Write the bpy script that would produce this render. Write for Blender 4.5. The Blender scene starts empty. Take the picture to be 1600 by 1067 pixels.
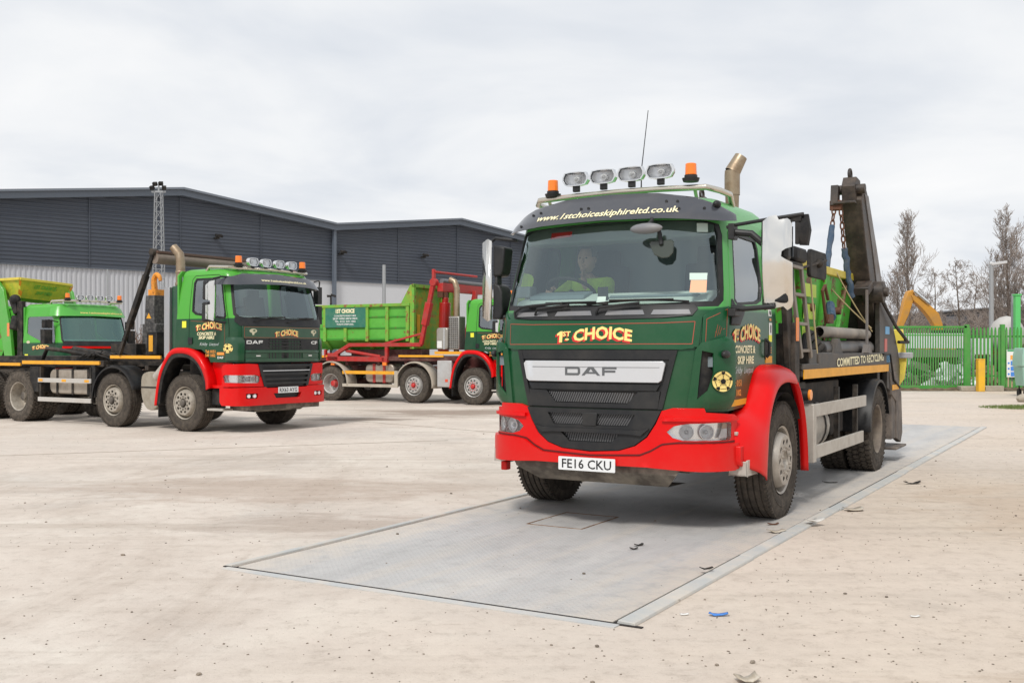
import bpy, bmesh, math, random
from mathutils import Vector as V, Matrix
R = math.radians
PI = math.pi
random.seed(11)
sc = bpy.context.scene
COL = sc.collection

# ------------------------------------------------------------------ camera
cd = bpy.data.cameras.new('camera'); cam = bpy.data.objects.new('camera', cd); COL.objects.link(cam)
cam.location = (0, 0, 1.5); cam.rotation_euler = (R(90), 0, 0)
cd.sensor_width = 36; cd.lens = 36.45; cd.shift_y = 12.5/1600
cd.clip_start = .1; cd.clip_end = 3000
sc.camera = cam
# ------------------------------------------------------------------ world + sun
SUN_EL, SUN_AZ = R(48), R(200)      # azimuth measured from +Y clockwise
w = bpy.data.worlds.new("World"); sc.world = w; w.use_nodes = True
nt = w.node_tree; nt.nodes.clear()
def nn(nt, t, **k):
    n = nt.nodes.new(t)
    for a, b in k.items():
        if a.startswith('i_'): n.inputs[a[2:].replace('_', ' ')].default_value = b
        else: setattr(n, a, b)
    return n
def ramp(nt, src, stops):
    r = nt.nodes.new('ShaderNodeValToRGB'); e = r.color_ramp.elements
    while len(e) < len(stops): e.new(.5)
    for i, (p, c) in enumerate(stops):
        e[i].position = p; e[i].color = (*c, 1) if len(c) == 3 else c
    nt.links.new(src, r.inputs[0]); return r
sky = nn(nt, 'ShaderNodeTexSky', sky_type='NISHITA', sun_disc=False, sun_elevation=SUN_EL, sun_rotation=SUN_AZ)
b1 = nn(nt, 'ShaderNodeBackground'); b1.inputs[1].default_value = .05
nt.links.new(sky.outputs[0], b1.inputs[0])
tc = nn(nt, 'ShaderNodeTexCoord')
sep = nn(nt, 'ShaderNodeSeparateXYZ'); nt.links.new(tc.outputs['Generated'], sep.inputs[0])
# project the view direction on a flat cloud deck so that clouds flatten towards the horizon
zz = nn(nt, 'ShaderNodeMath', operation='MAXIMUM'); nt.links.new(sep.outputs[2], zz.inputs[0]); zz.inputs[1].default_value = 0.0
za = nn(nt, 'ShaderNodeMath', operation='ADD'); nt.links.new(zz.outputs[0], za.inputs[0]); za.inputs[1].default_value = .16
dx = nn(nt, 'ShaderNodeMath', operation='DIVIDE'); nt.links.new(sep.outputs[0], dx.inputs[0]); nt.links.new(za.outputs[0], dx.inputs[1])
dy = nn(nt, 'ShaderNodeMath', operation='DIVIDE'); nt.links.new(sep.outputs[1], dy.inputs[0]); nt.links.new(za.outputs[0], dy.inputs[1])
cmb = nn(nt, 'ShaderNodeCombineXYZ'); nt.links.new(dx.outputs[0], cmb.inputs[0]); nt.links.new(dy.outputs[0], cmb.inputs[1])
n1 = nn(nt, 'ShaderNodeTexNoise', i_Scale=1.1, i_Detail=6., i_Roughness=.5, i_Distortion=.35)
nt.links.new(cmb.outputs[0], n1.inputs['Vector'])
cr = ramp(nt, n1.outputs[0], [(.28, (.64, .685, .75)), (.44, (.755, .785, .83)), (.56, (.86, .875, .895)), (.72, (.95, .95, .95))])
b2 = nn(nt, 'ShaderNodeBackground'); b2.inputs[1].default_value = .93
nt.links.new(cr.outputs[0], b2.inputs[0])
ad = nn(nt, 'ShaderNodeMixShader'); ad.inputs[0].default_value = .96
nt.links.new(b1.outputs[0], ad.inputs[1]); nt.links.new(b2.outputs[0], ad.inputs[2])
wo = nn(nt, 'ShaderNodeOutputWorld'); nt.links.new(ad.outputs[0], wo.inputs[0])
sd = bpy.data.lights.new('sun', 'SUN'); sd.energy = 2.3; sd.angle = R(11); sd.color = (1, .965, .91)
so = bpy.data.objects.new('sun', sd); COL.objects.link(so)
dirv = V((math.sin(SUN_AZ)*math.cos(SUN_EL), math.cos(SUN_AZ)*math.cos(SUN_EL), math.sin(SUN_EL)))
so.rotation_euler = dirv.to_track_quat('Z', 'Y').to_euler()
vs = sc.view_settings; vs.view_transform = 'Standard'; vs.look = 'None'; vs.exposure = .20; vs.gamma = 1
vs.use_curve_mapping = False

# ------------------------------------------------------------------ helpers
def thing(name, label, cat, loc=(0, 0, 0), rz=0, s=1, group=None):
    o = bpy.data.objects.new(name, None); COL.objects.link(o)
    o.location = loc; o.rotation_euler = (0, 0, rz); o.scale = (s, s, s)
    o.empty_display_size = .2
    o['label'] = label; o['category'] = cat
    if group: o['group'] = group
    return o
def tag(o, label, cat, group=None):
    o['label'] = label; o['category'] = cat
    if group: o['group'] = group
    return o
def struct(o): o['kind'] = 'structure'; return o
def copy_tree(o, parent=None):
    c = o.copy(); COL.objects.link(c); c.parent = parent
    for ch in [q for q in ALL if q.parent is o]: copy_tree(ch, c)
    return c
ALL = []
class MB:
    def __init__(s): s.bm = bmesh.new()
    def box(s, c, size, rot=(0, 0, 0)):
        from mathutils import Euler
        m = Matrix.Translation(c) @ Euler(rot).to_matrix().to_4x4() @ Matrix.Diagonal((*size, 1))
        bmesh.ops.create_cube(s.bm, size=1, matrix=m); return s
    def bx(s, a, b):   # box from two corners
        return s.box(((a[0]+b[0])/2, (a[1]+b[1])/2, (a[2]+b[2])/2), (abs(b[0]-a[0]), abs(b[1]-a[1]), abs(b[2]-a[2])))
    def beam(s, p, q, w, h, up=(0, 0, 1)):
        p, q = V(p), V(q); d = (q-p); L = d.length; d.normalize(); up = V(up)
        x = d.cross(up)
        if x.length < 1e-4: x = d.cross(V((0, 1, 0)))
        x.normalize(); y = x.cross(d)
        m = Matrix((x, d, y)).transposed().to_4x4(); m.translation = (p+q)/2
        bmesh.ops.create_cube(s.bm, size=1, matrix=m @ Matrix.Diagonal((w, L, h, 1))); return s
    def cyl(s, p, q, r, r2=None, n=16, caps=True):
        p, q = V(p), V(q); d = q-p
        m = d.to_track_quat('Z', 'Y').to_matrix().to_4x4(); m.translation = (p+q)/2
        bmesh.ops.create_cone(s.bm, segments=n, radius1=r, radius2=r if r2 is None else r2, depth=d.length, cap_ends=caps, matrix=m); return s
    def tube(s, pts, r, n=8, caps=True, close=False):
        pts = [V(p) for p in pts]; rs = r if isinstance(r, (list, tuple)) else [r]*len(pts)
        N = len(pts); rings = []; prev = None
        for i, p in enumerate(pts):
            if close: t = (pts[(i+1) % N]-pts[i-1])
            else: t = pts[min(i+1, N-1)]-pts[max(i-1, 0)]
            t.normalize()
            if prev is None:
                a = t.orthogonal().normalized()
            else:
                a = prev-t*prev.dot(t)
                a = a.normalized() if a.length > 1e-6 else t.orthogonal().normalized()
            prev = a; b = t.cross(a)
            rings.append([s.bm.verts.new(p+(a*math.cos(2*PI*k/n)+b*math.sin(2*PI*k/n))*rs[i]) for k in range(n)])
        for i in range(N if close else N-1):
            A, B = rings[i], rings[(i+1) % N]
            for k in range(n): s.bm.faces.new((A[k], A[(k+1) % n], B[(k+1) % n], B[k]))
        if caps and not close and n > 2:
            s.bm.faces.new(rings[0][::-1]); s.bm.faces.new(rings[-1])
        return s
    def lathe(s, prof, c=(0, 0, 0), axis='y', n=48, close=False):
        # prof: (a, r) a along axis
        rings = []
        for a, r in prof:
            ring = []
            for k in range(n):
                t = 2*PI*k/n; u, v = r*math.cos(t), r*math.sin(t)
                p = {'x': (a, u, v), 'y': (u, a, v), 'z': (u, v, a)}[axis]
                ring.append(s.bm.verts.new(V(c)+V(p)))
            rings.append(ring)
        M_ = len(rings)
        for i in range(M_ if close else M_-1):
            A, B = rings[i], rings[(i+1) % M_]
            for k in range(n): s.bm.faces.new((A[k], A[(k+1) % n], B[(k+1) % n], B[k]))
        return s
    def sphere(s, c, r, sx=(1, 1, 1), u=16, v=10):
        m = Matrix.Translation(c) @ Matrix.Diagonal((*sx, 1))
        bmesh.ops.create_uvsphere(s.bm, u_segments=u, v_segments=v, radius=r, matrix=m); return s
    def prism(s, poly, plane, a, b):
        # poly 2D in plane, extruded along the third axis from a to b
        def P(u, v, t):
            return {'xz': (u, t, v), 'yz': (t, u, v), 'xy': (u, v, t)}[plane]
        A = [s.bm.verts.new(P(u, v, a)) for u, v in poly]; B = [s.bm.verts.new(P(u, v, b)) for u, v in poly]
        s.bm.faces.new(A); s.bm.faces.new(B[::-1]); n = len(poly)
        for i in range(n): s.bm.faces.new((A[i], B[i], B[(i+1) % n], A[(i+1) % n]))
        return s
    def loft(s, rows, closed=False):
        g = [[s.bm.verts.new(p) for p in r] for r in rows]
        for i in range(len(g)-1):
            n = len(g[i])
            for k in range(n if closed else n-1):
                s.bm.faces.new((g[i][k], g[i][(k+1) % n], g[i+1][(k+1) % n], g[i+1][k]))
        return s
    def patch(s, poly, fn, off=0, thick=.02, holes=(), ga=.1, gb=.25):
        """flat polygon (with holes) in (a,b), cut on a grid, mapped by fn(a,b,off) and given a thickness"""
        t = bmesh.new(); ed = []
        for loop in [poly]+list(holes):
            vs_ = [t.verts.new((a, b, 0)) for a, b in loop]
            ed += [t.edges.new((vs_[i], vs_[(i+1) % len(vs_)])) for i in range(len(vs_))]
        bmesh.ops.triangle_fill(t, use_beauty=True, use_dissolve=False, edges=ed, normal=(0, 0, 1))
        s._grid(t, ga, gb); s._map(t, fn, off, thick); return s
    def _grid(s, t, ga, gb):
        for ax, g in ((0, ga), (1, gb)):
            if not g: continue
            lo = min(v.co[ax] for v in t.verts); hi = max(v.co[ax] for v in t.verts)
            k = math.floor(lo/g)+1
            while k*g < hi:
                co = [0, 0, 0]; no = [0, 0, 0]; co[ax] = k*g; no[ax] = 1
                bmesh.ops.bisect_plane(t, geom=t.verts[:]+t.edges[:]+t.faces[:], dist=1e-5, plane_co=co, plane_no=no)
                k += 1
        bmesh.ops.remove_doubles(t, verts=t.verts, dist=1e-5)
    def _map(s, t, fn, off, thick):
        out = {}; inn = {}
        for v in t.verts:
            out[v] = s.bm.verts.new(fn(v.co.x, v.co.y, off))
            if thick: inn[v] = s.bm.verts.new(fn(v.co.x, v.co.y, off-thick))
        for f in t.faces:
            try:
                s.bm.faces.new([out[v] for v in f.verts])
                if thick: s.bm.faces.new([inn[v] for v in reversed(f.verts)])
            except ValueError: pass
        if thick:
            for e in t.edges:
                if len(e.link_faces) == 1:
                    l = [l for l in e.link_faces[0].loops if l.edge == e][0]
                    a, b = l.vert, l.link_loop_next.vert
                    s.bm.faces.new((out[b], out[a], inn[a], inn[b]))
        t.free()
    def text(s, txt, fn, a, b, w=None, h=.1, off=.004, bold=0., shear=0., arch=0., ga=.12, gb=.0, thick=0, sx=1., align='c'):
        cu = bpy.data.curves.new('t', 'FONT'); cu.body = txt; cu.size = 1; cu.offset = bold; cu.shear = shear; cu.resolution_u = 2; cu.space_character = 1.0
        o = bpy.data.objects.new('t', cu); me = bpy.data.meshes.new_from_object(o)
        t = bmesh.new(); t.from_mesh(me)
        bpy.data.objects.remove(o); bpy.data.curves.remove(cu); bpy.data.meshes.remove(me)
        xs = [v.co.x for v in t.verts]; ys = [v.co.y for v in t.verts]
        x0, x1, y0, y1 = min(xs), max(xs), min(ys), max(ys)
        k = h/(y1-y0); kx = (w/(x1-x0)) if w else k*sx
        W = (x1-x0)*kx; ao = a-W/2 if align == 'c' else a
        for v in t.verts:
            v.co.x = ao+(v.co.x-x0)*kx; v.co.y = (v.co.y-y0)*k
        if ga or gb: s._grid(t, ga, gb)
        for v in t.verts:
            q = (v.co.x-a)/(W/2) if W else 0
            v.co.y = b+v.co.y*(1+.55*arch/h*(1-q*q)) + arch*(1-q*q)
        s._map(t, fn, off, thick); return s
    def build(s, name, mat, parent=None, bevel=0, seg=2, smooth=38, merge=1e-5, split=False):
        bm = s.bm
        if split:      # every loose piece becomes an object of its own
            bmesh.ops.remove_doubles(bm, verts=bm.verts, dist=1e-5); bm.verts.ensure_lookup_table(); seen = set(); outs = []
            for v0 in bm.verts:
                if v0 in seen: continue
                st = [v0]; isl = {v0}
                while st:
                    v = st.pop()
                    for e in v.link_edges:
                        o2 = e.other_vert(v)
                        if o2 not in isl: isl.add(o2); st.append(o2)
                seen |= isl; m = MB(); mp = {v: m.bm.verts.new(v.co) for v in isl}
                for f in {f for v in isl for f in v.link_faces}: m.bm.faces.new([mp[v] for v in f.verts])
                outs.append(m.build(name, mat, parent, bevel, seg, smooth, merge))
            bm.free(); return outs[0]
        bmesh.ops.remove_doubles(bm, verts=bm.verts, dist=merge) if merge else None
        bmesh.ops.recalc_face_normals(bm, faces=bm.faces)
        me = bpy.data.meshes.new(name); bm.to_mesh(me); bm.free()
        if smooth:
            for p in me.polygons: p.use_smooth = True
            me.set_sharp_from_angle(angle=R(smooth))
        me.materials.append(mat)
        o = bpy.data.objects.new(name, me); COL.objects.link(o); o.parent = parent; ALL.append(o)
        if bevel:
            b = o.modifiers.new('bevel', 'BEVEL'); b.width = bevel; b.segments = seg; b.limit_method = 'ANGLE'; b.angle_limit = R(40); b.harden_normals = False
        return o
def rrect(x0, y0, x1, y1, r, n=4):
    p = []
    for cx, cy, a0 in ((x1-r, y1-r, 0), (x0+r, y1-r, 90), (x0+r, y0+r, 180), (x1-r, y0+r, 270)):
        for k in range(n+1):
            a = R(a0+90*k/n); p.append((cx+r*math.cos(a), cy+r*math.sin(a)))
    return p
def ell(cx, cy, rx, ry, n=20): return [(cx+rx*math.cos(2*PI*k/n), cy+ry*math.sin(2*PI*k/n)) for k in range(n)]
def crom(pts, m=6, closed=False):
    out = []; n = len(pts)
    for i in range(n if closed else n-1):
        g = (lambda j: V(pts[j % n])) if closed else (lambda j: V(pts[max(0, min(n-1, j))]))
        p0, p1, p2, p3 = g(i-1), g(i), g(i+1), g(i+2)
        for k in range(m):
            t = k/m
            out.append(.5*((2*p1)+(-p0+p2)*t+(2*p0-5*p1+4*p2-p3)*t*t+(-p0+3*p1-3*p2+p3)*t**3))
    if not closed: out.append(V(pts[-1]))
    return out
def plane_fn(o, u, v):
    o, u, v = V(o), V(u).normalized(), V(v).normalized(); n = u.cross(v)
    return lambda a, b, off: o+u*a+v*b+n*off
def lerp(tab, z):
    if z <= tab[0][0]: return tab[0][1]
    for (a, p), (b, q) in zip(tab, tab[1:]):
        if z <= b: return p+(q-p)*(z-a)/(b-a)
    return tab[-1][1]
class Surf:
    """wrap-around skin of a cab: s runs round the plan outline from the front centre, z is height"""
    def __init__(s, plan, rake, tum):
        pts = crom([(x, y, 0) for x, y in plan], 8); s.p = [(p.x, p.y) for p in pts]; s.s = [0]
        for a, b in zip(s.p, s.p[1:]): s.s.append(s.s[-1]+math.dist(a, b))
        s.rake, s.tum, s.w = rake, tum, max(p[1] for p in s.p)
        s.x1 = plan[0][0]
    def base(s, u):
        sg = 1 if u >= 0 else -1; u = abs(u)
        if u >= s.s[-1]:
            a, b = s.p[-2], s.p[-1]; L = math.dist(a, b); e = u-s.s[-1]
            return b[0]+(b[0]-a[0])/L*e, sg*(b[1]+(b[1]-a[1])/L*e), 0, sg
        lo, hi = 0, len(s.s)-1
        while hi-lo > 1:
            m = (lo+hi)//2
            if s.s[m] <= u: lo = m
            else: hi = m
        t = (u-s.s[lo])/(s.s[hi]-s.s[lo]); a, b = s.p[lo], s.p[hi]
        def tg(i):
            A, B = s.p[max(0, i-1)], s.p[min(len(s.p)-1, i+1)]; L = math.dist(A, B); return (B[0]-A[0])/L, (B[1]-A[1])/L
        ta, tb = tg(lo), tg(hi)
        if lo == 0: ta = (0, 1)
        tx, ty = ta[0]+(tb[0]-ta[0])*t, ta[1]+(tb[1]-ta[1])*t; L = math.hypot(tx, ty)
        return a[0]+(b[0]-a[0])*t, sg*(a[1]+(b[1]-a[1])*t), ty/L, sg*(-tx/L)
    def P(s, u, z, off=0):
        x, y, nx, ny = s.base(u)
        k = max(0, min(1, (x-.05)/(s.x1-.45))); k = k*k*(3-2*k)
        x2 = x-lerp(s.rake, z)*k; y2 = y-lerp(s.tum, z)*(y/s.w)
        return V((x2+nx*off, y2+ny*off, z))
    def sx(s, x):
        for i in range(len(s.p)-1, 0, -1):
            if s.p[i-1][0] >= x >= s.p[i][0] and s.p[i][1] > .5:
                t = (s.p[i-1][0]-x)/max(1e-9, (s.p[i-1][0]-s.p[i][0])); return s.s[i-1]+t*(s.s[i]-s.s[i-1])
        return s.s[-1]+(s.p[-1][0]-x)
    def sy(s, y):
        a = abs(y)
        for i in range(1, len(s.p)):
            if s.p[i][1] >= a:
                t = (a-s.p[i-1][1])/(s.p[i][1]-s.p[i-1][1]); return math.copysign(s.s[i-1]+t*(s.s[i]-s.s[i-1]), y)
        return math.copysign(s.s[-1], y)
    def Fr(s, a, z, off=0): return s.P(s.sy(a), z, off)          # front, by y
    def side(s, sg): return lambda x, z, off: s.P(sg*s.sx(x), z, off)   # flank, by x
def mir(half): return half+[(-a, b) for a, b in reversed(half)]

# ------------------------------------------------------------------ materials
MATS = {}
def mat(name, col, rough=.5, metal=0, coat=0, dirt=None, damt=.4, dscale=3., bump=0, bscale=40., rust=None, ramt=.5, rscale=4., zdirt=None, spec=.5, trans=0, alpha=1, emit=None, var=0):
    if name in MATS: return MATS[name]
    m = bpy.data.materials.new(name); m.use_nodes = True; t = m.node_tree; b = t.nodes['Principled BSDF']; L = t.links
    b.inputs['Base Color'].default_value = (*col, 1); b.inputs['Roughness'].default_value = rough
    b.inputs['Metallic'].default_value = metal; b.inputs['Coat Weight'].default_value = coat; b.inputs['Coat Roughness'].default_value = .08
    b.inputs['Specular IOR Level'].default_value = spec
    co = nn(t, 'ShaderNodeTexCoord'); cur = None
    def mixc(fac, a, c):
        x = nn(t, 'ShaderNodeMix', data_type='RGBA')
        L.new(fac, x.inputs[0])
        if a is None: x.inputs[6].default_value = (*col, 1)
        else: L.new(a, x.inputs[6])
        x.inputs[7].default_value = (*c, 1); return x.outputs[2]
    if var:
        n = nn(t, 'ShaderNodeTexNoise', i_Scale=dscale*.6, i_Detail=5.); L.new(co.outputs['Object'], n.inputs['Vector'])
        lo = tuple(c*(1-var) for c in col); hi = tuple(min(1, c*(1+var)) for c in col)
        cur = ramp(t, n.outputs[0], [(.3, lo), (.7, hi)]).outputs[0]
    if dirt:
        n = nn(t, 'ShaderNodeTexNoise', i_Scale=dscale, i_Detail=8., i_Roughness=.65); L.new(co.outputs['Object'], n.inputs['Vector'])
        r = ramp(t, n.outputs[0], [(.42, (0, 0, 0)), (.75, (damt, damt, damt))]); f = r.outputs[0]
        if zdirt:   # more road dust low down
            sp = nn(t, 'ShaderNodeSeparateXYZ'); L.new(co.outputs['Object'], sp.inputs[0])
            mr = nn(t, 'ShaderNodeMapRange'); L.new(sp.outputs[2], mr.inputs[0])
            mr.inputs[1].default_value = zdirt[0]; mr.inputs[2].default_value = zdirt[1]; mr.inputs[3].default_value = zdirt[2]; mr.inputs[4].default_value = 0
            mu = nn(t, 'ShaderNodeMath', operation='MULTIPLY'); L.new(mr.outputs[0], mu.inputs[0])
            r2 = ramp(t, n.outputs[0], [(.3, (.2, .2, .2)), (.7, (1, 1, 1))]); L.new(r2.outputs[0], mu.inputs[1])
            ad_ = nn(t, 'ShaderNodeMath', operation='ADD', use_clamp=True); L.new(f, ad_.inputs[0]); L.new(mu.outputs[0], ad_.inputs[1]); f = ad_.outputs[0]
        cur = mixc(f, cur, dirt)
        rr = nn(t, 'ShaderNodeMapRange'); L.new(f, rr.inputs[0]); rr.inputs[3].default_value = rough; rr.inputs[4].default_value = max(rough, .8)
        L.new(rr.outputs[0], b.inputs['Roughness'])
    if rust:
        n = nn(t, 'ShaderNodeTexNoise', i_Scale=rscale, i_Detail=9., i_Roughness=.7); L.new(co.outputs['Object'], n.inputs['Vector'])
        e = .5+.22*(1-ramt)
        r = ramp(t, n.outputs[0], [(e, (0, 0, 0)), (e+.035, (1, 1, 1))]); cur = mixc(r.outputs[0], cur, rust)
    if cur is not None: L.new(cur, b.inputs['Base Color'])
    if bump:
        n = nn(t, 'ShaderNodeTexNoise', i_Scale=bscale, i_Detail=4.); L.new(co.outputs['Object'], n.inputs['Vector'])
        bp = nn(t, 'ShaderNodeBump'); bp.inputs['Strength'].default_value = bump; bp.inputs['Distance'].default_value = .01
        L.new(n.outputs[0], bp.inputs['Height']); L.new(bp.outputs[0], b.inputs['Normal'])
    MATS[name] = m; return m
DUST = (.42, .36, .29)
def paint(name, top, low, zc, soft=.03, dirt=DUST, zd=(0., 1.5, .10)):
    """two-tone livery: the lower colour changes to the upper one at height zc"""
    m = mat(name, top, .32, coat=.15, spec=.35, dirt=dirt, damt=.05, dscale=2.5, zdirt=zd)
    t = m.node_tree; L = t.links; b = t.nodes['Principled BSDF']
    co = nn(t, 'ShaderNodeTexCoord'); sp = nn(t, 'ShaderNodeSeparateXYZ'); L.new(co.outputs['Object'], sp.inputs[0])
    mr = nn(t, 'ShaderNodeMapRange'); L.new(sp.outputs[2], mr.inputs[0]); mr.inputs[1].default_value = zc-soft; mr.inputs[2].default_value = zc+soft
    r = ramp(t, mr.outputs[0], [(.0, low), (1., top)])
    mx = [n for n in t.nodes if n.bl_idname == 'ShaderNodeMix'][0]; L.new(r.outputs[0], mx.inputs[6]); return m
GR_T, GR_D = (.055, .40, .055), (.002, .064, .020)
P_M = paint('cab_paint_m', (.085, .35, .09), GR_D, 1.835, .02)
P_CF = paint('cab_paint_cf', (.07, .35, .035), (.003, .055, .020), 2.06, .006)
P_DK = mat('dark_green', GR_D, .32, coat=.15, spec=.35, dirt=DUST, damt=.04, dscale=2.5, zdirt=(0, 1.5, .08))
P_BR = mat('bright_green', (.07, .36, .035), .35, coat=.4, dirt=DUST, damt=.15)
RED = mat('red_paint', (.66, .001, .002), .36, coat=.12, dirt=(.33, .15, .11), damt=.06, dscale=3, zdirt=(.2, .75, .30), spec=.22)
RED2 = mat('red_worn', (.42, .014, .012), .5, dirt=(.2, .12, .1), damt=.5, dscale=5)
BLK = mat('black_plastic', (.014, .015, .017), .48, dirt=DUST, damt=.05, dscale=4, spec=.35)
BLKM = mat('black_matt', (.013, .013, .014), .7, dirt=DUST, damt=.12, dscale=5, spec=.25)
CHAS = mat('chassis_black', (.014, .013, .012), .65, dirt=(.22, .17, .13), damt=.35, dscale=5, spec=.3)
CHASR = mat('chassis_maroon', (.07, .012, .010), .65, dirt=(.28, .2, .16), damt=.45, dscale=4)
BODYK = mat('body_grey_black', (.030, .028, .025), .5, dirt=(.26, .2, .15), damt=.35, dscale=5, rust=(.14, .06, .03), ramt=.25, rscale=9)
ARMK = mat('arm_brown_steel', (.028, .022, .019), .5, dirt=(.13, .095, .07), damt=.8, dscale=6, rust=(.15, .07, .04), ramt=.35, rscale=7)
GREYP = mat('grey_panel', (.16, .165, .18), .45, dirt=DUST, damt=.2)
VISOR = mat('visor_grey', (.045, .048, .058), .22, coat=.4, dirt=DUST, damt=.06)
SILV = mat('silver_bar', (.62, .63, .65), .35, metal=.4, dirt=DUST, damt=.1)
ALU = mat('aluminium', (.50, .47, .42), .5, metal=.35, dirt=(.3, .25, .2), damt=.5, dscale=6)
CHROME = mat('chrome', (.80, .80, .80), .12, metal=1, dirt=DUST, damt=.15)
STACK = mat('stack_steel', (.34, .27, .19), .42, metal=.65, dirt=(.16, .08, .04), damt=.6, dscale=8)
TYRE = mat('tyre', (.055, .047, .040), .9, dirt=(.20, .165, .13), damt=.45, dscale=16, bump=.25, bscale=90, spec=.2)
TYRER = mat('tyre_dusty', (.065, .056, .047), .9, dirt=(.22, .18, .145), damt=.6, dscale=14, spec=.2)
RIM = mat('rim_steel', (.36, .32, .27), .5, metal=.4, dirt=(.13, .10, .08), damt=.7, dscale=12)
HUBR = mat('hub_red', (.5, .02, .02), .5, dirt=DUST, damt=.3)
DARK = mat('dark_void', (.006, .006, .006), .9)
INT = mat('interior_grey', (.17, .21, .225), .7)
DASH = mat('dashboard', (.62, .66, .60), .6)
SEAT = mat('seat_cloth', (.03, .034, .045), .9, bump=.3)
ORANGE = mat('beacon_orange', (.9, .20, .01), .2, coat=.5)
LENS = mat('lamp_lens', (.75, .77, .78), .08, metal=.35, coat=.8)
REFL = mat('lamp_reflector', (.93, .93, .94), .22, metal=.25, coat=.6)
BULB = mat('lamp_bulb', (.9, .9, .88), .1, coat=1)
YEL = mat('reflective_yellow', (.80, .37, .015), .5, dirt=(.25, .15, .06), damt=.3, dscale=6)
YELB = mat('yellow_sign', (.80, .78, .05), .5)
CREAM = mat('letter_cream', (.86, .66, .22), .5)
CREAMW = mat('letter_pale', (.85, .78, .50), .5)
LRED = mat('letter_red', (.55, .015, .015), .5)
LINE = mat('coachline_red', (.35, .06, .03), .5)
WHITE = mat('white_paint', (.72, .72, .70), .45)
WHITEG = mat('white_script', (.60, .66, .66), .5)
LORNG = mat('letter_orange', (.80, .30, .05), .5)
BLUE = mat('blue_sign', (.06, .22, .62), .5)
BLUEL = mat('sticker_blue', (.16, .42, .70), .5)
SLEEVE = mat('sling_blue', (.03, .065, .12), .8, dirt=(.16, .17, .18), damt=.6, dscale=9)
RUST = mat('rusty_steel', (.12, .045, .022), .75, dirt=(.05, .03, .02), damt=.7, dscale=14, bump=.4)
ROPE = mat('rope', (.45, .36, .2), .9)
MIRG = mat('mirror_glass', (.06, .07, .08), .05, metal=.6)
MIRS = mat('mirror_guard_steel', (.80, .78, .74), .13, metal=1, dirt=(.5, .46, .42), damt=.12, dscale=4)
def glassmat(name, tint, refl, rough=.02, gcol=(.95, .98, 1)):
    m = bpy.data.materials.new(name); m.use_nodes = True; t = m.node_tree; t.nodes.clear()
    tr = nn(t, 'ShaderNodeBsdfTransparent'); tr.inputs[0].default_value = (*tint, 1)
    gl = nn(t, 'ShaderNodeBsdfGlossy'); gl.inputs['Roughness'].default_value = rough; gl.inputs[0].default_value = (*gcol, 1)
    fr = nn(t, 'ShaderNodeFresnel'); fr.inputs[0].default_value = 1.5
    mm = nn(t, 'ShaderNodeMath', operation='ADD', use_clamp=True); t.links.new(fr.outputs[0], mm.inputs[0]); mm.inputs[1].default_value = refl
    mx = nn(t, 'ShaderNodeMixShader'); t.links.new(mm.outputs[0], mx.inputs[0]); t.links.new(tr.outputs[0], mx.inputs[1]); t.links.new(gl.outputs[0], mx.inputs[2])
    o = nn(t, 'ShaderNodeOutputMaterial'); t.links.new(mx.outputs[0], o.inputs[0]); return m
GLASS = glassmat('windscreen_glass', (.88, .99, .97), .12, gcol=(.84, .97, 1))
GLASSD = glassmat('side_glass', (.78, .90, .90), .20)
GLASSC = glassmat('lens_glass', (.95, .96, .97), .03)

# ================================================================== SETTING
def wmat(name, build):
    m = bpy.data.materials.new(name); m.use_nodes = True; t = m.node_tree; build(t, t.nodes['Principled BSDF'], t.links); return m
def noise(t, vec, sc_, det=6, rough=.6, dist=0, scale=None):
    if scale:
        mp = nn(t, 'ShaderNodeMapping'); mp.inputs['Scale'].default_value = scale[:3]
        if len(scale) > 3: mp.inputs['Rotation'].default_value = (0, 0, R(scale[3]))
        t.links.new(vec, mp.inputs[0]); vec = mp.outputs[0]
    n = nn(t, 'ShaderNodeTexNoise', i_Scale=sc_, i_Detail=float(det), i_Roughness=rough, i_Distortion=float(dist)); t.links.new(vec, n.inputs['Vector']); return n.outputs[0]
def mix(t, f, a, b, mode='MIX'):
    x = nn(t, 'ShaderNodeMix', data_type='RGBA', blend_type=mode)
    for i, v in ((0, f), (6, a), (7, b)):
        if isinstance(v, (tuple, list)): x.inputs[i].default_value = (*v, 1)
        elif isinstance(v, (int, float)): x.inputs[i].default_value = v
        else: t.links.new(v, x.inputs[i])
    return x.outputs[2]
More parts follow.
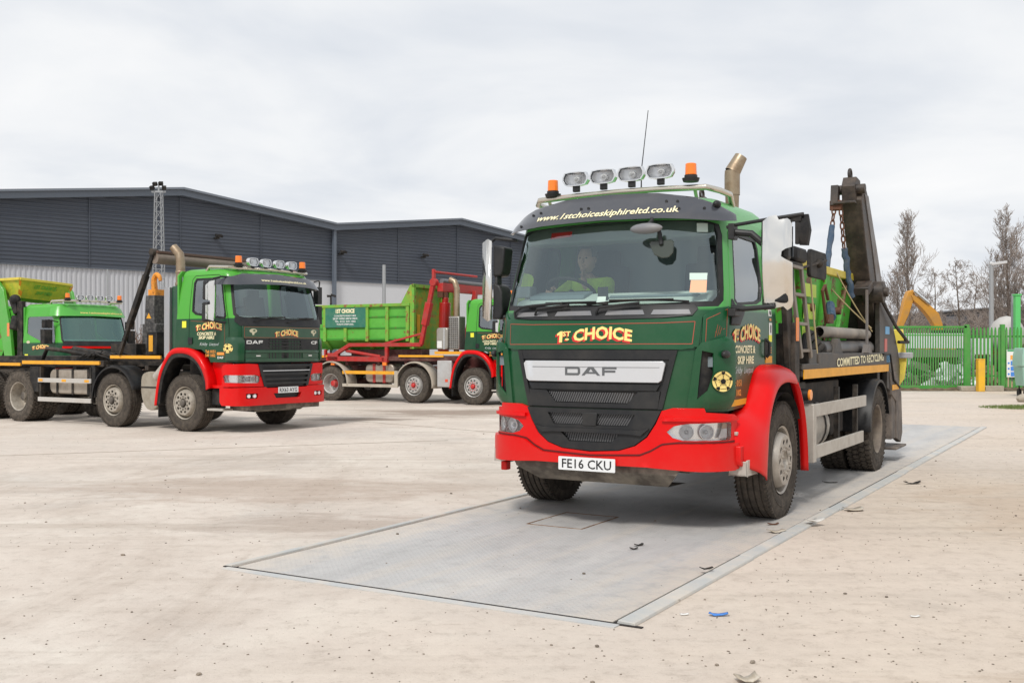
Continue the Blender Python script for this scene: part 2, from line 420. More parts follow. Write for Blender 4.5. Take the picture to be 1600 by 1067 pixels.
def g_ground(t, b, L):
    p = nn(t, 'ShaderNodeNewGeometry').outputs['Position']
    big = noise(t, p, .09, 5, .55); mid = noise(t, p, .7, 12, .72, .4); fine = noise(t, p, 7, 10, .78); spk = noise(t, p, 55, 4, .7)
    base = ramp(t, mid, [(.28, (.50, .43, .37)), (.5, (.61, .54, .475)), (.72, (.70, .645, .575))]).outputs[0]
    # sandy brown side towards +X, pale concrete towards -X / far
    sp = nn(t, 'ShaderNodeSeparateXYZ'); L.new(p, sp.inputs[0])
    ax = nn(t, 'ShaderNodeMath', operation='MULTIPLY_ADD'); L.new(sp.outputs[1], ax.inputs[0]); ax.inputs[1].default_value = -.45; L.new(sp.outputs[0], ax.inputs[2])
    wob = nn(t, 'ShaderNodeMath', operation='MULTIPLY_ADD'); L.new(mid, wob.inputs[0]); wob.inputs[1].default_value = 5.; L.new(ax.outputs[0], wob.inputs[2])
    mr = nn(t, 'ShaderNodeMapRange'); L.new(wob.outputs[0], mr.inputs[0]); mr.inputs[1].default_value = -1.5; mr.inputs[2].default_value = 3.5; mr.clamp = True
    mr.inputs[3].default_value = 0; mr.inputs[4].default_value = .75
    sand = ramp(t, fine, [(.3, (.49, .395, .30)), (.7, (.62, .515, .41))]).outputs[0]
    c = mix(t, mr.outputs[0], base, sand)
    # worn grey patches and brown mud
    g = ramp(t, noise(t, p, .22, 7, .6, .5), [(.5, (0, 0, 0)), (.64, (1, 1, 1))]).outputs[0]
    gm = nn(t, 'ShaderNodeMath', operation='MULTIPLY'); L.new(g, gm.inputs[0]); gm.inputs[1].default_value = .35
    c = mix(t, gm.outputs[0], c, (.42, .40, .375))
    md = ramp(t, noise(t, p, .35, 9, .7, .8, (1, .35, 1, 25)), [(.56, (0, 0, 0)), (.70, (.55, .55, .55))]).outputs[0]
    c = mix(t, md, c, (.33, .255, .20))
    # tyre tracks: long stretched streaks in two directions
    for ang, sc_, lo in ((59, .9, .55), (-30, .8, .57), (12, .6, .58)):
        tr = noise(t, p, sc_, 4, .6, .15, (.06, 2.2, 1, ang))
        k = ramp(t, tr, [(lo, (0, 0, 0)), (lo+.1, (.34, .34, .34))]).outputs[0]
        c = mix(t, k, c, (.38, .32, .26))
    # oil spots, small dark smears in clusters, pinkish dust
    pk = ramp(t, noise(t, p, .16, 4, .5), [(.45, (0, 0, 0)), (.6, (.5, .5, .5))]).outputs[0]
    c = mix(t, pk, c, (.63, .553, .485))
    sm = noise(t, p, 3.2, 6, .75, .3, (.45, 1.6, 1, 8)); cl = noise(t, p, .3, 3, .5)
    smr = ramp(t, sm, [(.62, (0, 0, 0)), (.70, (1, 1, 1))]).outputs[0]; clr = ramp(t, cl, [(.48, (0, 0, 0)), (.62, (.7, .7, .7))]).outputs[0]
    c = mix(t, mix(t, 1., smr, clr, 'MULTIPLY'), c, (.33, .27, .22))
    ol = ramp(t, noise(t, p, .55, 3, .5, .6), [(.68, (0, 0, 0)), (.78, (.55, .55, .55))]).outputs[0]
    c = mix(t, ol, c, (.25, .22, .19))
    # damp brown run-off in front of the parked lorries
    def blot(cx_, cy_, rx_, ry_, col_, a_, sc_=.8):
        global _b
        mp = nn(t, 'ShaderNodeMapping'); mp.inputs['Location'].default_value = (-cx_/rx_, -cy_/ry_, 0); mp.inputs['Scale'].default_value = (1/rx_, 1/ry_, 1); L.new(p, mp.inputs[0])
        ln = nn(t, 'ShaderNodeVectorMath', operation='LENGTH'); L.new(mp.outputs[0], ln.inputs[0])
        ma = nn(t, 'ShaderNodeMath', operation='MULTIPLY_ADD'); L.new(noise(t, p, sc_, 9, .72, .5, (.6, 1.6, 1)), ma.inputs[0]); ma.inputs[1].default_value = -3.2; L.new(ln.outputs['Value'], ma.inputs[2])
        r_ = nn(t, 'ShaderNodeMapRange'); L.new(ma.outputs[0], r_.inputs[0]); r_.inputs[1].default_value = -1.1; r_.inputs[2].default_value = -.5; r_.inputs[3].default_value = a_; r_.inputs[4].default_value = 0
        return mix(t, r_.outputs[0], c, col_)
    c = blot(-1.6, 24.5, 2.6, 1.6, (.25, .19, .15), .75)
    c = blot(-3.2, 22.2, 1.2, .7, (.22, .17, .135), .8, 1.2)
    c = blot(-2.6, 11.2, 2.2, 1.1, (.40, .31, .25), .55, 1.6)
    c = blot(-1.6, 8.9, 1.5, .55, (.36, .29, .24), .55, 2.)
    c = blot(-9.5, 13.8, 2.5, .8, (.42, .33, .27), .6, 1.4)
    c = blot(5.4, 9.5, 1.6, 2.0, (.47, .36, .27), .5, 1.6)
    c = blot(2.6, 4.2, 1.1, .7, (.42, .33, .25), .5, 2.4)
    # fine grain, scattered dark grit
    c = mix(t, .6, c, ramp(t, fine, [(.33, (.62, .60, .58)), (.48, (.93, .93, .93)), (.7, (1, 1, 1))]).outputs[0], 'MULTIPLY')
    gr = ramp(t, spk, [(.30, (.35, .30, .25)), (.38, (1, 1, 1))]).outputs[0]
    c = mix(t, .6, c, gr, 'MULTIPLY')
    L.new(c, b.inputs['Base Color']); b.inputs['Roughness'].default_value = .92; b.inputs['Specular IOR Level'].default_value = .25
    ad_ = nn(t, 'ShaderNodeMath', operation='MULTIPLY_ADD'); L.new(spk, ad_.inputs[0]); ad_.inputs[1].default_value = .35; L.new(fine, ad_.inputs[2])
    bp = nn(t, 'ShaderNodeBump'); bp.inputs['Strength'].default_value = .5; bp.inputs['Distance'].default_value = .02; L.new(ad_.outputs[0], bp.inputs['Height']); L.new(bp.outputs[0], b.inputs['Normal'])
GROUND = wmat('yard_ground', g_ground)
bm = bmesh.new()
# yard sheet: fine grid nearby with slight unevenness, reaching the horizon
xs = [-900, -300, -120]+[-60+2*i for i in range(61)]+[120, 300, 900]; ys = [-60, -20, -6]+[1.5*i for i in range(0, 50)]+[90, 120, 200, 400, 1400]
from mathutils import noise as mn
gv = [[bm.verts.new((x, y, 0)) for x in xs] for y in ys]
for j in range(len(ys)-1):
    for i in range(len(xs)-1): bm.faces.new((gv[j][i], gv[j][i+1], gv[j+1][i+1], gv[j+1][i]))
me = bpy.data.meshes.new('ground'); bm.to_mesh(me); bm.free(); me.materials.append(GROUND)
go = bpy.data.objects.new('ground', me); COL.objects.link(go); struct(go)

# concrete strip of the roadway beyond the weighbridge
def g_conc(t, b, L):
    p = nn(t, 'ShaderNodeNewGeometry').outputs['Position']
    c = ramp(t, noise(t, p, .4, 8, .65, .3), [(.3, (.50, .475, .43)), (.7, (.64, .61, .565))]).outputs[0]
    k = ramp(t, noise(t, p, 3, 7, .7), [(.35, (.75, .72, .68)), (.6, (1, 1, 1))]).outputs[0]
    c = mix(t, .7, c, k, 'MULTIPLY'); L.new(c, b.inputs['Base Color']); b.inputs['Roughness'].default_value = .9
CONC = wmat('pale_concrete', g_conc)
# expansion joints in the yard slab (thin dark sealant strips)
TAR = mat('joint_tar', (.30, .26, .21), .9, dirt=(.5, .44, .37), damt=1., dscale=2)
mb = MB()
def gnd(u, v): Y = 2430/(v-546.); return ((u-800)*Y/1620, Y)
for a, b_ in ((gnd(0, 712), gnd(700, 688)), (gnd(520, 655), gnd(780, 676))):
    mb.beam((*a, .003), (*b_, .003), .014, .004)
struct(mb.build('yard_joints', TAR, smooth=0))

# ---------------- weighbridge
WA = (.635, 5.625); WDIR = R(59.4)
wb = thing('weighbridge', 'grey steel vehicle weighbridge deck set flush in the dusty yard under the front truck', 'weighbridge', (*WA, 0), WDIR)
def g_deck(t, b, L):
    co = nn(t, 'ShaderNodeTexCoord').outputs['Object']
    n1_ = noise(t, co, .8, 8, .65, .3, (.35, 1.3, 1)); n2_ = noise(t, co, 5, 8, .7)
    c = ramp(t, n1_, [(.3, (.36, .355, .35)), (.5, (.45, .44, .43)), (.7, (.55, .53, .505))]).outputs[0]
    # dust settled along the edges and in streaks
    sp = nn(t, 'ShaderNodeSeparateXYZ'); L.new(co, sp.inputs[0])
    d = nn(t, 'ShaderNodeMath', operation='SUBTRACT'); L.new(sp.outputs[1], d.inputs[0]); d.inputs[1].default_value = 1.5
    d2 = nn(t, 'ShaderNodeMath', operation='ABSOLUTE'); L.new(d.outputs[0], d2.inputs[0])
    d3 = nn(t, 'ShaderNodeMath', operation='MULTIPLY_ADD'); L.new(n2_, d3.inputs[0]); d3.inputs[1].default_value = .9; L.new(d2.outputs[0], d3.inputs[2])
    e = nn(t, 'ShaderNodeMapRange'); L.new(d3.outputs[0], e.inputs[0]); e.inputs[1].default_value = 1.45; e.inputs[2].default_value = 2.0; e.inputs[4].default_value = .8
    c = mix(t, e.outputs[0], c, (.58, .505, .42))
    s2 = ramp(t, noise(t, co, 1.2, 7, .65, .2, (.12, 2, 1)), [(.5, (0, 0, 0)), (.72, (.75, .75, .75))]).outputs[0]
    c = mix(t, s2, c, (.57, .505, .43))
    c = mix(t, .4, c, ramp(t, n2_, [(.3, (.62, .62, .62)), (.5, (1, 1, 1))]).outputs[0], 'MULTIPLY')
    L.new(c, b.inputs['Base Color']); b.inputs['Roughness'].default_value = .62; b.inputs['Metallic'].default_value = .05
    # tread-plate pattern: raised bars alternating in direction
    h = None
    for ang, off in ((45, 0), (-45, .5)):
        mp = nn(t, 'ShaderNodeMapping'); mp.inputs['Rotation'].default_value = (0, 0, R(ang)); mp.inputs['Location'].default_value = (off*.05, 0, 0); L.new(co, mp.inputs[0])
        br = nn(t, 'ShaderNodeTexBrick', i_Scale=1.0); br.inputs['Mortar Size'].default_value = .012; br.inputs['Brick Width'].default_value = .05; br.inputs['Row Height'].default_value = .034; br.inputs['Mortar Smooth'].default_value = .4
        L.new(mp.outputs[0], br.inputs[0])
        if h is None: h = br.outputs['Fac']
        else:
            m_ = nn(t, 'ShaderNodeMath', operation='MULTIPLY'); L.new(h, m_.inputs[0]); L.new(br.outputs['Fac'], m_.inputs[1]); h = m_.outputs[0]
    bp = nn(t, 'ShaderNodeBump', invert=True); bp.inputs['Strength'].default_value = .35; bp.inputs['Distance'].default_value = .006; L.new(h, bp.inputs['Height']); L.new(bp.outputs[0], b.inputs['Normal'])
DECK = wmat('weighbridge_deck', g_deck)
WL = 16.6
MB().bx((.012, .10, -.02), (WL, 2.93, .012)).build('deck_plate', DECK, wb, bevel=.004, smooth=0)
EDGE = mat('edge_rail_steel', (.43, .44, .43), .65, dirt=(.62, .54, .45), damt=1., dscale=2.2, bump=.3, bscale=30)
x = 0
for L_, dy in ((2.1, 0), (2.6, .006), (3.4, -.006), (4.2, .004), (4.3, 0)):
    MB().prism([(-.035, .0), (-.03, .020), (.068, .024), (.078, .0)], 'yz', x+.006, x+L_-.006).build('edge_rail', EDGE, wb, bevel=.004, smooth=0).location.y = dy
    x += L_
x = 0
for L_ in (4.4, 5.2, 7.0):
    MB().prism([(2.985, .0), (2.99, .016), (3.045, .014), (3.055, .0)], 'yz', x+.006, x+L_-.006).build('edge_rail', EDGE, wb, bevel=.004, smooth=0); x += L_
g = MB(); g.bx((-.014, -.08, -.01), (.012, 3.05, .006)); g.bx((.0, 2.93, -.01), (WL, 2.955, .006)); g.bx((WL, 0, -.01), (WL+.03, 3.0, .006)); g.bx((0, .082, -.01), (WL, .098, .006))
g.build('gap', mat('dark_gap', (.025, .02, .018), .9), wb, smooth=0)
MB().bx((-.085, .05, -.01), (-.015, 3.0, .007)).build('end_plate', mat('end_plate_steel', (.44, .45, .45), .7, dirt=(.62, .55, .475), damt=1., dscale=2.2), wb, smooth=0)
hx, hy = 2.52, 1.56
hm = MB()
for a, b_ in (((hx, hy), (hx+.72, hy)), ((hx+.72, hy), (hx+.72, hy+.52)), ((hx+.72, hy+.52), (hx, hy+.52)), ((hx, hy+.52), (hx, hy))):
    hm.beam((*a, .013), (*b_, .013), .014, .006)
hm.build('hatch_frame', mat('hatch_rust', (.16, .08, .04), .85, dirt=(.45, .38, .3), damt=.8, dscale=6), wb, smooth=0)

# ---------------- litter, grit
def at(u, v): return gnd(u, v)
rnd = random.Random(5)
def flake(name, label, u, v, w_, d_, rz, m, curl=.02, z=.0):
    x, y = at(u, v); b_ = MB(); n = 5; rows = []
    for j in range(3):
        rows.append([(w_*(i/(n-1)-.5)+rnd.uniform(-.1, .1)*w_, d_*(j/2-.5)+rnd.uniform(-.12, .12)*d_, .008+z+curl*(2*i/(n-1)-1)**2+rnd.uniform(0, curl*.4)) for i in range(n)])
    b_.loft(rows); o = b_.build(name, m, smooth=60); o.location = (x, y, 0); o.rotation_euler = (0, 0, rz)
    s_ = o.modifiers.new('solid', 'SOLIDIFY'); s_.thickness = .006
    return tag(o, label, 'litter', 'scraps of litter on the yard')
CARD = mat('litter_card', (.42, .36, .28), .9, dirt=(.6, .56, .5), damt=.8, dscale=20); PAPER = mat('litter_paper', (.62, .60, .56), .9)
flake('crushed_cup', 'crumpled pale paper scrap lying across the near steel edge strip', 1272, 822, .16, .09, .6, PAPER, .02, .035)
flake('cardboard_scrap', 'curled brown card scrap just outside the edge strip by the front wheel', 1335, 798, .17, .12, .2, CARD, .015)
flake('cardboard_scrap', 'torn brown flake lying on the deck near the front wheel', 1214, 834, .13, .07, .3, CARD, .015, .012)
flake('plastic_scrap', 'blue plastic scrap on the sandy ground in the foreground', 1122, 962, .10, .035, 0, BLUE, .01)
flake('cigarette_end', 'white cigarette end on the sandy ground right of the blue scrap', 1430, 964, .05, .016, .1, WHITE, .004)
flake('cigarette_end', 'short white butt left of the blue plastic scrap', 1070, 961, .05, .016, .3, WHITE, .004)
flake('bark_scrap', 'dark sliver on the deck between hatch and near edge strip', 998, 855, .07, .03, .4, CHAS, .01, .012)
flake('bark_scrap', 'small dark sliver in front of the one beside the hatch', 990, 861, .06, .02, .1, CHAS, .01, .012)
flake('bark_scrap', 'dark stick lying on the near steel edge strip', 1104, 898, .08, .03, .2, CHAS, .01, .035)
flake('bark_scrap', 'thin dark stick on the deck behind the front wheel', 1297, 756, .16, .03, -.3, CHAS, .008, .012)
flake('bark_scrap', 'dark stick on the ground beyond the brown card scrap', 1427, 756, .2, .05, .2, CHAS, .02)
flake('wood_scrap', 'brown wood chip at the bottom edge of the picture', 1168, 1064, .10, .07, .2, CARD, .02)
flake('wood_scrap', 'rusty scrap on the deck front left of the front wheel', 1208, 822, .1, .03, .2, RUST, .01, .012)
gb = bmesh.new()
for i in range(5200):
    Y = 3.0+rnd.random()**1.6*26; X = rnd.uniform(-.56, .56)*Y
    lx = (X-WA[0])*math.cos(WDIR)+(Y-WA[1])*math.sin(WDIR); ly = -(X-WA[0])*math.sin(WDIR)+(Y-WA[1])*math.cos(WDIR)
    on = -.1 < lx < WL and -.1 < ly < 3.1
    if on and rnd.random() > .12: continue
    if X < 0 and rnd.random() < .45: continue
    r = rnd.uniform(.002, .006)*(1+(rnd.random() < .04)*1.5)
    m = Matrix.Translation((X, Y, r*.4+(.012 if on else 0))) @ Matrix.Rotation(rnd.uniform(0, 6), 4, 'Z') @ Matrix.Diagonal((r*rnd.uniform(.8, 1.8), r, r*.6, 1))
    bmesh.ops.create_icosphere(gb, subdivisions=1, radius=1, matrix=m)
me = bpy.data.meshes.new('gravel'); gb.to_mesh(me); gb.free(); me.materials.append(mat('grit', (.20, .165, .13), .9, var=.5, dscale=3))
gr_ = bpy.data.objects.new('gravel', me); COL.objects.link(gr_); gr_['kind'] = 'stuff'; tag(gr_, 'loose grit and small stones scattered over the dusty yard', 'gravel')

# ---------------- warehouse (twin gable facade)
CLAD = mat('cladding_dark', (.050, .060, .080), .55, metal=.1, dirt=(.12, .125, .13), damt=.2, dscale=.3)
CLADL = mat('cladding_light', (.42, .43, .455), .5, dirt=(.36, .36, .36), damt=.3, dscale=.3)
FASC = mat('fascia_grey', (.10, .12, .15), .45)
WX, WY = (-19.3, 60.2); wd = V((.738, .675, 0)).normalized(); wang = math.atan2(wd.y, wd.x)
wh = thing('warehouse', 'long dark grey twin gabled warehouse with pale lower wall behind the trucks', 'warehouse', (WX, WY, 0), wang)
# local: x along facade, y into depth, peaks at x=-41.6..; valleys
def roofz(x):
    k = abs(((x+10.4) % 20.8)-10.4)/10.4   # 0 at peak, 1 at valley
    return 10.85-1.2*k
X0, X1 = -31.2, 31.2
b_ = MB(); z = 6.0; p = .21; zs = []
while z < 11: zs += [(-.03, z), (-.03, z+p*.45), (0, z+p*.6), (0, z+p*.9)]; z += p
for g0 in (-31.2, -20.8, -10.4, 0, 10.4, 20.8):
    g1 = g0+10.4; t = bmesh.new(); A = [t.verts.new((g0, y, z)) for y, z in zs]; B = [t.verts.new((g1, y, z)) for y, z in zs]
    for i in range(len(zs)-1): t.faces.new((A[i], B[i], B[i+1], A[i+1]))
    za, zb = roofz(g0+1e-6), roofz(g1-1e-6); n = V((-(zb-za), 0, 10.4)).normalized()
    bmesh.ops.bisect_plane(t, geom=t.verts[:]+t.edges[:]+t.faces[:], plane_co=(g0, 0, za), plane_no=n, clear_outer=True)
    tm = bpy.data.meshes.new('x'); t.to_mesh(tm); b_.bm.from_mesh(tm); bpy.data.meshes.remove(tm); t.free()
b_.build('upper_cladding', CLAD, wh, smooth=0)
b_ = MB(); x = X0; row = []
while x < 0.3: row += [(x, .07), (x+.10, .07), (x+.14, .11), (x+.22, .11)]; x += .26
b_.loft([[(a, c, 0) for a, c in row], [(a, c, 6.0) for a, c in row]]); b_.build('lower_cladding', CLADL, wh, smooth=0)
MB().bx((.36, .08, 0), (X1, .3, 5.99)).build('lower_panels', mat('flat_panel_pale', (.50, .51, .53), .5), wh, smooth=0)
MB().bx((X0, -.02, 5.93), (X1, .08, 5.998)).build('flashing', FASC, wh, smooth=0)
pts = [(x_, roofz(x_+1e-6)) for x_ in (-31.2, -20.8, -10.4, 0, 10.4, 20.8, 31.2-2e-6)]
poly = [(x_, z_-.12) for x_, z_ in pts]+[(x_, z_-.46) for x_, z_ in reversed(pts)]
b_ = MB(); b_.prism(poly, 'xz', -.45, -.02); b_.build('roof_fascia', FASC, wh, smooth=0)
for k in range(-5, 6):
    if k in (-2, 2): continue
    MB().bx((k*5.2-.03, -.075, 6.0), (k*5.2+.03, -.052, roofz(k*5.2+1e-6)-.23)).build('sheet_joint', CLAD, wh, smooth=0)
b_ = MB(); b_.prism([(x_, z_+.0) for x_, z_ in pts]+[(x_, z_-.118) for x_, z_ in reversed(pts)], 'xz', -.6, .6); b_.build('gutter', mat('gutter_grey', (.17, .19, .22), .35, metal=.3), wh, smooth=0)
b_ = MB(); b_.prism([(x_, z_-.13) for x_, z_ in pts]+[(X1, 0.02), (X0, 0.02)], 'xz', .3, 46); b_.build('side_walls', CLAD, wh, smooth=0)
b_ = MB(); b_.prism([(x_, z_-.01) for x_, z_ in pts]+[(x_, z_-.125) for x_, z_ in reversed(pts)], 'xz', .61, 46.2); b_.build('roof', mat('roof_sheet', (.22, .24, .27), .5), wh, smooth=0)
for x_ in (-10.4, 10.4): MB().bx((x_-.10, -.30, 0), (x_+.10, -.06, 9.4)).build('downpipe', FASC, wh, smooth=0)
for x_, z_ in ((-15.3, 7.9), (2.2, 8.1), (10.9, 7.7), (17.6, 7.9)):
    f_ = MB().bx((x_-.1, -.40, z_-.05), (x_+.1, -.06, z_+.06)).box((x_, -.52, z_+.12), (.42, .22, .14), (R(25), 0, 0)).build('wall_light', BLKM, wh, smooth=0)
# lattice mast
LAT = mat('galvanised', (.32, .33, .34), .5, metal=.4)
def gp(u, Y): return ((u-800)*Y/1620, Y)
mx, my = gp(248, 45)
ms = thing('lattice_mast', 'slim galvanised lattice mast with floodlights on top in front of the warehouse', 'mast', (mx, my, 0))
def latt(b_, h0, h1, wa, wb_, n):
    def c(k, t): a = PI/4+k*PI/2; r = (wa+(wb_-wa)*t)/1.414; return V((r*math.cos(a), r*math.sin(a), h0+(h1-h0)*t))
    for k in range(4):
        b_.beam(c(k, 0), c(k, 1), .034, .034)
        for i in range(n):
            b_.beam(c(k, i/n), c(k+1, (i+1)/n), .014, .014); b_.beam(c(k, i/n), c(k+1, i/n), .014, .014)
b_ = MB(); latt(b_, 0, 8.3, .55, .26, 20); b_.build('tower', LAT, ms, smooth=0)
MB().bx((-.30, -.04, 8.3), (.30, .04, 8.38)).bx((-.03, -.03, 8.3), (.03, .03, 8.75)).build('head_bar', LAT, ms, smooth=0)
for sx_, dz in ((-.26, .12), (.26, .12), (.12, .3), (-.14, .28)):
    MB().box((sx_, -.08, 8.38+dz), (.18, .14, .16), (R(30), 0, sx_)).build('floodlight', BLKM, ms, bevel=.01, smooth=0)
def pole(u, Y, vtop, r, label, head=None, m=LAT):
    x_, y_ = gp(u, Y); zt = 1.5+(546-vtop)*Y/1620
    o = thing('lamp_post' if head else 'steel_pole', label, 'pole', (x_, y_, 0))
    MB().cyl((0, 0, 0), (0, 0, zt), r*1.15, r*.8, 10).build('post', m, o)
    if head == 'lamp': MB().box((.35, 0, zt+.05), (.8, .28, .14), (0, R(-8), 0)).sphere((.0, 0, zt+.02), .1).build('lamp_head', mat('lamp_head_grey', (.5, .5, .5), .4), o, bevel=.03)
    if head == 'cam': MB().box((.12, -.05, zt), (.24, .08, .10), (0, R(20), 0)).box((-.1, 0, zt-.02), (.14, .08, .1)).build('camera_head', BLKM, o, smooth=0)
    return o
pole(600, 44, 414, .09, 'tall pale steel pole behind the green bin against the warehouse')
pole(168, 46, 421, .05, 'thin grey pole behind the small yellow skip at the left')
pole(517, 46, 462, .05, 'short dark pole with a small camera left of the green bin', 'cam', BLKM)
pole(1549, 52, 413, .12, 'grey street lamp standing behind the green fence among bare trees', 'lamp')
pole(1583, 41, 459, .09, 'grey square pole right of the street lamp behind the fence')
x_, y_ = gp(1589, 40.5)
gp_ = thing('green_post', 'tall bright green gate post standing beside a grey pole at the right', 'post', (x_, y_, 0))
MB().bx((-.1, -.1, 0), (.1, .1, 3.6)).build('post_body', mat('post_green', (.10, .50, .14), .5), gp_, bevel=.01, smooth=0)
MB().bx((-.13, -.13, 3.6), (.13, .13, 3.66)).build('post_cap', mat('post_green', (.1, .5, .14), .5), gp_, smooth=0)

# ---------------- green gate and palisade fence
FG = mat('fence_green', (.05, .27, .04), .5, dirt=(.16, .26, .10), damt=.6, dscale=2)
FG2 = mat('fence_green_dark', (.03, .22, .03), .6, dirt=(.12, .15, .08), damt=.6, dscale=2)
FY = 38.0
def fx(u, Y=FY): return (u-800)*Y/1620
gt = thing('sliding_gate', 'long bright green barred sliding gate across the yard entrance', 'gate', (fx(1390), FY, 0))
gx0, gx1 = 0, fx(1510)-fx(1390); GH = 2.36
b_ = MB(); b_.bx((gx0, -.04, .10), (gx1, .04, .19)); b_.bx((gx0, -.04, GH-.07), (gx1, .04, GH)); b_.bx((gx0, -.03, GH-.36), (gx1, .03, GH-.31)); b_.bx((gx0, -.04, .19), (gx0+.08, .04, GH)); b_.bx((gx1-.09, -.04, .19), (gx1, .04, GH))
b_.bx((gx0, -.05, .0), (gx1, .05, .10))
b_.build('gate_frame', FG, gt, smooth=0)
b_ = MB(); n = 30
for i in range(1, n): x_ = gx1*i/n; b_.bx((x_-.018, -.02, .19), (x_+.018, .02, GH-.07))
b_.build('gate_bars', FG, gt, smooth=0)
MB().bx((gx1*.22, .025, 1.22), (gx1-.12, .05, 1.50)).build('cover_plate', mat('gate_plate_grey', (.20, .24, .18), .6), gt, smooth=0)
pf = thing('palisade_fence', 'green steel palisade fence right of the sliding gate', 'fence', (fx(1510), FY, 0))
px1 = fx(1640)-fx(1510)
b_ = MB(); b_.bx((0, .03, .5), (px1, .08, .56)); b_.bx((0, .03, 1.95), (px1, .08, 2.01)); b_.build('fence_rails', FG2, pf, smooth=0)
i = 0; x_ = .12
b_ = MB()
while x_ < px1:
    w2 = .035
    b_.prism([(x_-w2, .08), (x_+w2, .08), (x_+w2, 2.2), (x_+w2*.4, 2.32), (x_, 2.26), (x_-w2*.4, 2.32), (x_-w2, 2.2)], 'xz', -.01, .02); x_ += .135
b_.build('fence_pales', FG, pf, smooth=0)
for x_ in (.03, fx(1567)-fx(1510), fx(1612)-fx(1510)):
    MB().bx((x_-.07, -.03, 0), (x_+.07, .11, 2.42)).build('fence_post', FG, pf, smooth=0)
sg_ = thing('safety_sign', 'white site safety sign board with blue and orange panels on the green fence', 'sign', (fx(1583), FY-.09, 0))
sc0 = FY/1620
MB().bx((-.28, -.012, .49), (.28, .012, 1.48+.02)).build('board', WHITE, sg_, smooth=0)
b_ = MB(); b_.bx((-.26, -.018, 1.43), (.26, -.012, 1.49)); b_.build('green_heading', mat('sign_green', (.02, .3, .1), .5), sg_, smooth=0)
b_ = MB()
for k in range(3): b_.bx((-.14, -.018, .52+.2*k), (.02, -.012, .68+.2*k)); b_.sphere((-.21, -.012, .60+.2*k), .04, (1, .1, 1))
b_.bx((.05, -.018, 1.13), (.26, -.012, 1.27)); b_.build('blue_panels', BLUE, sg_, smooth=0)
b_ = MB(); b_.bx((-.15, -.018, 1.13), (-.01, -.012, 1.29)); b_.bx((.04, -.018, 1.31), (.25, -.012, 1.37))
for k in range(3): b_.cyl((.09, -.012, .60+.2*k), (.09, -.018, .60+.2*k), .055, n=3)
b_.build('orange_panels', mat('sign_orange', (.8, .35, .05), .5), sg_, smooth=0)
bo = thing('yellow_bollard', 'square yellow steel bollard in front of the green fence', 'bollard', (fx(1532, 37.0), 37.0, 0))
MB().bx((-.12, -.12, 0), (.12, .12, 1.14)).build('post_body', mat('bollard_yellow', (.75, .42, .02), .5, dirt=(.3, .2, .1), damt=.4), bo, bevel=.02)
MB().bx((-.125, -.125, 1.141), (.125, .125, 1.17)).build('post_cap', mat('bollard_yellow', (.7, .4, .02), .5), bo, bevel=.01)
CB = mat('concrete_block', (.36, .32, .26), .9, dirt=(.2, .16, .12), damt=.6)
o = MB().box((fx(1518, 37.5), 37.5, .09), (.9, .4, .18)).build('concrete_block', CB, bevel=.03); tag(o, 'weathered concrete kerb block left of the yellow bollard', 'block', 'concrete blocks at the fence foot')
o = MB().box((fx(1548, 37.5), 37.5, .09), (.8, .4, .2)).build('concrete_block', CB, bevel=.03); tag(o, 'weathered concrete kerb block right of the yellow bollard', 'block', 'concrete blocks at the fence foot')
# verge under fence
b_ = MB(); rows = [[], [], []]
for i in range(60):
    X = 11+i*.22
    for j, (dy_, z_) in enumerate(((-.55, .004), (-.25, .07), (.3, .1))): rows[j].append((X, FY+dy_+rnd.uniform(-.08, .08), max(.004, z_+rnd.uniform(-.03, .05))))
b_.loft(rows); o = b_.build('verge', mat('leaf_litter', (.13, .09, .055), .95, var=.5, dscale=9, bump=.6), smooth=60); struct(o)
# pale green cart at far right
ct = thing('waste_cart', 'pale green plastic waste cart cut by the right picture edge', 'cart', (fx(1612, 33), 33, 0), R(-8))
PG = mat('cart_green', (.28, .47, .38), .55, dirt=(.3, .3, .25), damt=.3)
MB().loft([[(-.36, -.4, .35), (.36, -.4, .35), (.36, .4, .35), (-.36, .4, .35)], [(-.42, -.45, .95), (.42, -.45, .95), (.42, .45, .95), (-.42, .45, .95)]], closed=True).build('body', PG, ct, bevel=.03)
MB().prism([(-.45, .96), (.45, .96), (.43, 1.25), (.2, 1.55), (-.38, 1.55), (-.43, 1.3)], 'xz', -.47, .47).build('hopper', PG, ct, bevel=.03)
for sx_ in (-.28, .28):
    for sy_ in (-.3, .3): MB().cyl((sx_-.04, sy_, .12), (sx_+.04, sy_, .12), .12, n=16).cyl((sx_, sy_, .1), (sx_, sy_, .36), .02, n=6).build('castor', BLKM, ct)
# grass clump at right edge
gb = bmesh.new()
gc = at(1603, 637)
for i in range(2600):
    a, r = rnd.uniform(0, 2*PI), rnd.random()**.6; X = gc[0]+1.15*r*math.cos(a); Y = gc[1]+.9*r*math.sin(a); h = rnd.uniform(.04, .11)*(1.2-r*.7); d = rnd.uniform(0, PI); l = rnd.uniform(-.05, .05)
    c_, s_ = math.cos(d)*.006, math.sin(d)*.006
    vs_ = [gb.verts.new(q) for q in ((X-c_, Y-s_, 0), (X+c_, Y+s_, 0), (X+l, Y+l, h))]; gb.faces.new(vs_)
me = bpy.data.meshes.new('grass'); gb.to_mesh(me); gb.free(); me.materials.append(mat('grass_green', (.12, .17, .04), .8, var=.4, dscale=8))
o = bpy.data.objects.new('grass', me); COL.objects.link(o); o['kind'] = 'stuff'; tag(o, 'low grass tuft at the right edge of the yard', 'grass')
x_, y_ = at(1601, 628)
o = MB().sphere((0, 0, .1), .2, (1.2, .8, .7), 9, 6).build('boulder', CB); o.location = (x_, y_, 0); tag(o, 'pale rough stone beside the grass tuft at the right edge', 'stone')
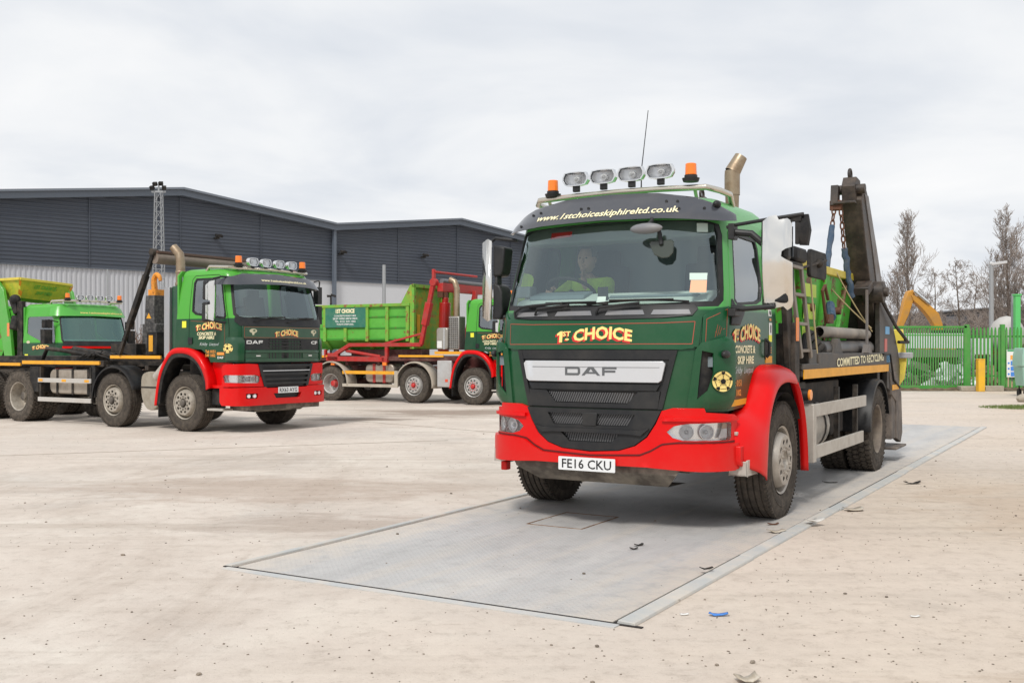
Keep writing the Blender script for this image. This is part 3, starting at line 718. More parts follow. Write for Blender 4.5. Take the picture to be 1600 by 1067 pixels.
# background shed behind fence (right)
sh = thing('distant_shed', 'low dark shed with shallow curved roof beyond the fence', 'shed', (fx(1540, 88), 88, 0), R(4))
pr = [(-4.6+.92*i, 4.55+.55*math.sin(PI*i/20)) for i in range(0, 21)]
MB().prism([(a, b-.02) for a, b in pr]+[(13.8, 0), (-4.6, 0)], 'xz', 0, 14).build('wall', mat('shed_wall', (.045, .048, .055), .7, var=.3), sh, smooth=0)
b_ = MB(); b_.loft([[(a, -.3, b+.12) for a, b in pr], [(a, 14.2, b+.12) for a, b in pr]]); o = b_.build('roof', mat('shed_roof', (.16, .17, .19), .5), sh); s_ = o.modifiers.new('s', 'SOLIDIFY'); s_.thickness = .12
for k in range(6): MB().bx((-3.5+2.8*k, -.06, 2.4), (-2.1+2.8*k, -.002, 4.3)).build('panel', mat('shed_panel', (.10, .10, .11), .6), sh, smooth=0)

# ---------------- excavator behind the gate
EY = mat('digger_yellow', (.55, .25, .02), .45, dirt=(.25, .18, .1), damt=.5, dscale=2)
ex = thing('excavator', 'yellow excavator with raised bent boom behind the green gate', 'excavator', (fx(1440, 46), 46, 0), 0, 1.0)
k_ = 46/1620
def e(u, v): return ((u-1440)*k_, 1.5+(546-v)*k_)
def arm_poly(pts, y0, y1, nm):
    MB().prism([e(*q) for q in pts], 'xz', y0, y1).build(nm, EY, ex, bevel=.03)
arm_poly([(1402, 512), (1411, 470), (1417, 455), (1425, 453), (1428, 461), (1424, 474), (1418, 492), (1408, 514)], -.18, .18, 'stick')
arm_poly([(1421, 461), (1431, 463), (1450, 477), (1464, 490), (1470, 508), (1472, 530), (1460, 530), (1456, 508), (1448, 495), (1438, 483), (1424, 470)], -.25, .15, 'boom')
MB().cyl((e(1424, 455)[0], -.3, e(1424, 455)[1]), (e(1447, 474)[0], -.3, e(1447, 474)[1]), .07, n=10).build('ram', CHROME, ex)
MB().bx((.2, -1.2, .75), (3.2, 1.2, 1.6)).bx((2.2, -1.2, 1.6), (3.2, 1.2, 1.9)).build('body', EY, ex, bevel=.08)
MB().bx((.2, -1.2, 1.6), (1.5, -.3, 2.35)).build('cab', BLKM, ex, bevel=.08)
for y_ in (-1.1, 1.1): MB().prism([(-.3, .05), (2.9, .05), (3.2, .4), (2.9, .75), (-.3, .75), (-.6, .4)], 'xz', y_-.25, y_+.25).build('track', BLKM, ex, bevel=.05)
# rubbish piles behind fence
def pile(name, label, u, Y, wx, h, m, seed, cat='heap', n=60):
    r_ = random.Random(seed); b_ = MB()
    for i in range(n):
        a = r_.uniform(-1, 1); hh = h*(1-a*a)*r_.random(); s_ = r_.uniform(.08, .28)
        b_.box((a*wx, r_.uniform(-.5, .5), hh), (s_*2, s_, s_*.8), (r_.uniform(0, 3), r_.uniform(0, 3), r_.uniform(0, 3)))
    o = b_.build(name, m, smooth=0); o.location = (fx(u, Y), Y, 0); return tag(o, label, cat)
pile('rubble_heap', 'grey broken rubble heap behind the left half of the green gate', 1425, 41, 1.2, .9, mat('rubble', (.20, .18, .16), .9, var=.5), 1)
pile('scrap_heap', 'heap of pale torn sheets behind the right half of the green gate', 1485, 40.6, 1.0, .8, mat('pale_scrap', (.5, .52, .53), .8, var=.5), 2)
pile('scrap_heap', 'low mixed scrap heap behind the palisade beside the yellow bollard', 1540, 40.8, 1.0, .8, mat('mixed_scrap', (.28, .2, .14), .9, var=.6), 3)
pile('earth_mound', 'brown earth mound further back beyond the gate', 1460, 52, 5.0, 1.9, mat('earth', (.10, .075, .05), .95, var=.5), 4, 'mound', 420)
o = MB().sphere((0, 0, 2.1), .75, (1, .8, 1.1), 12, 8).build('wrapped_bale', mat('bale_white', (.42, .41, .39), .8, var=.2, bump=.5, bscale=4)); o.location = (fx(1573, 44), 44, 0); tag(o, 'rounded pale bale showing above the palisade fence', 'bale')
o = MB().bx((-.5, -.3, 1.55), (1.9, .3, 2.15)).bx((-.4, -.2, 0), (-.3, .2, 1.55)).bx((1.7, -.2, 0), (1.8, .2, 1.55)).build('white_trailer', mat('trailer_white', (.6, .62, .63), .6), smooth=0); o.location = (fx(1432, 42), 42, 0); tag(o, 'white panelled trailer seen through the gate bars', 'trailer')
o = MB().bx((-.4, -.3, 1.3), (.4, .3, 1.95)).bx((-.4, -.3, 0), (-.3, .3, 1.3)).bx((.3, -.3, 0), (.4, .3, 1.3)).build('white_cabinet', mat('trailer_white', (.6, .62, .63), .6), smooth=0); o.location = (fx(1530, 42), 42, 0); tag(o, 'white cabinet seen through the palisade beside the bollard', 'cabinet')

# ---------------- bare trees

BARK = mat('bark', (.11, .085, .065), .9, var=.3, dscale=1)
TWIG = mat('twigs', (.26, .22, .195), .9, var=.25, dscale=.5)
def tree(u, Y, vtop, spread, label, kind='poplar', seed=1, dens=1.0, lean=0, name='bare_tree'):
    r_ = random.Random(seed); x_, y_ = gp(u, Y); H_ = 1.5+(546-vtop)*Y/1620
    root = thing(name, label, 'tree', (x_, y_, 0), r_.uniform(0, 6), group='bare winter trees')
    tk, cr_ = MB(), MB()
    path = [V((lean*t*t*H_*.1+.12*math.sin(5*t+seed), .1*math.cos(4*t+seed), H_*t)) for t in [i/14 for i in range(15)]]
    r0 = .016*H_
    tk.tube(path, [max(.02, r0*(1-i/14*.93)) for i in range(15)], 6)
    def limb(p, d, L, r, lvl):
        n = 5; q = [p]; dd = d.copy(); up = .22 if kind == 'poplar' else .06
        for i in range(n):
            dd = (dd+V((r_.gauss(0, .10), r_.gauss(0, .10), up*(.6 if lvl else 1)+r_.gauss(0, .05)))).normalized()
            q.append(q[-1]+dd*L/n)
        cr_.tube(q, [max(.009, r*(1-i/n*.8)) for i in range(n+1)], 4 if lvl == 0 else 3, caps=False)
        if lvl < 2:
            m = int((8 if lvl == 0 else 5)*dens)
            for k in range(m):
                t = r_.uniform(.18, .98)*n; i = min(n-1, int(t)); pp = q[i].lerp(q[i+1], t-i); ax = (q[i+1]-q[i]).normalized()
                o_ = ax.orthogonal(); o_.rotate(Matrix.Rotation(r_.uniform(0, 2*PI), 3, ax)); an = r_.uniform(.3, .75) if kind == 'poplar' else r_.uniform(.5, 1.0)
                limb(pp, (ax*math.cos(an)+o_*math.sin(an)).normalized(), L*r_.uniform(.28, .5), r*.42, lvl+1)
    nl = int((46 if kind == 'poplar' else 34)*dens)
    for k in range(nl):
        t = r_.uniform(.12 if kind == 'poplar' else .25, .97); i = min(13, int(t*14)); p_ = path[i].lerp(path[i+1], t*14-i); a = r_.uniform(0, 2*PI)
        if kind == 'poplar':
            el = r_.uniform(.75, 1.2); L_ = spread*(1.25-.95*t)*r_.uniform(.8, 1.5)*1.9
        else:
            el = r_.uniform(.2, .8); L_ = spread*(1.15-.8*t)*r_.uniform(.6, 1.2)*1.2
        limb(p_, V((math.cos(a)*math.cos(el), math.sin(a)*math.cos(el), math.sin(el))), L_, r0*.35*(1.1-t), 0)
    tk.build('trunk', BARK, root); cr_.build('crown', TWIG, root, smooth=0, merge=0)
    return root
tree(1420, 68, 352, 1.40, 'tall slender bare poplar rising directly behind the yellow excavator boom', seed=3, dens=1.1)
tree(1404, 62, 425, 1.5, 'short bushy bare tree left of the tallest poplar, close to the truck', 'broad', 5)
tree(1458, 72, 425, 1.7, 'open branched small bare tree just right of the tall poplar', 'broad', 7)
tree(1496, 66, 410, 1.6, 'rounded thin bare tree midway between the two tall poplars', 'broad', 9)
tree(1524, 74, 430, 1.7, 'low bare tree just left of the street lamp', 'broad', 12)
tree(1574, 64, 350, 1.40, 'tall narrow bare poplar behind the street lamp at the right', seed=21, dens=1.15)
tree(1553, 70, 408, 1.2, 'mid-height bare poplar tucked against the lamp post', seed=23)
tree(1604, 62, 390, 1.7, 'bare branching tree cut by the right picture edge', 'broad', 31, 1.1)
tree(1440, 80, 470, 1.8, 'lowest bare tree behind the excavator boom', 'broad', 41)
def thicket(name, label, u, Y, wx, h, seed, m, n=260, dy=.8):
    r_ = random.Random(seed); b_ = MB()
    for i in range(n):
        x0_ = r_.uniform(-wx, wx); y0_ = r_.uniform(-dy, dy); hh = h*r_.uniform(.5, 1)
        p = [V((x0_, y0_, 0))]; d = V((r_.gauss(0, .25), r_.gauss(0, .25), 1))
        for k in range(4): d += V((r_.gauss(0, .3), r_.gauss(0, .3), 0)); p.append(p[-1]+d.normalized()*hh/4)
        b_.tube(p, [.014, .012, .01, .008, .006], 3, caps=False)
        for k in range(5):
            c_ = p[r_.randint(1, 4)]; d_ = V((r_.gauss(0, 1), r_.gauss(0, 1), r_.gauss(.3, .6))).normalized()*r_.uniform(.15, .4)
            b_.tube([c_, c_+d_*.6, c_+d_+V((0, 0, .05))], [.008, .006, .004], 3, caps=False)
    o = b_.build(name, m, smooth=0, merge=0); o.location = (fx(u, Y), Y, 0); return tag(o, label, 'thicket')
thicket('bramble_thicket', 'brown leafless bramble thicket between two trucks at the left', 190, 34, 1.7, 2.5, 8, mat('bramble', (.20, .115, .07), .95, var=.6), 420)
thicket('hedge_thicket', 'brown tangled leafless hedge beyond the green gate and palisade', 1500, 58, 7.5, 3.3, 9, mat('hedge', (.15, .11, .085), .95, var=.5), 1500, 1.5)

thicket('undergrowth_thicket', 'dense dark brown undergrowth right behind the green gate and fence', 1480, 43, 3.6, 1.7, 19, mat('undergrowth', (.07, .055, .04), .95, var=.6), 1700, 1.2)

# ================================================================== WHEELS
TR = .522
def tyre_mesh(kind, w=.29, n=80):
    b = MB(); h = w/2; top = TR
    prof = [(-h*.78, .300), (-h*.92, .315), (-h*1.02, .37), (-h*1.03, .43), (-h*.97, .485), (-h*.88, top-.014), (-h*.80, top-.003)]
    if kind == 'front':
        gs = [-.56, -.19, .19, .56]
        pr = [(-h*.8, top-.003)]
        for g in gs:
            a = g*h
            pr += [(a-.0075, top+.001-.008*abs(g)), (a-.0055, top-.014), (a+.0055, top-.014), (a+.0075, top+.001-.008*abs(g))]
        prof += pr[1:]
    else:
        prof += [(-h*.5, top-.016), (h*.5, top-.016)]
    prof += [(h*.80, top-.003), (h*.88, top-.014), (h*.97, .485), (h*1.03, .43), (h*1.02, .37), (h*.92, .315), (h*.78, .300), (h*.7, .285), (-h*.7, .285)]
    b.lathe(prof, n=n, close=True)
    if kind == 'front':
        # shoulder and rib sipes
        for k in range(76):
            t = 2*PI*k/76
            for a in (-.87*h, .87*h):
                b.box((math.cos(t)*(top-.016), a, math.sin(t)*(top-.016)), (.03, .03, .012), (0, -t, 0))
    else:
        N = 46
        for k in range(N):
            for j, (a, ph) in enumerate(((-.76, 0), (-.27, .5), (.27, 0), (.76, .5))):
                t = 2*PI*(k+ph)/N; sk = (.35 if j % 2 else -.35)
                m = Matrix.Rotation(-t, 4, 'Y') @ Matrix.Translation((top-.008, a*h, 0)) @ Matrix.Rotation(sk, 4, 'X') @ Matrix.Diagonal((.022, .42*h, .050, 1))
                bmesh.ops.create_cube(b.bm, size=1, matrix=m)
    # raised lettering band on the side wall
    b.lathe([(h*1.035, .40), (h*1.055, .405), (h*1.055, .41), (h*1.035, .415)], n=n); b.lathe([(-h*1.035, .40), (-h*1.055, .405), (-h*1.055, .41), (-h*1.035, .415)], n=n)
    return b
def disc_holes(b, r_in, r_out, a, holes, th=.01, dome=0):
    poly = ell(0, 0, r_out, r_out, 40); hs = []
    if r_in: hs.append(ell(0, 0, r_in, r_in, 28))
    for (n, r, rx, ry, ph) in holes:
        for k in range(n):
            t = 2*PI*(k+ph)/n; e_ = ell(0, 0, rx, ry, 12)
            hs.append([(math.cos(t)*(r+x)-math.sin(t)*y, math.sin(t)*(r+x)+math.cos(t)*y) for x, y in e_])
    b.patch(poly, lambda u, v, o: V((u, a+o-dome*(u*u+v*v), v)), 0, th, hs, ga=0, gb=0)
_wc = {}
def wheel(root, x, yo, sg, kind='front', rim=RIM, hub=None, tyre=TYRE, dual=False, w=.29):
    key = (kind, rim.name, hub.name if hub else '', tyre.name, w)
    if key not in _wc:
        b = MB()
        if kind == 'front':
            b.lathe([(-.12, .292), (.115, .292), (.135, .302), (.125, .285), (.10, .278), (.02, .266), (.015, .25)], n=48)
            b.lathe([(-.02, .262), (.06, .258), (.11, .246), (.15, .230), (.166, .220), (.166, .205)], n=48)
            b.lathe([(.03, .001), (.03, .215)], n=40); disc_holes(b, .085, .212, .167, [(10, .168, .024, .030, 0)], .008)
            disc_holes(b, 0, .262, .0, [(10, .225, .03, .02, .5)], .012)
        else:
            b.lathe([(-.12, .292), (.115, .292), (.135, .302), (.125, .283), (.10, .276), (-.04, .262), (-.10, .25), (-.115, .20)], n=48)
            disc_holes(b, 0, .255, -.105, [(10, .205, .024, .03, 0)], .012)
            for k in range(10):
                t = 2*PI*(k+.5)/10; b.cyl((math.cos(t)*.155, -.105, math.sin(t)*.155), (math.cos(t)*.155, -.06, math.sin(t)*.155), .014, n=6)
        r0 = b.build('wheel', rim, None, smooth=30)
        c = MB()
        if kind == 'front':
            c.lathe([(.10, .001), (.10, .05), (.125, .07), (.145, .082), (.158, .088)] if not hub else [(.205, .001), (.205, .045), (.195, .062), (.15, .068), (.14, .09)], n=28)
            for k in range(10):
                t = 2*PI*(k+.5)/10; c.cyl((math.cos(t)*.118, .163, math.sin(t)*.118), (math.cos(t)*.118, .185, math.sin(t)*.118), .013, n=6)
        else:
            c.lathe([(.04, .001), (.04, .07), (.03, .088), (-.05, .095), (-.10, .13)], n=28)
            for k in range(8):
                t = 2*PI*k/8; c.cyl((math.cos(t)*.062, .03, math.sin(t)*.062), (math.cos(t)*.062, .048, math.sin(t)*.062), .009, n=6)
        c.build('hub', hub or rim, r0, smooth=30)
        tyre_mesh(kind, w).build('tyre', tyre, r0, smooth=30)
        r0.parent = root; _wc[key] = r0; o = r0
    else: o = copy_tree(_wc[key], root)
    o.location = (x, yo-sg*(w/2+.01), TR); o.rotation_euler = (0, R(17*(x*7 % 5)), 0 if sg > 0 else PI)
    if dual:
        wheel(root, x, yo-sg*(w+.05), sg, kind, rim, hub, tyre, False, w)
    return o

def frame_strip(poly_out, poly_in, fn, off, th, b=None, ga=.1, gb=.25):
    b = b or MB(); b.patch(poly_out, fn, off, th, [poly_in], ga, gb); return b
def outline(b, pts, fn, off, wd, closed=True, th=0.0):
    """a painted line of width wd following 2D points"""
    n = len(pts)
    for i in range(n if closed else n-1):
        p, q = V(pts[i]), V(pts[(i+1) % n]); d = (q-p); L = d.length
        if L < 1e-6: continue
        d /= L; nn_ = V((-d.y, d.x))*wd/2; e_ = d*wd/2*0
        m = max(1, int(L/.08))
        for k in range(m):
            a, c = p+d*L*k/m, p+d*L*(k+1)/m
            qd = [b.bm.verts.new(fn(v.x, v.y, off)) for v in (a-nn_, c-nn_, c+nn_, a+nn_)]; b.bm.faces.new(qd)
    return b
def logo_choice(root, fn, a, z, W, H, mcream=CREAM, off=.004, name='company_name', arch=None):
    """1ST CHOICE signwriting: cream letters with a red drop shadow, arched"""
    arch = H*.22 if arch is None else arch
    for m, dx_, dz_, o_ in ((LRED, -.017*W/.7, -.013*W/.7, 0), (mcream, 0, 0, .0015)):
        b = MB()
        b.patch([(a-W*.49+dx_+W*.085*u_, z+dz_-H*.02+H*.80*v_) for u_, v_ in ((.42, 0), (.92, 0), (.92, 1), (.55, 1), (.0, .78), (.06, .58), (.42, .68))], fn, off+o_, 0, ga=.06, gb=0)
        b.text('ST', fn, a-W*.355+dx_*.6, z+dz_*.6+H*.42, W*.11, H*.36, off+o_, bold=.03, ga=.06)
        b.patch(ell(a-W*.345+dx_*.6, z+dz_*.6+H*.20, W*.028, H*.075, 12), fn, off+o_, 0, ga=0, gb=0)
        b.text('CHOICE', fn, a+W*.12+dx_, z+dz_, W*.76, H*.82, off+o_, bold=.035, arch=arch, ga=.06)
        b.build(name if m is mcream else name+'_shadow', m, root, smooth=0)
def script(root, fn, a, z, W, H, off=.004, m=WHITEG):
    b = MB(); b.text('Kirkby', fn, a-W*.27, z-H*.1, W*.42, H, off, bold=-.005, shear=.45, ga=0); b.text('Liverpool', fn, a+W*.27, z-H*.1, W*.50, H*.95, off, bold=-.005, shear=.45, ga=0)
    b.build('town_script', m, root, smooth=0)
def football(root, fn, a, z, r, off=.004, ax=1.):
    b = MB(); b.patch(ell(a, z, r*ax, r, 24), fn, off, 0, ga=0, gb=0); o = b.build('football_emblem', CREAM, root, smooth=0)
    b = MB(); b.patch([(a+r*ax*.30*math.sin(2*PI*k/5), z+r*.30*math.cos(2*PI*k/5)) for k in range(5)], fn, off+.002, 0, ga=0, gb=0)
    for k in range(5):
        t = 2*PI*k/5; cx, cz = math.sin(t), math.cos(t)
        b.patch([(a+ax*r*(.74*cx+.20*math.cos(t)*s1+.22*cx*s2), z+r*(.74*cz-.20*math.sin(t)*s1+.22*cz*s2)) for s1, s2 in ((-.8, .1), (-.95, 1.0), (.95, 1.0), (.8, .1), (0, -.6))], fn, off+.002, 0, ga=0, gb=0)
        outline(b, [(a+ax*r*.34*cx, z+r*.34*cz), (a+ax*r*.55*cx, z+r*.55*cz)], fn, off+.002, r*.06, False)
        t2 = 2*PI*(k+.5)/5
        outline(b, [(a+ax*r*(.74*cx+.2*math.cos(t)), z+r*(.74*cz-.2*math.sin(t))), (a+ax*r*(.74*math.sin(2*PI*(k+1)/5)-.2*ax*math.cos(2*PI*(k+1)/5)), z+r*(.74*math.cos(2*PI*(k+1)/5)+.2*math.sin(2*PI*(k+1)/5)))], fn, off+.002, r*.05, False)
    b.build('emblem_patches', DARK, o, smooth=0)
def plate(root, x0, z0, txt, w=.52, h=.111, y=0):
    fn = plane_fn((x0, y, z0+h/2), (0, 1, 0), (0, 0, 1))
    # u x v must point forward (+x)
    p = MB().patch(rrect(-w/2, -h/2, w/2, h/2, .008), fn, .0, .006, ga=0, gb=0).build('number_plate', mat('plate_white', (.72, .73, .73), .3), root, smooth=0)
    b = MB(); b.text(txt, fn, 0, -.0385, w*.87, .077, .0015, bold=.012, ga=0)
    b.build('plate_characters', mat('plate_black', (.01, .01, .01), .5), p, smooth=0)
def beacon(root, x, y, z, s=1, tilt=0):
    o = MB().cyl((x, y, z), (x, y, z+.03*s), .065*s, .075*s, 20).cyl((x, y, z+.03*s), (x, y, z+.055*s), .055*s, n=20).build('beacon', BLK, root, smooth=30)
    MB().cyl((x, y, z+.055*s), (x, y, z+.155*s), .05*s, .046*s, 20).build('beacon_lens', ORANGE, o, bevel=.006*s, smooth=30)
def spot(root, x, y, z, w=.21, h=.125, chrome=CHROME):
    """oblong roof spotlight facing forward"""
    fn = plane_fn((x, y, z), (0, 1, 0), (0, 0, 1))
    sh = [(-.5, -.12), (-.40, -.42), (-.2, -.5), (.2, -.5), (.40, -.42), (.5, -.12), (.5, .12), (.42, .44), (.2, .5), (-.2, .5), (-.42, .44), (-.5, .12)]
    P_ = [(a*w, b*h) for a, b in sh]; Q_ = [(a*.9, b*.88) for a, b in P_]
    b = MB(); rows = [[fn(a*k, c*k, o) for a, c in P_] for k, o in ((.35, -.12), (.8, -.09), (1.0, -.03), (1.0, .012))]; b.loft(rows, closed=True)
    b.bm.faces.new(b.bm.verts[:][0:12])
    b.patch(P_, fn, .016, .006, [Q_], ga=0, gb=0)
    o = b.build('spotlight', chrome, root, smooth=30)
    b = MB(); b.patch(Q_, lambda a, c, of: fn(a, c, -.01-.05*max(0, 1-(a/(w*.46))**2)+of), 0, 0, ga=w/12, gb=h/8)
    b.build('reflector', REFL, o, smooth=60)
    b = MB(); b.sphere(tuple(fn(0, 0, -.025)), .018); b.cyl(tuple(fn(0, 0, -.05)), tuple(fn(0, 0, -.02)), .03, n=12); b.build('bulb', BULB, o)
    b = MB(); b.patch(Q_, lambda a, c, of: fn(a, c, .010+.012*(1-(a/(w*.5))**2)+of), 0, 0, ga=w/8, gb=h/6)
    for k in range(-3, 4):
        outline(b, [(k*w*.11, -h*.40), (k*w*.11, h*.40)], fn, .022, .003, False)
    b.build('lens', GLASSC, o, smooth=60)
    MB().bx((x-.04, y-.03, z-h*.5-.05), (x+.0, y+.03, z-h*.45)).build('bracket', BLK, o, bevel=.005)
def torus(b, c, R_, r, axis_u, axis_v, n=28, m=8):
    c, u, v = V(c), V(axis_u).normalized(), V(axis_v).normalized()
    b.tube([c+u*R_*math.cos(2*PI*k/n)+v*R_*math.sin(2*PI*k/n) for k in range(n)], r, m, close=True); return b
def chain(b, p, q, pitch=.06, r=.008, w=.018):
    p, q = V(p), V(q); d = q-p; L = d.length; d.normalize(); a = d.orthogonal().normalized(); c = d.cross(a); n = max(2, int(L/pitch))
    for i in range(n):
        m = p+d*(L*(i+.5)/n); s_ = a if i % 2 else c
        pts = [m+d*(.62*L/n)*math.cos(2*PI*k/10)+s_*w*math.sin(2*PI*k/10) for k in range(10)]
        b.tube(pts, r, 5, close=True)
    return b

# ================================================================== FRONT TRUCK (skip loader on the weighbridge)
MO = (1.348, 9.817, 0); MT = R(239.6)
T = thing('skip_lorry', 'large dark green and red skip loader lorry with driver, standing on the weighbridge', 'lorry', MO, MT, 1, group='company lorries in the yard')
planM = [(1.352, 0), (1.349, .2), (1.338, .4), (1.312, .6), (1.270, .78), (1.190, .935), (1.07, 1.03), (.93, 1.066), (.75, 1.07), (.3, 1.07), (-.32, 1.07)]
SM = Surf(planM, [(.4, 0), (1.5, 0), (1.74, .035), (1.84, .075), (2.62, .27), (2.80, .37)], [(1.75, 0), (2.0, .02), (2.62, .10), (2.9, .16)])
SY, SX, PM, FM = SM.sy, SM.sx, SM.P, SM.Fr
SL, SR_ = SM.side(1), SM.side(-1)
ZT = 2.60
# cab shell
half = [(0, 1.0), (SX(1.0), 1.0), (SX(.60), 1.02), (SX(.52), 1.12), (SX(.38), 1.29), (SX(.2), 1.35), (SX(-.32), 1.35), (SX(-.32), ZT), (0, ZT)]
ws = [(SY(.5), 1.83), (SY(1.0), 1.85), (SY(1.028), 1.90), (SY(1.03), 2.45), (SY(1.015), 2.54), (SY(.93), 2.565), (0, 2.59)]
ws_loop = [(-a, b) for a, b in reversed(ws[:-1])]+ws
door = [(1.0, 1.015), (.615, 1.035), (.535, 1.13), (.395, 1.305), (.20, 1.365), (-.17, 1.365), (-.17, 2.42), (-.10, 2.54), (.97, 2.54), (1.0, 2.48)]
def rev(sg, poly): return [(sg*SX(x), z) for x, z in poly]
b = MB()
opening = lambda sg: [(sg*SX(x), z) for x, z in [(.99, 1.03), (.62, 1.05), (.545, 1.135), (.41, 1.315), (.21, 1.375), (-.16, 1.375), (-.16, 2.41), (-.095, 2.53), (.96, 2.53), (.99, 2.47)]]
b.patch(mir(half), PM, 0, .035, [ws_loop, opening(1), opening(-1)], ga=.06, gb=.2)
# roof dome: rings of the outline drawn inwards
us = [SX(-.32)*(-1+2*i/96) for i in range(97)]
rows = []
for z, off, dz in ((ZT, 0, 0), (2.66, -.010, 0), (2.72, -.035, 0), (2.765, -.075, 0), (2.79, -.13, 0), (2.80, -.25, .0), (2.805, -.45, .0)):
    row = []
    for u in us:
        p = PM(u, z, off); p.x = max(p.x, -.32+min(.2, -off)*.8); row.append(p)
    rows.append(row)
b.loft(rows)
top = [b.bm.verts.new(p) for p in [V((v.x*.985, v.y*.9, 2.806)) for v in rows[-1]]]
# close the roof with strips left-right
for i in range(48):
    q = [rows[-1][i], rows[-1][i+1], rows[-1][95-i], rows[-1][96-i]]
    vs_ = [b.bm.verts.new(p) for p in q]
    try: b.bm.faces.new(vs_)
    except ValueError: pass
for v in top: b.bm.verts.remove(v)
# back wall
b.bx((-.33, -1.06, 1.40), (-.30, 1.06, 2.60)); b.bx((-.33, -.88, 2.60), (-.30, .88, 2.72))
cab = b.build('cab_body', P_M, T, smooth=40)
MB().bx((-.28, -1.02, 1.36), (1.18, 1.02, 1.44)).bx((1.0, -.74, 1.40), (1.20, .74, 1.70)).build('cab_floor', INT, cab, smooth=0)
# interior lining
b = MB(); b.bx((-.29, -1.02, 1.45), (-.27, 1.02, 2.58)); b.bx((-.27, -.93, 2.60), (.85, .93, 2.62)); b.build('interior_lining', INT, cab, smooth=0)
# doors
for sg in (1, -1):
    fn = SM.side(sg)
    win = [(.935, 1.90), (.86, 1.865), (.25, 1.895), (.10, 1.93), (.03, 2.05), (.02, 2.40), (.07, 2.485), (.88, 2.495), (.935, 2.45)]
    b = MB(); b.patch(door, fn, .004, .035, [win], ga=.08, gb=.2); d = b.build('door', P_M, T, smooth=40, bevel=.004)
    win2 = [(.905, 1.92), (.85, 1.89), (.26, 1.92), (.125, 1.95), (.06, 2.06), (.05, 2.39), (.09, 2.455), (.87, 2.465), (.905, 2.43)]
    MB().patch([(x, z) for x, z in win], fn, .001, .02, [win2], ga=.1, gb=.2).build('window_seal', BLK, d)
    MB().patch(win2, fn, -.012, 0, ga=.1, gb=.3).build('side_window', GLASSD, d, smooth=60)
    MB().patch(rrect(-.045, 1.41, .06, 1.60, .03), fn, .008, .006, ga=0, gb=0).build('handle_recess', BLKM, d)
    b = MB(); b.tube([fn(.045, 1.43, .02), fn(.045, 1.46, .045), fn(.045, 1.56, .045), fn(.045, 1.585, .02)], .013, 8); b.build('door_handle', BLK, d)
    MB().patch([(.99, 1.033), (.61, 1.043), (.585, 1.09), (.99, 1.085)], fn, .010, .006, ga=.1, gb=0).build('yellow_strip', YEL, d, smooth=0)
    MB().patch([(.03, 1.378), (-.16, 1.378), (-.16, 1.44), (.03, 1.44)], fn, .010, .006, ga=0, gb=0).build('yellow_marker', YEL, d, smooth=0)
    # black plastic corner piece under the window
    MB().patch([(.985, 1.70), (.80, 1.70), (.70, 1.80), (.66, 1.87), (.93, 1.87), (.985, 1.92)], fn, .020, .02, ga=.1, gb=0).build('corner_trim', BLK, d, bevel=.008)
    b = MB()
    if sg == 1:
        logo_choice(d, lambda a, z, o: PM(a, z, o), (SX(.95)+SX(.19))/2, 1.560, .74, .14, off=.009, name='door_name')
        b.text('CONCRETE &', PM, SX(.61), 1.468, .54, .068, .009, bold=.035, ga=.1); b.text('SKIP HIRE', PM, SX(.60), 1.378, .44, .068, .009, bold=.035, ga=.1)
        b.build('door_lettering', CREAMW, d, smooth=0)
        script(d, PM, SX(.66), 1.29, .52, .075, .009)
        b = MB(); b.text('Tel: 0151', PM, SX(.845), 1.195, .25, .055, .009, bold=.03, ga=.1); b.text('549 1002', PM, SX(.855), 1.115, .25, .055, .009, bold=.03, ga=.1); b.build('telephone_number', LORNG, d, smooth=0)
        for k, (z0, z1, m_) in enumerate(((1.80, 1.86, WHITE), (1.63, 1.74, WHITE), (1.57, 1.63, YELB))):
            MB().patch([(-.075, z0), (-.155, z0), (-.155, z1), (-.075, z1)], fn, .010, .004, ga=0, gb=0).build('door_sticker', m_, d, smooth=0)
        b = MB(); b.patch(ell(-.115, 1.83, .022, .022, 12), fn, .012, 0, ga=0, gb=0); b.patch([(-.105, 1.65), (-.125, 1.65), (-.13, 1.71), (-.115, 1.725), (-.10, 1.71)], fn, .012, 0, ga=0, gb=0); b.build('sticker_symbol', BLKM, d, smooth=0)
        b = MB()
        for k in range(5): b.bx((0, 0, 0), (0, 0, 0)) if 0 else outline(b, [(-.085, 1.775-.012*k if k < 2 else 1.56-.022*k), (-.145, 1.775-.012*k if k < 2 else 1.56-.022*k)], fn, .009, .008, False)
        b.build('sticker_lines', LORNG, d, smooth=0)
    else: b.bm.free()
# windscreen: seal ring, glass, cowl
inn = [(a*.957, 1.83+(z-1.83)*.93+.045) for a, z in ws_loop]
MB().patch([(a*1.004, z+(.004 if z > 2 else -.004)) for a, z in ws_loop], PM, -.002, .03, [inn], ga=.07, gb=.2).build('windscreen_seal', BLK, T, smooth=50)
MB().patch([(a*.99, 1.84+(z-1.84)*.99) for a, z in ws_loop], PM, -.018, 0, ga=.06, gb=.15).build('windscreen', GLASS, T, smooth=60)
cowl = mir([(0, 1.745), (SY(.6), 1.755), (SY(.83), 1.775), (SY(.87), 1.83), (SY(.84), 1.872), (SY(.6), 1.868), (0, 1.862)])
MB().patch(cowl, PM, .006, .03, ga=.08, gb=0).build('wiper_cowl', BLK, T, bevel=.005)
b = MB()
for y0, y1 in ((-.80, -.45), (-.38, -.02), (.1, .45), (.5, .82)): b.patch([(SY(y0), 1.785), (SY(y1), 1.785), (SY(y1)-.02, 1.825), (SY(y0)+.02, 1.825)], PM, .012, .006, ga=.1, gb=0)
b.build('cowl_vent', GREYP, T, bevel=.003, split=True)
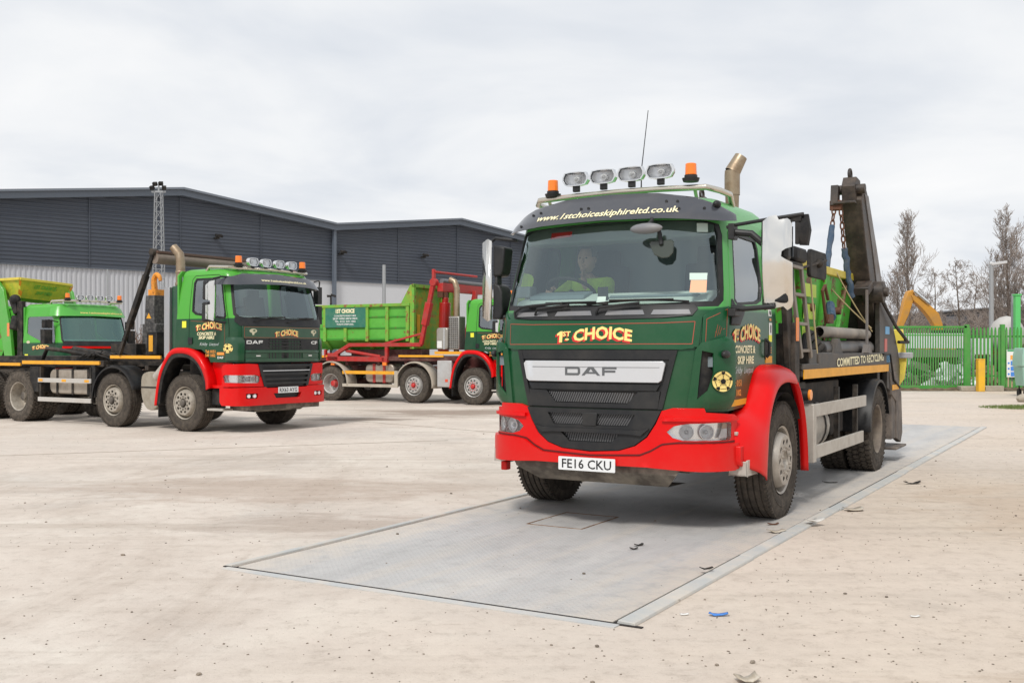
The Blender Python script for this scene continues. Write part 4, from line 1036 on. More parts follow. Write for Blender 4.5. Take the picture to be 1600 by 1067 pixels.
for (y0, z0, y1, z1) in ((-.58, 1.80, .12, 1.895), (.02, 1.80, .80, 1.905)):
    b = MB(); b.tube([FM(y0, z0, .02), FM(y0+.04, z0+.05, .06), FM(y0+(y1-y0)*.5, (z0+z1)/2+.03, .055)], .011, 6); w_ = b.build('wiper', BLK, T)
    b = MB(); b.tube([FM(y0+(y1-y0)*t, z1-.018+.018*math.sin(t*3), .022) for t in [i/8 for i in range(-1, 9)]], .009, 5)
    b.tube([FM(y0+(y1-y0)*t, z1+.004, .04) for t in (.15, .5, .85)], .008, 5); b.build('wiper_blade', BLKM, w_)
b = MB(); b.tube([FM(-.80, 1.78, .02), FM(-.79, 1.83, .05), FM(-.72, 1.87, .05), FM(-.60, 1.88, .05), FM(-.3, 1.895, .04)], .012, 6); b.build('washer_hose', BLK, T)
# front panel with coach lines and signwriting
b = MB(); b.patch(mir([(0, 1.505), (SY(.765), 1.50), (SY(.885), 1.515), (SY(.90), 1.770), (SY(.6), 1.750), (0, 1.741)]), PM, .014, .02, ga=.06, gb=.1)
fp = b.build('front_panel', P_DK, T, bevel=.005)
b = MB(); outline(b, [(SY(-.84), 1.545), (SY(.84), 1.545), (SY(.852), 1.725), (SY(.6), 1.715), (0, 1.712), (SY(-.6), 1.715), (SY(-.852), 1.725)], PM, .0155, .006); b.build('coachline', LINE, fp, smooth=0)
logo_choice(fp, PM, SY(.012), 1.562, .70, .118, off=.0155, name='front_name', arch=.022)
# outer corner panels and air deflector blades
for sg in (1, -1):
    f2 = (lambda sg: lambda a, z, o: PM(sg*a, z, o))(sg)
    b = MB(); b.patch([(SY(.905), 1.50), (SY(.905), 1.772), (SY(.985), 1.835), (SX(1.015), 1.855), (SX(1.01), 1.60), (SX(1.015), 1.56), (SY(.97), 1.50)], f2, .012, .02, ga=.05, gb=.2)
    cp = b.build('corner_panel', P_DK, T, bevel=.005)
    b = MB(); outline(b, [(SY(.93), 1.545), (SX(1.04), 1.60), (SX(1.045), 1.83), (SY(.93), 1.745)], f2, .0135, .005)
    for k in range(3): outline(b, [(SY(.985)+.02*k, 1.60+.01*k), (SY(.99)+.02*k+.012, 1.70-.01*k)], f2, .0135, .004, False)
    outline(b, [(SY(.985), 1.64), (SX(1.06), 1.67)], f2, .0135, .004, False); b.build('coachline', LINE, cp, smooth=0)
    A0, A1 = SY(.80), SX(.985)
    bl = [(A0, 1.02), (A1, 1.02), (A1+.01, 1.50), (A1-.02, 1.585), (A1-.08, 1.61), (SY(.90), 1.555), (SY(.865), 1.50)]
    ho = [(SY(.875), 1.10), (SY(.935), 1.17), (SY(.965), 1.30), (SY(.965), 1.47), (SY(.905), 1.49), (SY(.89), 1.3)]
    def f3(a, z, o, f2=f2):
        k = max(0, min(1, (a-SY(.86))/.10)); kz = max(0, min(1, (z-1.02)/.08))*max(0, min(1, (1.62-z)/.05)); return f2(a, z, o+.045*k*kz)
    b = MB(); b.patch(bl, f3, .016, .018, [ho], ga=.03, gb=.06); df = b.build('air_deflector', P_DK, T, bevel=.004, smooth=50)
    MB().patch([(SY(.885), 1.09), (SX(1.08), 1.15), (SX(1.08), 1.5), (SY(.885), 1.5)], f2, .004, .01, ga=.05, gb=.3).build('deflector_backing', BLKM, df)
    o = MB().sphere(tuple(f2(SX(1.03)-.06, 1.462, .065)), .042, (1.5, .8, .8)).build('side_marker_lamp', BLK, T)
    # seam to door
football(T, PM, SX(1.06)-.06, 1.245, .082, off=.080)
# black grille opening with slats, mesh and bright bar
gr = [(SY(.615), 1.01), (SY(.735), 1.497)]
b = MB(); b.patch([(-gr[1][0], gr[1][1]), (-gr[0][0], gr[0][1]), (gr[0][0], gr[0][1]), (gr[1][0], gr[1][1])], PM, .004, .03, ga=.06, gb=.2); grl = b.build('grille', BLK, T)
b = MB(); b.patch([(-SY(.735), 1.495), (-SY(.70), 1.42), (SY(.70), 1.42), (SY(.735), 1.495)], PM, .018, .014, ga=.06, gb=0)
for sg in (1, -1): b.patch([(sg*SY(.735), 1.495), (sg*SY(.69), 1.495), (sg*SY(.575), 1.015), (sg*SY(.617), 1.015)], PM, .020, .016, ga=.06, gb=.2)
b.patch([(-SY(.60), 1.215), (SY(.60), 1.215), (SY(.57), 1.165), (-SY(.57), 1.165)], PM, .030, .024, ga=.06, gb=0)
b.patch([(-SY(.60), 1.16), (-SY(.42), 1.155), (-SY(.33), 1.055), (SY(.33), 1.055), (SY(.42), 1.155), (SY(.60), 1.16), (SY(.58), 1.02), (-SY(.58), 1.02)], PM, .026, .02, ga=.06, gb=0)
b.build('grille_frame', BLK, grl, bevel=.006)
def honey(b, a0, a1, z0, z1, a0b, a1b, off=.008, p=.026):
    r = 0; z = z0
    while z < z1:
        t = (z-z0)/(z1-z0); lo = a0b+(a0-a0b)*t; hi = a1b+(a1-a1b)*t; x = lo+(p/2 if r % 2 else 0)
        while x < hi:
            b.patch(ell(x, z, p*.32, p*.22, 6), PM, off, 0, ga=0, gb=0); x += p
        z += p*.42; r += 1
    return b
b = MB(); b.patch([(-SY(.41), 1.15), (-SY(.33), 1.06), (SY(.33), 1.06), (SY(.41), 1.15)], PM, .009, 0, ga=.06, gb=0); b.build('mesh_panel', GREYP if 0 else BLKM, grl)
b = honey(MB(), -SY(.40), SY(.40), 1.066, 1.146, -SY(.34), SY(.34), .012, .022); b.build('mesh_openings', mat('mesh_glint', (.11, .11, .115), .4), grl, smooth=0)
bar = [(-SY(.625), 1.405), (-SY(.645), 1.385), (-SY(.615), 1.25), (-SY(.59), 1.232), (SY(.59), 1.232), (SY(.615), 1.25), (SY(.645), 1.385), (SY(.625), 1.405)]
b = MB(); b.patch(bar, PM, .045, .035, ga=.06, gb=0); brr = b.build('bright_bar', SILV, grl, bevel=.010, seg=3)
# DAF letters as polygons
def daf(root, fn, a, z, W, H, m, off):
    s_ = W/3.3; t = H*.26
    def q(pts): return [(a-W/2+x, z+y) for x, y in pts]
    b = MB(); c = .22*H; w1 = W*.30
    b.patch(q([(0, 0), (w1-c, 0), (w1, c), (w1, H-c), (w1-c, H), (0, H)]), fn, off, .002, [q([(t*1.1, t), (w1-t-c*.4, t), (w1-t*1.1, c+t*.4), (w1-t*1.1, H-c-t*.4), (w1-t-c*.4, H-t), (t*1.1, H-t)])], ga=.08, gb=0)
    x0 = W*.33; w2 = W*.36
    b.patch(q([(x0, 0), (x0+t*1.3, 0), (x0+t*1.3+.10*w2, H*.2), (x0+w2-t*1.3-.10*w2, H*.2), (x0+w2-t*1.3, 0), (x0+w2, 0), (x0+w2*.62, H), (x0+w2*.38, H)]), fn, off, .002, [q([(x0+w2*.38, H*.40), (x0+w2*.62, H*.40), (x0+w2*.5, H*.78)])], ga=.08, gb=0)
    x0 = W*.73; w3 = W*.27
    b.patch(q([(x0, 0), (x0+t*1.1, 0), (x0+t*1.1, H*.36), (x0+w3*.92, H*.36), (x0+w3*.92, H*.36+t*.9), (x0+t*1.1, H*.36+t*.9), (x0+t*1.1, H-t), (x0+w3, H-t), (x0+w3, H), (x0, H)]), fn, off, .002, ga=.08, gb=0)
    b.build('maker_badge', m, root, smooth=0)
daf(brr, PM, SY(.01), 1.285, .47, .072, mat('badge_grey', (.10, .105, .11), .4), .048)
MB().patch([(-SY(.55), 1.35), (SY(.60), 1.352), (SY(.60), 1.356), (-SY(.55), 1.356)], PM, .0465, 0, ga=.06, gb=0).build('bar_crease', GREYP, brr, smooth=0)
# bumper
U = [(SY(.60), 1.00), (SY(.57), .90), (SY(.50), .79), (SY(.40), .715), (SY(.26), .67), (0, .652)]
bo_ = [(0, .56), (SX(.93), .56), (SX(.91), .60), (SX(.91), .955), (SX(.96), .975), (SY(.93), .995), (SY(.92), 1.03), (SY(.70), 1.03), (SY(.615), 1.005)]
HL = [(SY(.655), .838), (SY(.70), .792), (SY(.78), .768), (SX(1.02), .768), (SX(1.0), .79), (SX(1.0), .90), (SX(1.02), .915), (SY(.80), .905), (SY(.71), .885)]
hs = [HL, [(-a, z) for a, z in HL]]
b = MB(); b.patch(mir(bo_+U[1:-1]+[(0, .652)]) if 0 else (bo_+U[1:]+[(-a, z) for a, z in reversed(bo_+U[1:-1])][0:0]), PM, .03, .03, ga=.06, gb=.1) if 0 else None
loop = bo_+U[1:]+[(-a, z) for a, z in reversed((bo_+U[1:])[:-1])][:-1]
b.patch(loop, PM, .036, .045, hs, ga=.05, gb=.08); bmp = b.build('bumper', RED, T, bevel=.012, seg=3, smooth=50)
low = [(0, .552), (SY(.50), .550), (SY(.80), .53), (SY(.9), .525), (SX(1.0), .525), (SX(.90), .54), (SX(.885), .60), (SX(.885), .725), (SX(.92), .745), (SY(.75), .742), (SY(.62), .725), (SY(.53), .67), (SY(.44), .632), (0, .612)]
b = MB(); b.patch(mir(low), PM, .068, .05, ga=.05, gb=.06); b.build('bumper_lower', RED, bmp, bevel=.016, seg=3, smooth=50)
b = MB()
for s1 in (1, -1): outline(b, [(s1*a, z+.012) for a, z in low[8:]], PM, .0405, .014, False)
b.build('bumper_crease_shade', mat('crease_shade_red', (.10, .003, .003), .6), bmp, smooth=0)  # shade of the bumper crease, painted on as a thin dark red line
MB().patch([(SY(.62), .925), (SX(.92), .925), (SX(.92), .945), (SY(.62), .955)], PM, .060, .03, ga=.05, gb=0).patch([(-SY(.62), .925), (-SX(.92), .925), (-SX(.92), .945), (-SY(.62), .955)], PM, .060, .03, ga=.05, gb=0).build('bumper_ledge', RED, bmp, bevel=.008, split=True)
# lower grille in the bumper
lg = [(SY(.62), 1.0)]+U[1:]
b = MB(); b.patch(lg+[(-a, z) for a, z in reversed(lg[:-1])], PM, .008, .02, ga=.06, gb=.1); lgr = b.build('lower_grille', BLK, T)
mring = [[(SY(.40), .968), (SY(.34), .870)], [(SY(.30), .835), (SY(.19), .732)]]
b = MB(); hls = []
for (a, z1), (c, z0) in mring: hls.append([(-a, z1), (-c, z0), (c, z0), (a, z1)])
lgi = [(a*.985, max(z+.006, .66)) for a, z in lg]
b.patch(lgi+[(-a, z) for a, z in reversed(lgi[:-1])], PM, .040, .025, hls, ga=.06, gb=.08); b.build('lower_grille_frame', BLK, lgr, bevel=.008)
b = MB(); b.patch([(-SY(.52), .862), (-SY(.44), .843), (SY(.44), .843), (SY(.52), .862), (SY(.45), .80), (SY(.34), .81), (-SY(.34), .81), (-SY(.45), .80)], PM, .062, .02, ga=.06, gb=0); b.build('lower_slat', BLK, lgr, bevel=.008)
b = MB(); b.patch([(-SY(.07), .975), (-SY(.06), .865), (SY(.06), .865), (SY(.07), .975)], PM, .045, .02, ga=0, gb=0); b.build('sensor_cover', BLK, lgr, bevel=.006)
b = honey(MB(), -SY(.39), SY(.39), .880, .965, -SY(.34), SY(.34), .012, .022); honey(b, -SY(.28), SY(.28), .742, .83, -SY(.2), SY(.2), .012, .022); b.build('mesh_openings', mat('mesh_glint', (.11, .11, .115), .4), lgr, smooth=0)
plate(T, 1.452, .497, 'FE16 CKU')
MB().bx((1.36, -.14, .51), (1.445, .14, .60)).build('plate_mount', BLK, T, smooth=0)
# headlamps
def headlamp(root, f2, HLp, cs, r, depth=.06):
    b = MB(); b.patch(HLp, f2, -.03, .01, ga=.06, gb=0)
    n = len(HLp)
    for i in range(n):
        (a, z), (c, y) = HLp[i], HLp[(i+1) % n]
        b.bm.faces.new([b.bm.verts.new(p) for p in (f2(a, z, -.03), f2(c, y, -.03), f2(c, y, .03), f2(a, z, .03))])
    h = b.build('headlamp', mat('lamp_housing', (.97, .97, .97), .22, metal=.75), root, smooth=30)
    for a, z, rr in cs:
        b = MB(); c0 = f2(a, z, 0); n_ = (f2(a, z, .1)-f2(a, z, 0)).normalized(); u_ = (f2(a+.01, z, 0)-f2(a-.01, z, 0)).normalized(); v_ = V((0, 0, 1))
        rows = [[c0+u_*q*math.cos(2*PI*k/24)+v_*q*math.sin(2*PI*k/24)+n_*o for k in range(24)] for q, o in ((rr, .018), (rr*.9, .02), (rr*.82, .0), (rr*.5, -.018), (rr*.2, -.026))]
        b.loft(rows, closed=True); b.build('lamp_ring', REFL, h, smooth=30)
        b = MB(); b.sphere(tuple(c0+n_*-.005), rr*.30); b.build('bulb', mat('bulb_dark', (.55, .56, .58), .1, metal=.3), h)
    MB().patch(HLp, f2, .034, .0, ga=.05, gb=.05).build('lens', GLASSC, h, smooth=60)
    return h
for sg in (1, -1):
    f2 = (lambda sg: lambda a, z, o: PM(sg*a, z, o))(sg)
    h = headlamp(T, f2, HL, [(SY(.80), .838, .062), (SY(.93)+.01, .838, .062)], .06)
    MB().patch([(SX(1.10), .785), (SX(1.01), .785), (SX(1.01), .86), (SX(1.07), .86)], f2, .0, .006, ga=.05, gb=0).build('side_reflector', REFL, h)
    MB().patch([(SX(1.07), .862), (SX(1.01), .862), (SX(1.01), .905), (SX(1.06), .905)], f2, .0, .006, ga=.05, gb=0).build('indicator', mat('indicator_amber_clear', (.75, .55, .42), .2, metal=.4), h)
# fog lamp void, skid panel, tow eye plates
b = MB(); b.loft([[(1.32, -.78, .56), (1.32, .78, .56)], [(1.32, -.74, .49), (1.32, .74, .49)], [(1.15, -.60, .37), (1.15, .60, .37)], [(.6, -.55, .34), (.6, .55, .34)]])
b.bx((.8, -.80, .50), (1.20, .80, .62))
b.build('skid_panel', mat('underpanel_dusty', (.09, .075, .06), .75, dirt=(.40, .35, .28), damt=.8, dscale=4), T)
MB().bx((1.08, -1.0, .42), (1.16, -.94, .50)).build('bumper_bracket', RED, T, bevel=.01)
# visor
def visf(a, z, o):
    t = (z-2.56)/.24; p = PM(a, z, o+.13-.10*t); p.x += 0; return p
vz = lambda y: 2.575-.0*y
vis = mir([(0, 2.590), (SY(.6), 2.578), (SY(.9), 2.555), (SY(.99), 2.550), (SX(1.04), 2.560), (SX(1.02), 2.62), (SY(.98), 2.70), (SY(.85), 2.765), (SY(.5), 2.82), (0, 2.835)])
b = MB(); b.patch(vis, visf, 0, .012, ga=.025, gb=.02); vsr = b.build('sun_visor', VISOR, T, smooth=60)
b = MB()
for y_, z_ in ((-.86, 2.60), (-.80, 2.70), (-.72, 2.715), (.60, 2.735), (.70, 2.73), (-.25, 2.715), (-.17, 2.715), (.72, 2.66), (.9, 2.66)):
    b.cyl(tuple(visf(SY(y_), z_, 0)), tuple(visf(SY(y_), z_, .012)), .012, n=10)
b.build('visor_bolts', BLK, vsr)
b = MB(); b.text('www.1stchoiceskiphireltd.co.uk', visf, SY(.01), 2.612, 1.44, .074, .007, bold=.018, shear=.15, ga=.025, gb=.02); b.build('web_address', CREAMW, vsr, smooth=0)
MB().tube([visf(SY(.3), 2.5 if 0 else 2.60, -.03), FM(.3, 2.60, .0)], .012, 6).build('visor_stay', BLK, vsr)
# roof bar, spotlights, beacons, aerial
BARX = .80
b = MB(); z_ = 2.865
b.tube([(.30, -.86, 2.79), (.45, -.89, 2.84), (BARX-.12, -.88, z_-.02), (BARX, -.80, z_), (BARX+.015, -.4, z_+.012), (BARX+.02, 0, z_+.016), (BARX+.015, .4, z_+.012), (BARX, .80, z_), (BARX-.12, .88, z_-.02), (.45, .89, 2.84), (.30, .86, 2.76)], .026, 10)
for y_ in (-.7, -.25, .25, .7): b.beam((BARX, y_, z_), (BARX-.06, y_, 2.76), .03, .012)
lb = b.build('roof_light_bar', mat('bar_steel', (.62, .58, .50), .22, metal=.9, dirt=(.4, .34, .26), damt=.3), T)
for y_ in (-.405, -.135, .135, .405): spot(lb, BARX+.05, y_, 3.025, .252, .128)
beacon(lb, BARX, -.66, 2.885); beacon(lb, BARX, .665, 2.92)
MB().tube([(.62, .13, 2.80), (.62, .135, 3.1), (.60, .19, 3.62)], [.008, .005, .0035], 5).build('aerial', BLK, T)
MB().sphere((.9, .93, 2.70), .04, (1.3, .8, .8)).build('roof_marker', BLK, T)
# exhaust stack
b = MB(); b.cyl((-.45, .61, 1.5), (-.45, .61, 2.92), .045, n=16); b.lathe([(2.80, .055), (2.86, .062), (2.98, .066)], (-.45, .61, 0), 'z', 20); b.tube([(-.45, .61, 2.97), (-.45, .61, 3.16), (-.452, .612, 3.20)], .074, 14, caps=False)
b.tube([(-.452, .612, 3.19), (-.50, .68, 3.34)], [.076, .062], 14, caps=False); b.tube([(-.50, .68, 3.34), (-.455, .62, 3.23)], [.055, .05], 14, caps=False)
b.build('exhaust_stack', STACK, T)
# mirrors
# nearside: tall bright guard facing forward, with arms
gfn = plane_fn((.97, 1.44, 2.19), (-.16, .99, 0), (0, 0, 1))
gp_ = [(-.118, -.34), (-.10, -.375), (.05, -.345), (.08, -.375), (.115, -.35), (.125, -.30), (.125, .0), (.07, .03), (.04, .05), (.045, .09), (.075, .11), (.12, .125), (.125, .18), (.12, .33), (.085, .355), (.02, .345), (0, .385), (-.06, .375), (-.118, .33)]
def gmap(a, z, o): return gfn(a, z, o-.9*max(0, abs(a)-.06)**2*6-.42*(z-.08)**2-.5*a*a)
b = MB(); b.patch(gp_, gmap, 0, .008, ga=.02, gb=.03); mg = b.build('mirror', MIRS, T, smooth=60)
mg['label'] = 'tall bright mirror guard on the nearside door'
b = MB(); b.prism([(.76, 1.86), (.915, 1.87), (.915, 2.16), (.78, 2.16)], 'xz', 1.335, 1.52); b.prism([(.78, 2.22), (.915, 2.22), (.915, 2.52), (.82, 2.52)], 'xz', 1.335, 1.52); b.build('mirror_housing', BLK, mg, bevel=.03, seg=3)
MB().bx((.768, 1.35, 1.885), (.776, 1.53, 2.14)).bx((.79, 1.35, 2.245), (.798, 1.53, 2.49)).build('mirror_face', MIRG, mg, smooth=0, split=True)
b = MB(); b.tube([(.92, 1.02, 2.50), (.93, 1.10, 2.515), (.92, 1.36, 2.545), (.88, 1.64, 2.575)], .016, 8); b.tube([(.92, 1.06, 1.84), (.93, 1.16, 1.83), (.92, 1.42, 1.845)], .022, 8); b.tube([(.92, 1.36, 2.55), (.90, 1.36, 1.85)], .014, 6)
b.box((.93, 1.075, 2.46), (.10, .05, .13)); b.box((.93, 1.09, 1.80), (.16, .06, .06)); b.tube([(.93, 1.06, 2.46), (.90, 1.22, 2.44), (.88, 1.34, 2.33)], .03, 8)
b.build('mirror_arm', BLK, mg, bevel=.004)
b = MB(); b.loft([[(.86, 1.60, 2.33), (.86, 1.66, 2.33), (.80, 1.66, 2.33)], [(.90, 1.60, 2.45), (.90, 1.69, 2.45), (.80, 1.68, 2.45)], [(.86, 1.60, 2.575), (.86, 1.67, 2.575), (.80, 1.66, 2.575)]], closed=True); b.box((.86, 1.585, 2.45), (.05, .03, .22))
b.bx((.85, 1.50, 2.52), (.89, 1.62, 2.575)); b.build('kerb_mirror', BLKM, mg)
# offside mirror: seen edge on
gf2 = plane_fn((.97, -1.262, 2.15), (-.16, -.99, 0), (0, 0, 1))
b = MB(); b.loft([[(.985, -1.205, 1.78), (.985, -1.25, 1.76), (.95, -1.325, 1.80)], [(.985, -1.205, 2.50), (.985, -1.25, 2.52), (.95, -1.325, 2.49)]]); mo_ = b.build('mirror', MIRS, T, smooth=60)
s_ = mo_.modifiers.new('s', 'SOLIDIFY'); s_.thickness = .01; mo_['label'] = 'bright guard of the offside mirror'
b = MB(); b.prism([(-1.205, 2.17), (-1.115, 2.18), (-1.095, 2.25), (-1.075, 2.44), (-1.205, 2.47)], 'yz', .80, .965); b.prism([(-1.205, 1.78), (-1.12, 1.775), (-1.10, 1.84), (-1.105, 2.03), (-1.13, 2.09), (-1.205, 2.12)], 'yz', .78, .965); b.bx((.86, -1.20, 2.08), (.95, -1.16, 2.2)); b.build('mirror_housing', BLK, mo_, bevel=.02, seg=3)
b = MB(); b.tube([(.90, -.98, 2.50), (.92, -1.06, 2.51), (.92, -1.20, 2.53), (.93, -1.24, 2.50)], .016, 8); b.tube([(.90, -1.03, 1.80), (.92, -1.12, 1.80), (.93, -1.18, 1.80)], .02, 8); b.build('mirror_arm', BLK, mo_)
# front view mirror hanging below the visor at the nearside
b = MB(); b.tube([visf(SY(.50), 2.585, -.01), FM(.50, 2.56, .12), FM(.48, 2.52, .16)], .016, 8); b.tube([FM(.55, 2.52, .12), FM(.57, 2.44, .10), FM(.58, 2.36, .09)], .018, 8); fm = b.build('front_mirror', BLK, T)
fr_ = V(FM(.47, 2.49, .17)); MB().sphere(tuple(fr_), .125, (.45, 1.15, .36)).build('mirror_pod', GREYP, fm)
b = MB(); b.patch([(a+SY(.585), z+2.33) for a, z in [(-.10, .065), (-.11, .04), (-.065, -.055), (0, -.085), (.06, -.08), (.095, -.04), (.10, .05), (.08, .07)]], PM, .08, .02, ga=0, gb=0); b.build('mirror_bowl', mat('mirror_olive', (.035, .045, .035), .15, coat=.5), fm, bevel=.008)
# stickers on the windscreen
b = MB(); b.patch([(SY(.80), 1.965), (SY(.925), 1.965), (SY(.93), 2.065), (SY(.81), 2.065)], PM, -.012, .002, ga=0, gb=0); b.build('tax_sticker', mat('sticker_orange', (.85, .45, .28), .6), T, smooth=0)
b = MB(); b.patch([(SY(.80), 2.067), (SY(.93), 2.067), (SY(.935), 2.125), (SY(.80), 2.125)], PM, -.012, .002, ga=0, gb=0); b.patch([(SY(.86), 2.47), (SY(.945), 2.47), (SY(.945), 2.545), (SY(.86), 2.545)], PM, -.012, .002, ga=0, gb=0); b.patch([(SY(-.0), 1.895), (SY(.08), 1.895), (SY(.08), 1.945), (SY(0), 1.945)], PM, -.012, .002, ga=0, gb=0); b.build('clear_sticker', mat('sticker_pale', (.55, .68, .62), .5), T, smooth=0, split=True)
b = MB(); b.patch([(SY(-.60), 2.475), (SY(-.36), 2.485), (SY(-.36), 2.53), (SY(-.60), 2.53)], PM, -.03, .004, ga=0, gb=0); b.build('red_banner', mat('banner_red', (.6, .02, .01), .5), T, smooth=0)
# cab interior
b = MB(); b.prism([(1.12, 1.70), (1.12, 1.84), (1.02, 1.93), (.80, 2.0), (.72, 1.95), (.70, 1.55), (1.1, 1.5)], 'xz', -.90, .90); dsh = b.build('dashboard', DASH, cab, bevel=.02)
b = MB(); b.prism([(.82, 1.95), (1.0, 1.94), (.98, 1.98), (.80, 2.02)], 'xz', -.80, -.25); b.bx((.84, .0, 1.94), (1.0, .8, 1.965)); b.build('binnacle', INT, cab, bevel=.01)
b = MB(); torus(b, (.62, -.56, 2.03), .225, .017, (0, 1, 0), (.85, 0, .52), 32, 8)
for a_ in (0, PI, -PI/2): b.beam((.62, -.56, 2.03), (.62+.21*.85*math.sin(a_), -.56+.21*math.cos(a_), 2.03+.21*.52*math.sin(a_)), .04, .012)
b.tube([(.62, -.56, 2.03), (.82, -.56, 1.85)], .03, 8); b.build('steering_wheel', BLKM, cab)
for y_ in (-.56, .50):
    b = MB(); b.box((.13, y_, 1.62), (.48, .48, .14), (0, R(-5), 0)); b.box((-.10, y_, 1.98), (.12, .46, .66), (0, R(-10), 0)); b.box((-.17, y_, 2.38), (.09, .26, .18), (0, R(-8), 0)); b.bx((-.05, y_-.2, 1.43), (.3, y_+.2, 1.56)); b.build('cab_seat', SEAT, cab, bevel=.03, seg=3)
MB().bx((1.02, -.10, 1.90), (1.03, .0, 2.04)).build('dash_phone', BLKM, cab, bevel=.004)
MB().bx((.85, -.95, 1.97), (.98, -.80, 2.07)).tube([(.9, -.87, 1.9), (.92, -.87, 1.97)], .015, 6).build('dash_camera', INT, cab, bevel=.01)
MB().bx((.55, -.90, 2.45), (.88, .90, 2.60)).build('roof_console', mat('console_taupe', (.22, .24, .21), .7), cab, bevel=.02)
# red front wings
def wing(sg):
    y0, y1 = sg*1.03, sg*1.27
    inn_ = crom([(1.00, .56, 0), (.99, .80, 0), (.88, .96, 0), (.66, 1.02, 0), (.53, 1.14, 0), (.38, 1.31, 0), (.20, 1.37, 0), (-.10, 1.375, 0), (-.30, 1.37, 0)], 4)
    out_ = crom([(.65, .44, 0), (.64, .54, 0), (.62, .66, 0), (.585, .82, 0), (.52, .96, 0), (.42, 1.09, 0), (.26, 1.20, 0), (.02, 1.24, 0), (-.32, 1.215, 0)], 4)
    rows = []
    for t, yy, up in ((0, y0, 0), (.12, y0+(y1-y0)*.35, .004), (.4, y0+(y1-y0)*.72, .012), (.72, y0+(y1-y0)*.93, .012), (1, y1, 0)):
        rows.append([(i_.x+(o_.x-i_.x)*t+up, yy, i_.y+(o_.y-i_.y)*t+up) for i_, o_ in zip(inn_, out_)])
    rows.append([(o_.x-.0, y1, o_.y-.035 if k > 14 else o_.y) if 0 else (o_.x-.035*min(1, max(0, (1.2-o_.y)*2)), y1-sg*.004, o_.y-.03) for k, o_ in enumerate(out_)])
    b = MB(); b.loft(rows); o = b.build('front_wing', RED, T, smooth=60); s_ = o.modifiers.new('s', 'SOLIDIFY'); s_.thickness = .012; s_.offset = -1
    b = MB(); b.prism([(.66, .46), (.98, .56), (1.0, .60), (1.0, .72), (.64, .72)], 'xz', y0, y0+(y1-y0)*.55); b.build('wing_lower', RED, o, bevel=.01)
    # dark liner
    pts = [(-.02+.60*math.cos(R(a)), .52+.60*math.sin(R(a))) for a in range(18, 150, 8)]
    b = MB(); b.loft([[(x_, sg*.86, z_) for x_, z_ in pts], [(x_, sg*1.24, z_) for x_, z_ in pts]]); b.loft([[(x_, sg*.86, z_) for x_, z_ in pts], [(x_*.2, sg*.86, .9) for x_, z_ in pts]]); b.build('wheel_liner', BLKM, o)
    # rear half: narrow red strip, black flap
    q = crom([(-.36, 1.20, 0), (-.48, 1.08, 0), (-.60, .90, 0), (-.68, .66, 0), (-.72, .36, 0)], 4)
    b = MB(); b.loft([[(p.x, sg*1.19, p.y) for p in q], [(p.x-.015, sg*1.262, p.y) for p in q]]); m_ = b.build('wing_rear_edge', RED, o); s_ = m_.modifiers.new('s', 'SOLIDIFY'); s_.thickness = .02
    b = MB(); b.loft([[(p.x, sg*.90, p.y) for p in q], [(p.x, sg*1.188, p.y) for p in q]]); m_ = b.build('mud_flap', BLKM, o); s_ = m_.modifiers.new('s', 'SOLIDIFY'); s_.thickness = .01
    b = MB(); b.bx((.68, sg*1.04, .47), (.94, sg*1.20, .485)); b.prism([(.68, .47), (.94, .47), (.94, .60), (.72, .60)], 'xz', sg*1.185, sg*1.20); b.bx((.93, sg*1.04, .47), (.94, sg*1.20, .59)); b.build('step', ALU, T, bevel=.004)
    b = MB(); b.bx((.78, sg*1.04, .80), (.96, sg*1.12, .83)); b.build('upper_step', ALU, T, bevel=.006)
wing(1); wing(-1)
# wheels
WF = wheel(T, 0, 1.235, 1, 'front', mat('front_rim_pale', (.42, .385, .34), .42, metal=.4, dirt=(.16, .12, .09), damt=.4, dscale=10))
wheel(T, 0, -1.235, -1, 'front', MATS['front_rim_pale'])
wheel(T, -4.20, 1.235, 1, 'rear', mat('rear_rim_dirty', (.17, .14, .115), .7, metal=.2, dirt=(.32, .27, .21), damt=.8, dscale=10), dual=True); wheel(T, -4.20, -1.235, -1, 'rear', MATS['rear_rim_dirty'], dual=True)
# chassis
b = MB()
for y_ in (-.42, .42): b.bx((-5.6, y_-.04, .78), (.9, y_+.04, 1.02))
for x_ in (-5.4, -4.2, -3, -1.8, -.6): b.bx((x_-.05, -.42, .82), (x_+.05, .42, .98))
b.cyl((0, -1.0, .52), (0, 1.0, .52), .06); b.cyl((-4.2, -.95, .52), (-4.2, .95, .52), .09); b.sphere((-4.2, 0, .52), .24); b.cyl((-.9, 0, .72), (-4.1, 0, .56), .05)
b.bx((-.6, -.35, .55), (.95, .35, 1.2)); b.bx((-1.6, -.25, .6), (-.6, .25, 1.0)); b.build('chassis', CHAS, T, bevel=.01)
